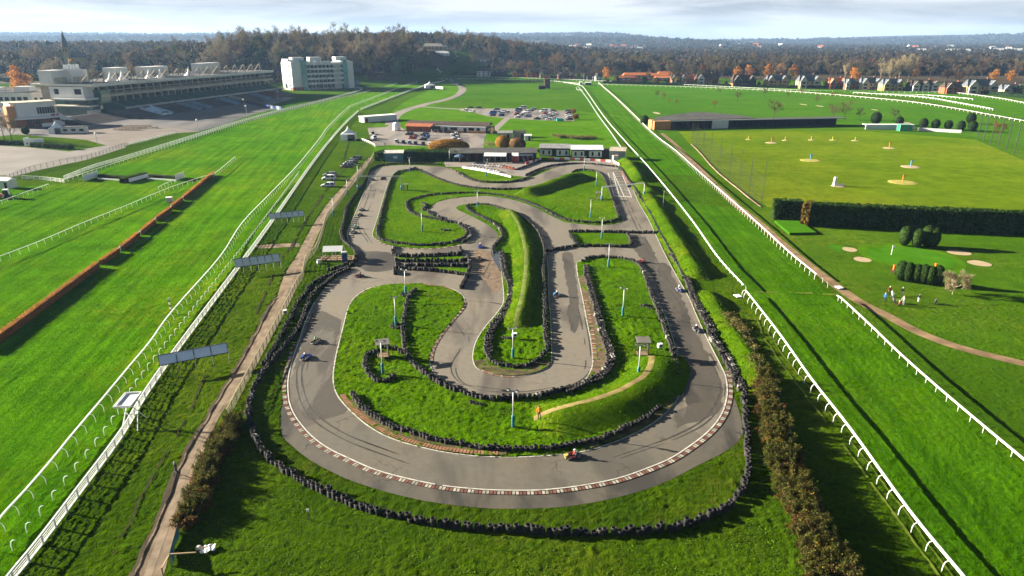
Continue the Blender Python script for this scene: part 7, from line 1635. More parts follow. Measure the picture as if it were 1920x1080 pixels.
wood(62, lambda r: r.choice(BIG), 'tall bare brown winter tree in the wood behind the white lodge and stand', 'bare trees in the wood behind the lodge', (-330, -95), (748, 880), (1.05, 1.4), 1, behind)
wood(14, lambda r: r.choice(IVY), 'dark ivy clad evergreen among the bare trees behind the white lodge', 'dark trees in the wood behind the lodge', (-330, -95), (748, 860), (.95, 1.3), 2, behind, 'evergreen_tree')
wood(44, lambda r: r.choice(BIG[:2] + OLV), 'bare greyish tree on the slope behind the roof of the grandstand', 'bare trees on the slope behind the grandstand', (-640, -330), (640, 900), (.75, 1.05), 3, behind)
wood(10, lambda r: r.choice(IVY), 'dark evergreen on the slope behind the roof of the grandstand', 'evergreens on the slope behind the grandstand', (-640, -330), (640, 900), (.7, .95), 4, behind, 'evergreen_tree')
gardens = lambda x, y: y < 935 or blocks(x, y)
wood(34, lambda r: r.choice(BIG + OLV), 'bare tree among the hillside houses beyond the access road', 'bare trees among the hillside houses', (-115, 70), (935, 1150), (.75, 1.15), 5, gardens, mind=9)
wood(16, lambda r: r.choice(IVY + OLV[2:]), 'dark leafy tree among the hillside houses beyond the access road', 'leafy trees among the hillside houses', (-115, 120), (935, 1130), (.6, 1.0), 6, gardens, 'evergreen_tree', 9)
wood(26, lambda r: r.choice(BIG[:3] + OLV), 'bare brown tree in the belt between the far rail and the orange roofed school', 'bare trees left of the orange roofed school', (40, 250), (905, 1060), (.65, 1.0), 7, lambda x, y: not wooded(x, y - 8), mind=9)
# belt behind the row of houses on the right
def belt(n, pick, label, group, px0, px1, py0, py1, hs, seed, name='bare_tree'):
    r = random.Random(seed)
    for i in range(n):
        p = P(px0 + (px1 - px0) * (i + r.uniform(.1, .9)) / n, r.uniform(py0, py1)); plant(name, label, 'tree', pick(r), Vector((p.x, p.y, -.2)), None, r.uniform(*hs), group)
belt(38, lambda r: r.choice(BIG + OLV), 'bare brown tree in the first row behind the houses on the right', 'bare trees behind the houses on the right', 1140, 1940, 146, 152, (.6, .95), 8)
belt(30, lambda r: r.choice(BIG), 'taller bare brown tree in the back row behind the houses on the right', 'bare trees in the back row on the right', 1150, 1940, 135, 144, (.75, 1.1), 9)
for q, s, lab in (((1318, 147), 1.15, 'golden orange conifer shaped tree behind the red brick houses'), ((1403, 148), 1.2, 'orange tree behind the dark timbered house'), ((1382, 149), 1.1, 'tawny round tree left of the orange tree behind the timbered house'), ((1440, 147), 1.25, 'bright orange tree left in the orange row behind the yellow house'), ((1462, 147), 1.3, 'bright orange tree in the middle of the orange row behind the yellow house'), ((1486, 148), 1.2, 'bright orange tree at the right of the orange row behind the yellow house'), ((1600, 158), 1.25, 'orange round willow between the red roofed house and the grey roofed pair'), ((1715, 152), .9, 'low orange tree behind the row of small white gables'), ((1775, 155), .95, 'low orange tree behind the brown roofed house'), ((1795, 156), .8, 'second low orange tree behind the brown roofed house'), ((1862, 154), 1.0, 'yellowish round tree left of the green gap at the right'), ((1893, 155), .95, 'yellowish round tree right of the green gap at the right'), ((1137, 151), 1.1, 'tawny round tree beside the white gabled house'), ((981, 136), .95, 'rusty orange tree above the brick cottages'), ((993, 137), 1.0, 'second rusty orange tree above the brick cottages'), ((1155, 128), .6, 'small rusty tree beside the dark cedar')):
    plant('autumn_tree', lab, 'tree', ORG[0] if s > 1.15 or 'round' in lab else ORG[2] if 'bright' in lab else ORG[1], PH(*q) if q[0] < 1150 else P(*q), None, s, 'orange autumn trees')
for q, s, lab, pr in (((1650, 153), 1.0, 'tall pale poplar, left of the pale pair above the grey roofed house', POP[0]), ((1667, 154), 1.0, 'tall pale poplar in the middle of the pale group', POP[0]), ((1684, 154), 1.15, 'tallest pale poplar with a rounded head', POP[0]), ((1702, 154), 1.2, 'broad pale poplar at the right of the pale group', POP[0]), ((1583, 150), 1.0, 'slender pale poplar above the red roofed house', POP[1]), ((1458, 138), 1.0, 'slender pale poplar, left of the two above the orange row', POP[1]), ((1470, 138), 1.05, 'slender pale poplar, right of the two above the orange row', POP[1]), ((1161, 146), 1.0, 'dark cedar standing above the school roof', IVY[1]), ((1002, 118), .8, 'broad dark pine on the hillside', IVY[2]), ((1680, 166), .4, 'dark rounded evergreen between two houses on the right', IVY[0])):
    plant('poplar' if 'poplar' in lab else 'evergreen_tree', lab, 'tree', pr, PH(*q) if q[0] < 1150 else P(*q), None, s, 'pale poplars and cedars')
# orange willows at the pits, little trees on the golf course
def dome(seed, h, w, m, core):
    a, b_ = topiary(seed, h, w, m, 3200, .2, core); return a, b_
WIL = None; BUSHB = bare_tree(61, 5, F_PALE, BARKP, twigs=1400, wide=1.6, tw=.05, trunk=.08)
plant('bare_bush', 'pale bare bush left of the bright orange willow', 'bush', BUSHB, P(916, 277), 0, .8); plant('bare_bush', 'grey bare bush at the right end of the clubhouse', 'bush', BUSHB, P(923, 252), 2, .95); plant('bare_bush', 'second bare bush left of the bright orange willow', 'bush', BUSHB, P(924, 277), 4, .7)
SMALL = [bare_tree(70, 6, F_BARE, twigs=700, wide=1.3, tw=.06, trunk=.3, depth=1), bare_tree(71, 6, F_RUST, twigs=700, wide=1.3, tw=.07, trunk=.3, depth=1)]
for i, (x, y, s, k) in enumerate(((1232, 184, 1.1, 0), (1244, 189, 1.1, 1), (1255, 194, .6, 1), (1268, 198, .8, 1), (1348, 177, 1.0, 0), (1382, 191, 1.35, 0), (1340, 204, 1.0, 1), (1434, 182, 1.35, 0), (1477, 183, .8, 0), (1502, 179, .9, 1), (1532, 195, 1.1, 0), (1563, 186, 1.0, 1), (1560, 212, .9, 0), (1450, 223, 1.9, 0), (1561, 224, 1.5, 0), (1583, 225, 1.9, 0), (1611, 226, 1.3, 0), (1675, 228, 1.3, 0), (1868, 262, 1.5, 1), (1463, 207, .7, 1))):
    plant('small_tree', '%s small bare tree on the golf course, %s from the left of twenty' % ('rusty' if k else 'dark brown', ['first', 'second', 'third', 'fourth', 'fifth', 'sixth', 'seventh', 'eighth', 'ninth', 'tenth', 'eleventh', 'twelfth', 'thirteenth', 'fourteenth', 'fifteenth', 'sixteenth', 'seventeenth', 'eighteenth', 'nineteenth', 'twentieth'][sorted([1232, 1244, 1255, 1268, 1348, 1382, 1340, 1434, 1477, 1502, 1532, 1563, 1560, 1450, 1561, 1583, 1611, 1675, 1868, 1463]).index(x)]), 'tree', SMALL[k], P(x, y), None, s, 'small trees on the golf course')
def topiary(seed, h, w, m, n=1500, size=.2, core=(.012, .028, .008)):
    r = random.Random(seed); k = MB(); k.ball((0, 0, h * .52), 1, 12, 9, 0, (w * .46, w * .46, h * .46)); c = MB()
    for i in range(n):
        u = U(r); p = Vector((u.x * w * .5, u.y * w * .5, h * .52 + u.z * h * .49)); nr = (u + U(r) * .5).normalized(); x = nr.cross(Vector((.3, .2, .9))).normalized(); y = nr.cross(x); s = size * r.uniform(.5, 1.1)
        c.quad(p - x * s - y * s, p + x * s - y * s, p + x * s + y * s, p - x * s + y * s)
    return k.mesh('core', M('shrub_core', core, .95, .05)), c.mesh('crown', m)
TOP = [topiary(1, 4.6, 2.5, F_YEW, size=.17), topiary(2, 4.0, 2.1, F_YEW, size=.16), topiary(3, 5.2, 4.2, F_GREEN, 1700, .3), topiary(4, 5.0, 4.6, F_YEW, 1500, .3)]
def topi(label, k, q, sc, group):
    t = thing('clipped_conifer', label, 'shrub', P(*q), random.uniform(0, 6), group, sc); link('core', TOP[k][0], t); link('crown', TOP[k][1], t)
WIL = topiary(60, 5, 5.5, F_WILLOW, 3600, .17, (.12, .065, .015)); WIL2 = topiary(62, 5, 5.5, foliage('willow_pink', (.2, .11, .05), (.36, .21, .11), .1), 3200, .17, (.1, .06, .03))
for lab, pr, q, sc in (('domed orange willow bush behind the dark pit hedge', WIL, (842, 288), (3.0, 1.3, 1.15)), ('bright orange willow bush left of the pinkish one', WIL, (943, 280), (1.15, 1.2, 1.15)), ('pinkish brown willow bush beside the bright orange one', WIL2, (970, 282), (1.3, 1.2, 1.05))):
    t = thing('willow_bush', lab, 'bush', P(*q), 0, None, sc); link('core', pr[0], t); link('crown', pr[1], t)
for i, (x, y, s) in enumerate(((1694.5, 461, 1), (1718, 464.5, .95), (1735.5, 462, 1.05), (1748, 464, .98))): topi('clipped egg shaped conifer behind the putting green, %s of four from the left' % ords[i], 0, (x, y), s, 'clipped conifers behind the putting green')
for i, (x, y, s) in enumerate(((1686.5, 526, 1), (1700, 528.5, .98), (1715.5, 530.5, .95), (1729, 532.5, .98), (1741.5, 534.5, .95), (1754.5, 535.5, 1))): topi('clipped conifer below the pond, %s of six from the left' % ords[i], 1, (x, y), s, 'clipped conifers below the pond')
for i, (x, y, s, k) in enumerate(((1641, 233, 1.25, 2), (1685, 236, .95, 2), (1730, 241, 1.0, 2), (1753, 242, .95, 2), (1777, 243, .9, 2), (1800, 245, .95, 2), (1822, 246.5, 1.0, 2), (1819, 232, 1.1, 2), (1208, 234, 1.0, 3))): topi('dark clipped round shrub above the driving range, %s of nine by distance right' % ((ords + ['ninth'])[i]) if i < 8 else 'dark round shrub beside the outer right rail', k, (x, y), s, 'dark clipped shrubs above the driving range')
topi('round clipped bush on the lawn in front of the pavilion', 3, (49, 252), .75, None)
PB = bare_tree(80, 5.2, F_PALE, BARKP, twigs=3400, wide=1.7, tw=.035, trunk=.06)
plant('bare_bush', 'large pale bare bush beside the golfers', 'bush', PB, P(1786, 552), 1.0, 1.25)
for i, (q, s, lab) in enumerate((((24, 268), .5, 'bare tree with a leaning trunk in front of the pavilion'), ((8, 262), .5, 'bare tree at the far left edge by the pavilion'))): plant('bare_tree', lab, 'tree', BIG[1 + i], P(*q), None, s)
plant('autumn_tree', 'round orange tree behind the roof of the grandstand', 'tree', ORG[0], Vector((-415, 600, hill(-415, 600))), 0, 1.75)
plant('bare_tree', 'olive green leafless tree at the far left above the annexe', 'tree', OLV[0], Vector((-418, 505, 0)), 0, 1.1); plant('bare_tree', 'second olive tree at the far left above the annexe', 'tree', OLV[2], Vector((-398, 510, 0)), 2, 1.0)
# hedges
def hedge(label, a, b_, w, h, m, dens=26, size=.3, name='hedge', ends=True, core=(.012, .022, .006), wob=.34, tint=None):
    A, B = P(*a), P(*b_); L = (B - A).length; t = thing(name, label, 'hedge', A, math.atan2((B - A).y, (B - A).x)); r = random.Random(int(L * 10) + 3)
    k = MB(); k.box((L / 2, w / 2, h / 2 - .05), (L - .3, w - .3, h - .25)); k.build('core', M('shrub_core', core, .95, .05), t)
    c = MB(); areas = [('f', L * h), ('b', L * h * .3), ('t', L * w), ('l', w * h), ('r', w * h)]
    for nm, ar in areas:
        nr = {'f': (0, -1, 0), 'b': (0, 1, 0), 't': (0, 0, 1), 'l': (-1, 0, 0), 'r': (1, 0, 0)}[nm]; nv = Vector(nr)
        for i in range(int(ar * dens)):
            x, y, z = r.uniform(0, L), r.uniform(0, w), r.uniform(0.05, h)
            if nm == 'f': y = 0
            elif nm == 'b': y = w
            elif nm == 't': z = h
            elif nm == 'l': x = 0
            else: x = L
            p = Vector((x, y, z)); p += nv * (wob * noise.noise(p * .7) + r.uniform(-.12, .1))
            n2 = (nv + U(r) * .75).normalized(); ax = n2.cross(Vector((.3, .5, .7))).normalized(); ay = n2.cross(ax); s = size * r.uniform(.35, .75)
            c.quad(p - ax * s - ay * s, p + ax * s - ay * s, p + ax * s + ay * s, p - ax * s + ay * s)
    c.build('leaves', m, t); return t
hedge('tall dark clipped conifer hedge wall along the near end of the driving range', (1515, 424.5), (2250, 458), 3.2, 5.6, F_YEW, 11, .34)
hedge('short section of tall dark hedge behind the tee platform', (1449, 413), (1501, 415), 2.6, 5.2, F_YEW, 14, .34)
hedge('rusty end block of the tall hedge joining its two sections', (1500, 424), (1514, 426), 5.5, 5.5, foliage('hedge_rusty', (.06, .06, .012), (.26, .14, .025), .1), 16, .32)
hedge('long dark hedge behind the top straight with a bright green top', (757, 301), (856, 302), 7.5, 3.4, F_YEW, 10, .3)
hedge('dark hedge corner left of the blue shed', (702, 302), (722, 303), 8, 3.4, F_YEW, 10, .3)
hedge('clipped low hedge in front of the pavilion, left part', (-40, 271), (46, 273), 2, 1.9, F_YEW, 10, .34); hedge('clipped low hedge in front of the pavilion, right part', (57, 276), (131, 281), 2, 1.9, F_YEW, 10, .34)
t = thing('gate_screen', 'white screen panel standing between the two low hedges', 'screen', P(47, 274), .1); seg('panel', WHITE, t, lambda k: k.box((4, 0, 1.6), (8, .25, 3.2))); seg('side_panel', WHITE, t, lambda k: k.box((0, 2, 1.7), (.25, 4, 3.4))); seg('vent', LAMPD, t, lambda k: k.box((1.2, -.16, 1.2), (.7, .1, .4)))
hedge('dark roadside hedge under the houses on the right, left part', (1130, 156.5), (1480, 165.5), 4, 2.2, F_GREEN, 2.5, .7); hedge('dark roadside hedge under the houses on the right, right part', (1481, 165.5), (1790, 171.5), 4, 2.6, F_GREEN, 2.5, .7); hedge('dark roadside hedge at the far right corner', (1791, 172), (1980, 190), 4, 3, F_GREEN, 2.5, .7); hedge('dark roadside hedge under the hillside cottages', (862, 141), (1125, 149.5), 4, 2.4, F_GREEN, 2.5, .7)
# brambles
def bush(seed, h, w, mats, n=2600, size=.075):
    r = random.Random(seed); st_ = MB(); c = MB(); cl = []
    for i in range(22):
        a = r.uniform(0, 6.28); d = Vector((math.cos(a) * w * .5 * r.uniform(.2, 1), math.sin(a) * w * .5 * r.uniform(.2, 1), h * r.uniform(.35, 1))); st_.tube([(0, 0, 0), d * .55 + Vector((0, 0, h * .2)), d], [.035, .025, .01], 3, cap=False); cl.append(d)
    for i in range(n):
        p = r.choice(cl) * r.uniform(.55, 1.05) + U(r) * r.uniform(0, .42); p.z = max(.05, p.z); nr = (U(r) + Vector((0, 0, .5))).normalized(); x = nr.cross(U(r)).normalized(); y = nr.cross(x); s = size * r.uniform(.5, 1.4)
        c.quad(p - x * s - y * s * .6, p + x * s * .8 - y * s * .6, p + x * s + y * s * .6, p - x * s * .7 + y * s * .6, 0 if r.random() < .7 else 1)
    return st_.mesh('stems', BARK), c.mesh('leaves', mats)
BR = [bush(1, 2.0, 3.0, [F_BRGREEN, F_BRAMBLE]), bush(2, 1.6, 3.2, [F_BRAMBLE, F_RUST]), bush(3, 2.4, 2.8, [F_BRGREEN, F_BRAMBLE]), bush(4, 1.9, 3.0, [F_RUST, F_BRAMBLE]), bush(5, 1.7, 2.2, [foliage('yellow_leaves', (.3, .2, .02), (.55, .38, .04), .15), F_BRGREEN])]
DRYG = [bush(6, .9, 2.4, [foliage('dry_grass_tuft', (.2, .16, .06), (.4, .32, .13), .2), F_BRGREEN], 900, .07)]
def brambles(lab, grp, lines, r, hs, ks, n):
    for i in range(n):
        a = r.random() * (len(lines) - 1); j = int(a); f = a - j; (x0, y0, w0), (x1, y1, w1) = lines[j], lines[j + 1]
        q = P(x0 + (x1 - x0) * f + r.uniform(-1, 1) * (w0 + (w1 - w0) * f), y0 + (y1 - y0) * f); k = r.choice(ks)
        t = thing('bramble_bush', lab, 'bush', q, r.uniform(0, 6), grp, r.uniform(*hs)); link('stems', k[0], t); link('leaves', k[1], t)
r = random.Random(11)
brambles('brown and orange bramble bush on the bank right of the nearest tyre wall', 'brambles on the right hand bank', [(1432, 708, 6), (1442, 770, 13), (1458, 840, 17), (1480, 910, 22), (1508, 980, 26), (1540, 1050, 30), (1560, 1100, 32)], r, (.55, .95), BR[:3] + [BR[0], BR[2], BR[2], BR[0], BR[3]], 165)
for x, y in ((1452, 842), (1512, 958), (1545, 1048)):
    t = thing('bramble_bush', 'yellow leaved bush on the right hand bank, %s of three from the top' % ords[(842, 958, 1048).index(y)], 'bush', P(x, y), 1, 'yellow bushes on the right hand bank', 1.0); link('stems', BR[4][0], t); link('leaves', BR[4][1], t)
brambles('dry straw coloured tuft along the foot of the grass bank at the right bend', 'dry tufts along the right bank', [(1352, 590, 8), (1378, 612, 9), (1398, 650, 8), (1415, 690, 7), (1428, 718, 7)], r, (.7, 1.3), DRYG, 26)
brambles('bramble bush between the dirt path and the bottom left grass', 'brambles beside the dirt path', [(440, 792, 8), (420, 840, 12), (392, 890, 14), (366, 950, 15), (350, 990, 10)], r, (.5, .8), [BR[0], BR[2], BR[1]], 75)
for i, (x, y) in enumerate(((1040, 256), (1055, 257), (1070, 258.5), (1085, 259.5), (1100, 260), (1112, 260.5), (1048, 258.5), (1078, 261), (1094, 261.5))):
    t = thing('reed_clump', 'tan reed clump in the damp hollow behind the huts', 'reeds', P(x, y), i, 'tan reeds in the hollow behind the huts', (2.0, 2.0, 1.5)); link('stems', DRYG[0][0], t); link('leaves', DRYG[0][1], t)
for x, y, lab in ((1079, 224, 'rusty bush at the right end of the upper car park'), (1074, 214, 'second rusty bush at the right end of the upper car park')):
    t = thing('rusty_bush', lab, 'bush', P(x, y), x, None, 1.7); link('stems', BR[3][0], t); link('leaves', BR[3][1], t)
# tussocks of long grass on the islands, banks and verges
tuft = MB(); r = random.Random(5)
from mathutils import geometry
def tufts(poly, n, hs=(.12, .3), z=.05):
    x0, x1 = min(p.x for p in poly), max(p.x for p in poly); y0, y1 = min(p.y for p in poly), max(p.y for p in poly); m = 0
    while m < n:
        x, y = r.uniform(x0, x1), r.uniform(y0, y1)
        if not inside((x, y), poly): continue
        m += 1
        if noise.noise(Vector((x * .25, y * .25, 3))) < -.15: continue
        for k in range(2):
            a = r.uniform(0, 6.28); wd = r.uniform(.05, .13); h = r.uniform(*hs); ox, oy = r.uniform(-.15, .15), r.uniform(-.15, .15)
            tuft.tri((x + ox - wd * math.cos(a), y + oy - wd * math.sin(a), z), (x + ox + wd * math.cos(a), y + oy + wd * math.sin(a), z), (x + ox + r.uniform(-.12, .12), y + oy + r.uniform(-.12, .12), z + h))
tufts(ISL_C, 20000, (.08, .2)); tufts(ISL_B, 6000, (.08, .2)); tufts(ISL_A, 10000, (.08, .2)); tufts(PP([(430, 800), (480, 850), (600, 930), (760, 985), (1000, 1010), (1280, 1000), (1420, 930), (1480, 1090), (330, 1090)]), 9000, (.06, .15), .0)
for vs, L, n in RIDGE:
    for m_ in range(n * 26):
        i = r.randrange(n - 1); k = r.randrange(1, L - 2); a = Vector(vs[i * L + k]); b_ = Vector(vs[i * L + k + 1]); c_ = Vector(vs[(i + 1) * L + k]); p = a + (b_ - a) * r.random() + (c_ - a) * r.random()
        if noise.noise(p * .5) < -.1: continue
        t_ = r.uniform(0, 6.28); wd = r.uniform(.04, .1); h = r.uniform(.1, .28); e = Vector((math.cos(t_), math.sin(t_), 0)) * wd
        tuft.tri(p - e, p + e, p + Vector((r.uniform(-.12, .12), r.uniform(-.12, .12), h)))
tuft.build('long_grass', foliage('long_grass_blades', (.06, .13, .005), (.15, .26, .01), .0), kind='stuff')
# ------------------------------------------------------------------ houses
def house(label, q, wpx, hpx, wallm, roofm, gable=2, gm=None, wing=0, on_hill=False, rz=0.0, dep=9.0, group=None, lower=None, winm=None):
    at = PH(*q) if on_hill else P(*q); s = ((at.y * CP + (CAM_H - at.z) * SP) / FOC); W = wpx * s; H = hpx * s; hw = H * .56; hr = H - hw
    t = thing('house', label, 'house', at, rz, group); winm = winm or DGLASS
    seg('wall', wallm, t, lambda k: k.box((0, dep / 2, hw / 2), (W, dep, hw)))
    o = seg('roof', roofm, t, lambda k: k.add([(-W / 2 - .4, -.5, hw - .2), (W / 2 + .4, -.5, hw - .2), (W / 2 - W * .08, dep / 2, H), (-W / 2 + W * .08, dep / 2, H), (W / 2 + .4, dep + .5, hw - .2), (-W / 2 - .4, dep + .5, hw - .2)], [(0, 1, 2, 3), (3, 2, 4, 5), (1, 4, 2), (0, 3, 5), (5, 4, 1, 0)]))
    seg('chimney', BRICK, o, lambda k: k.box((W * .22, dep * .55, H + .3), (1.0, .9, 2.2)))
    gx = {0: [], 1: [-W * .3], 2: [-W * .31, W * .31], 3: [-W * .34, 0, W * .34]}[gable]; gw = W * (.3 if gable < 3 else .24)
    for x in gx:
        gh = hw + hr * .82
        g = seg('gable', gm or wallm, t, lambda k: k.extrude([(0, 0), (0, 0.001)], 0, .001) if False else k.add([(x - gw / 2, -1.4, 0), (x + gw / 2, -1.4, 0), (x + gw / 2, -1.4, hw * .96), (x, -1.4, gh), (x - gw / 2, -1.4, hw * .96), (x - gw / 2, 1, 0), (x + gw / 2, 1, 0), (x + gw / 2, 1, hw * .96), (x - gw / 2, 1, hw * .96)], [(0, 1, 2, 3, 4), (1, 6, 7, 2), (5, 0, 4, 8)]))
        seg('gable_roof', roofm, g, lambda k: k.add([(x - gw / 2 - .45, -1.8, hw * .92), (x, -1.8, gh + .35), (x, dep * .45, gh + .35), (x - gw / 2 - .45, dep * .3, hw * .92), (x + gw / 2 + .45, -1.8, hw * .92), (x + gw / 2 + .45, dep * .3, hw * .92)], [(0, 1, 2, 3), (1, 4, 5, 2)]))
        seg('barge_board', WHITE, g, lambda k: (k.beam((x - gw / 2 - .4, -1.85, hw * .92), (x, -1.85, gh + .3), .2), k.beam((x + gw / 2 + .4, -1.85, hw * .92), (x, -1.85, gh + .3), .2)))
        for z in (hw * .3, hw * .78): seg('window', winm, g, lambda k: k.box((x, -1.45, z), (gw * .5, .15, hw * .26)))
    n = max(2, int(W / 5))
    for i in range(n):
        x = -W / 2 + W * (i + .5) / n
        if any(abs(x - a) < gw * .55 for a in gx): continue
        for z in (hw * .3, hw * .75): seg('window', winm, t, lambda k: k.box((x, -.05, z), (1.5, .15, hw * .24)))
    seg('door', DARKWOOD, t, lambda k: k.box((0.2, -.04, 1.05), (1.1, .15, 2.1)))
    if lower: seg('lower_wall', lower, t, lambda k: k.box((0, dep / 2 - .06, hw * .24), (W + .06, dep, hw * .48)))
    return t
HG = 'houses along the far road'
for a in (('small house with two white timbered gables and a dark red roof', (1272, 156), 28, 16, BRICK, DTILE, 2, WHITER), ('long dark red roofed house right of the twin white gables', (1296, 156), 24, 15, BRICK, RTILE, 0), ('red brick house with one white timbered gable at its left end', (1326, 158), 42, 19, BRICK, DTILE, 1, WHITER), ('wide dark timbered house with white edged gables and tall glazing', (1395, 163), 44, 22, TIMBER, DTILE, 2, TIMBER, 0, False, 0, 9, None, BRICKO), ('yellow brick house with a slate roof and two white gables', (1457, 163.5), 40, 22, YBRICK, SLATE, 2, YBRICK, 0, False, 0, 9, None, YBRICK), ('sand coloured house with two stone gables and dormers', (1517, 166), 40, 24, YBRICK, SLATE, 2, CREAM), ('reddish tile roofed house half hidden by bushes', (1570, 167), 34, 20, BRICK, RTILE, 2), ('house with a pale dormer beside the orange willow', (1594, 168), 22, 20, BRICK, SLATE, 1, WHITER),
    ('blue grey roofed house with two gables, left of a similar pair', (1632, 168.5), 38, 22, CREAM, SLATE, 2, CREAM), ('blue grey roofed house with two gables, right of a similar pair', (1673, 170.5), 38, 22, YBRICK, SLATE, 2, YBRICK, 0, False, 0, 9, None, BRICKO), ('dark roofed house with three small white gables', (1733, 171.5), 52, 20, TIMBER, DTILE, 3, WHITER), ('brown tiled house with a brick gable right of the white gables', (1790, 176), 40, 21, BRICK, DTILE, 1, BRICK), ('large pale house with a wide blue grey hipped roof', (1840, 177), 58, 27, YBRICK, SLATE, 2, CREAM), ('pale gabled house at the right edge of the view', (1898, 179), 42, 20, CREAM, SLATE, 2, CREAM)):
    house(*a, group=HG) if len(a) < 9 else house(*a)
for a in (('white cottage with a black roof by the access road end', (812, 143), 30, 17, WHITER, DTILE, 2, WHITER), ('white bungalow with a dark roof on the hillside edge', (871, 139), 18, 12, WHITER, DTILE, 0), ('white two storey house with a black roof and balcony', (907, 143.5), 26, 18, WHITER, DTILE, 0), ('dark timbered cottage right of the white balcony house', (938, 144), 30, 15, TIMBER, DTILE, 2, TIMBER), ('brick cottage with an orange gable below the rusty trees', (972, 145), 22, 15, BRICK, DTILE, 1, BRICKO), ('dark tiled cottage with an orange gable end', (1000, 146), 26, 15, BRICK, DTILE, 1, BRICKO), ('brick house with a tan gable near the maroon tower', (1022, 147), 20, 13, BRICKO, DTILE, 1, CREAM), ('low brown roofed house right of the maroon tower', (1062, 149), 32, 13, BRICK, DTILE, 2, BRICK)):
    house(*a, group='cottages along the far road')
for a in (('large yellow mansion with a white dome on the hilltop', (812, 93), 36, 11, YBRICK, CREAM, 0), ('orange roofed house below the yellow mansion', (795, 103), 17, 8, BRICKO, RTILE, 0), ('white flat looking house right of the orange roofed one', (828, 106), 28, 9, WHITER, WHITER, 0), ('white house among trees on the middle of the hillside', (904, 116), 16, 9, WHITER, ROOFG, 1, WHITER), ('small cream house left of the white hillside house', (877, 112), 8, 6, CREAM, DTILE, 0), ('small blue white house high among the trees', (940, 115), 8, 7, WHITER, SLATE, 1, WHITER), ('grey white house by the yellow mansion', (833, 92), 12, 7, M('house_grey', (.35, .35, .36), .8), SLATE, 0)):
    house(*a, on_hill=True, group='houses on the hillside')
house('white gabled end house beside the tawny round tree', (1123, 152), 13, 15, WHITER, DTILE, 1, WHITER); house('long dark roofed house with white framed windows', (1106, 151), 22, 14, TIMBER, DTILE, 0, winm=WHITE)
c = P(1150, 152); t = thing('school', 'long orange tiled school building with several roof wings', 'school', P(1190, 153), 0)
for i, (x, w_, y, z) in enumerate(((1175, 40, 4, 6), (1203, 58, 22, 8.5), (1240, 44, 20, 8), (1258, 30, 30, 9.5), (1247, 36, 4, 5.5))):
    s = mpp(153); X = (x - 1190) * s; W = w_ * s
    seg('wall', BRICK, t, lambda k: k.box((X, y + 5, z * .35), (W, 9, z * .7)))
    seg('roof', M('orange_tiles', (.46, .15, .045), .85, .2, .2, .5), t, lambda k: k.add([(X - W / 2, y - .5, z * .68), (X + W / 2, y - .5, z * .68), (X + W / 2 - 2, y + 5, z), (X - W / 2 + 2, y + 5, z), (X + W / 2, y + 10.5, z * .68), (X - W / 2, y + 10.5, z * .68)], [(0, 1, 2, 3), (3, 2, 4, 5), (1, 4, 2), (0, 3, 5)]))
    for j in range(max(2, int(W / 6))): seg('window', M('school_glass', (.3, .34, .36), .3, .5), t, lambda k: k.box((X - W / 2 + 3 + j * 6, y + .4, z * .36), (3.6, .2, z * .3)))
r = random.Random(77); GS = [clump_tree(90, 5, F_GREEN, .4, 900, .05, .5), bare_tree(91, 6, F_BARE, twigs=900, wide=1.2, tw=.09, trunk=.15), clump_tree(92, 4.5, F_OLIVE, .45, 900, .03, .5), clump_tree(93, 4.5, F_RUST, .45, 800, .03, .5)]
for i in range(64):
    x = 1130 + (1930 - 1130) * (i + r.random()) / 64; y = 156.5 + (x - 1130) * .0222 + (max(0, x - 1790) * .05) - r.uniform(-.3, 1.6)
    plant('garden_shrub', 'garden shrub or small tree among the houses along the far road', 'shrub', r.choice((GS[0], GS[0], GS[1], GS[1], GS[2], GS[3])), P(x, y), None, r.uniform(.7, 1.7), 'garden shrubs among the far houses')
for i in range(26):
    x = r.uniform(850, 1120); plant('garden_shrub', 'garden shrub beside the cottages under the hillside', 'shrub', r.choice(GS), P(x, 142 + (x - 850) * .026 - r.uniform(0, 1.2)), None, r.uniform(.8, 1.8), 'garden shrubs beside the hillside cottages')
# church spire beyond the stand
at = Vector((-494, 800, hill(-494, 800) + 9)); t = thing('church', 'stone church tower with a dark pointed spire beyond the grandstand', 'church', at, .2, None, .8)
seg('tower', YBRICK, t, lambda k: k.box((0, 0, 12), (7, 7, 24))); seg('spire', M('spire_slate', (.1, .1, .09), .8, .2, .2, .4), t, lambda k: (k.lathe([(5.2, 23.5), (4.2, 26), (.05, 46)], (0, 0, 0), 8), k.lathe([(.5, 23), (1.6, 24), (.05, 29)], (3, -3, 0), 6)))
seg('louvre', DARKWOOD, t, lambda k: [k.box((x, -3.55, 19), (1.2, .2, 4)) for x in (-1.6, 1.6)]); seg('nave', YBRICK, t, lambda k: k.box((12, 4, 5), (20, 10, 10))); seg('nave_roof', SLATE, t, lambda k: k.extrude([(-1.5, 10), (4, 15), (9.5, 10)], 2.5, 22.5))
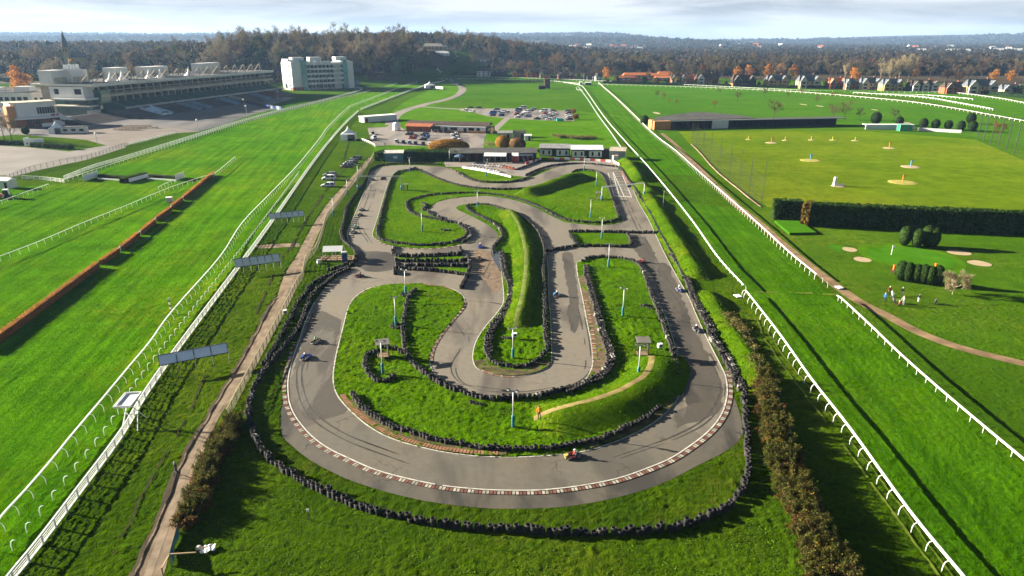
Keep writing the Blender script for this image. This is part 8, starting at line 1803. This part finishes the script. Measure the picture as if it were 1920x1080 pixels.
# far houses: small pale ones in the valley and on the left slope
hw1 = MB(); hw1.box((0, 0, 2.6), (11, 8, 5.2)); hr1 = MB(); hr1.add([(-6, -4.4, 5.1), (6, -4.4, 5.1), (5.2, 0, 8.2), (-5.2, 0, 8.2), (6, 4.4, 5.1), (-6, 4.4, 5.1)], [(0, 1, 2, 3), (3, 2, 4, 5), (1, 4, 2), (0, 3, 5)]); hwin = MB()
for i in range(3):
    for z in (1.5, 4.0): hwin.box((-3.6 + 3.6 * i, -4.02, z), (1.4, .1, 1.1))
hw1 = hw1.mesh('wall', WHITER); hr1 = hr1.mesh('roof', DTILE); hwin = hwin.mesh('windows', DGLASS)
r = random.Random(21); spots = []
for i in range(34): spots.append((r.uniform(968, 1200), r.uniform(88, 98)))
for i in range(12): spots.append((r.uniform(1340, 1560), r.uniform(80, 92)))
for i in range(16): spots.append((r.uniform(1700, 1915), r.uniform(88, 101)))
for i in range(16): spots.append((r.uniform(2, 165), r.uniform(92, 122)))
for x, y in spots:
    p = PH(x, y + 3); left = x < 200; k = max(1.0, min(2.2, p.y / 1500))
    t = thing('far_house', 'small pale far off house %s' % ('on the wooded slope at the upper left' if left else 'among the valley woods beyond the course'), 'house', p + Vector((0, 0, 5 if not left else 1)), r.uniform(-.6, .6), 'far houses on the left slope' if left else 'far houses in the valley woods', k)
    a = link('wall', hw1, t); b_ = link('roof', hr1, t); link('windows', hwin, t)
    wm = r.choice((WHITER, WHITER, CREAM, BRICK)); a.material_slots[0].link = 'OBJECT'; a.material_slots[0].material = wm
    rm = r.choice((DTILE, SLATE, WHITER, RTILE)); b_.material_slots[0].link = 'OBJECT'; b_.material_slots[0].material = rm
for lab, q, w_, m in (('long dark blue roofed warehouse far off at the right', (1840, 103), 44, SLATE), ('long white roofed warehouse far off at the right edge', (1895, 104), 56, WHITER), ('low white warehouse left of the dark blue roofed one', (1800, 106), 34, WHITER), ('small white works building in the far right woods', (1727, 105), 18, WHITER)):
    p = PH(*q); W = w_ * (p - camp).length / FOC; t = thing('warehouse', lab, 'warehouse', p, 0); seg('wall', WHITER, t, lambda k: k.box((0, 12, 7), (W, 24, 14))); seg('roof', m, t, lambda k: k.extrude([(-1, 14), (12, 20), (25, 14)], -W / 2, W / 2)); seg('doors', DGLASS, t, lambda k: [k.box((W * f, -.1, 4), (W * .07, .2, 7)) for f in (-.3, -.1, .1, .3)])
# ------------------------------------------------------------------ far woods: one mass
fw = MB(); r = random.Random(31)
def crown(x, y, h, w_, mi, n=26):
    z = hill(x, y); 
    for i in range(n):
        a = r.uniform(0, 6.28); f = r.random(); e = f ** .6
        ra = w_ * math.sqrt(max(.05, 1 - (f * 1.02) ** 2)) * r.uniform(.55, 1.05); p = Vector((x + ra * math.cos(a), y + ra * math.sin(a), z + h * (.18 + .8 * f)))
        s = w_ * r.uniform(.22, .5); d = U(r); d.z = abs(d.z); u = d.cross(U(r)).normalized()
        fw.tri(p - u * s, p + u * s, p + (d + Vector((0, 0, .4))) * s * 1.3, mi)
cnt = 0
while cnt < 15000:
    yy = 930 + 5600 * r.random() ** 1.55; xx = r.uniform(-.78, .8) * yy
    if not wooded(xx, yy - 25) or (yy < 1150 and xx < 120) or (yy < 1300 and blocks(xx, yy)): continue
    if abs(xx - .23 * yy) < 10 and yy < 1250: continue
    v = noise.noise(Vector((xx * .004, yy * .003, 1)))
    if v < -.42: continue
    k = 1 + yy / 4200; m = r.choices((0, 1, 2, 3, 4), (5, 4, 3, 2.2 if yy > 1500 else .9, .5 if yy < 2400 else .15))[0]
    crown(xx, yy, r.uniform(9, 16) * (1 + yy / 14000), r.uniform(5, 8) * k, m, 30 if yy < 2200 else 18); cnt += 1
i = 0
while i < 1500:     # undergrowth and lesser trees inside the woods
    x = r.uniform(-420, 230); y = r.uniform(700, 1150)
    if not wooded(x, y - 8) or not wooded(x + 8, y - 8) or (-225 < x < -130 and y < 752): continue
    i += 1
    if (i % 4 and y > 935) or blocks(x, y): continue
    crown(x, y, r.uniform(5, 13), r.uniform(3.5, 6), r.choice((0, 0, 1, 2, 3)), 34)
for i in range(1900):
    x = -330 - 620 * r.random(); y = 760 + 560 * r.random()
    if not wooded(x, y - 60): continue
    crown(x, y, r.uniform(9, 15), r.uniform(4, 6), r.choice((0, 1, 2, 2, 3)), 30)
FW = [foliage('wood_' + n_, a, b_, 0) for n_, a, b_ in (('brown', (.03, .02, .014), (.075, .05, .033)), ('grey', (.03, .027, .023), (.075, .063, .048)), ('olive', (.022, .023, .01), (.06, .052, .02)), ('pine', (.006, .013, .01), (.018, .028, .018)), ('rust', (.06, .025, .01), (.12, .05, .016)))]
fo = fw.build('far_woods', FW, kind='stuff')
# ------------------------------------------------------------------ the air
hz = MB(); hz.box((0, 4500, 89), (24000, 9800, 182)); m = bpy.data.materials.new('air'); m.use_nodes = True; nt = m.node_tree; nt.nodes.remove(nt.nodes['Principled BSDF'])
pv = nt.nodes.new('ShaderNodeVolumePrincipled'); pv.inputs['Color'].default_value = (.38, .62, 1, 1); pv.inputs['Density'].default_value = HAZE_D; pv.inputs['Anisotropy'].default_value = .15
nt.links.new(pv.outputs[0], nt.nodes['Material Output'].inputs['Volume'])
hz.build('haze', m, kind='stuff')
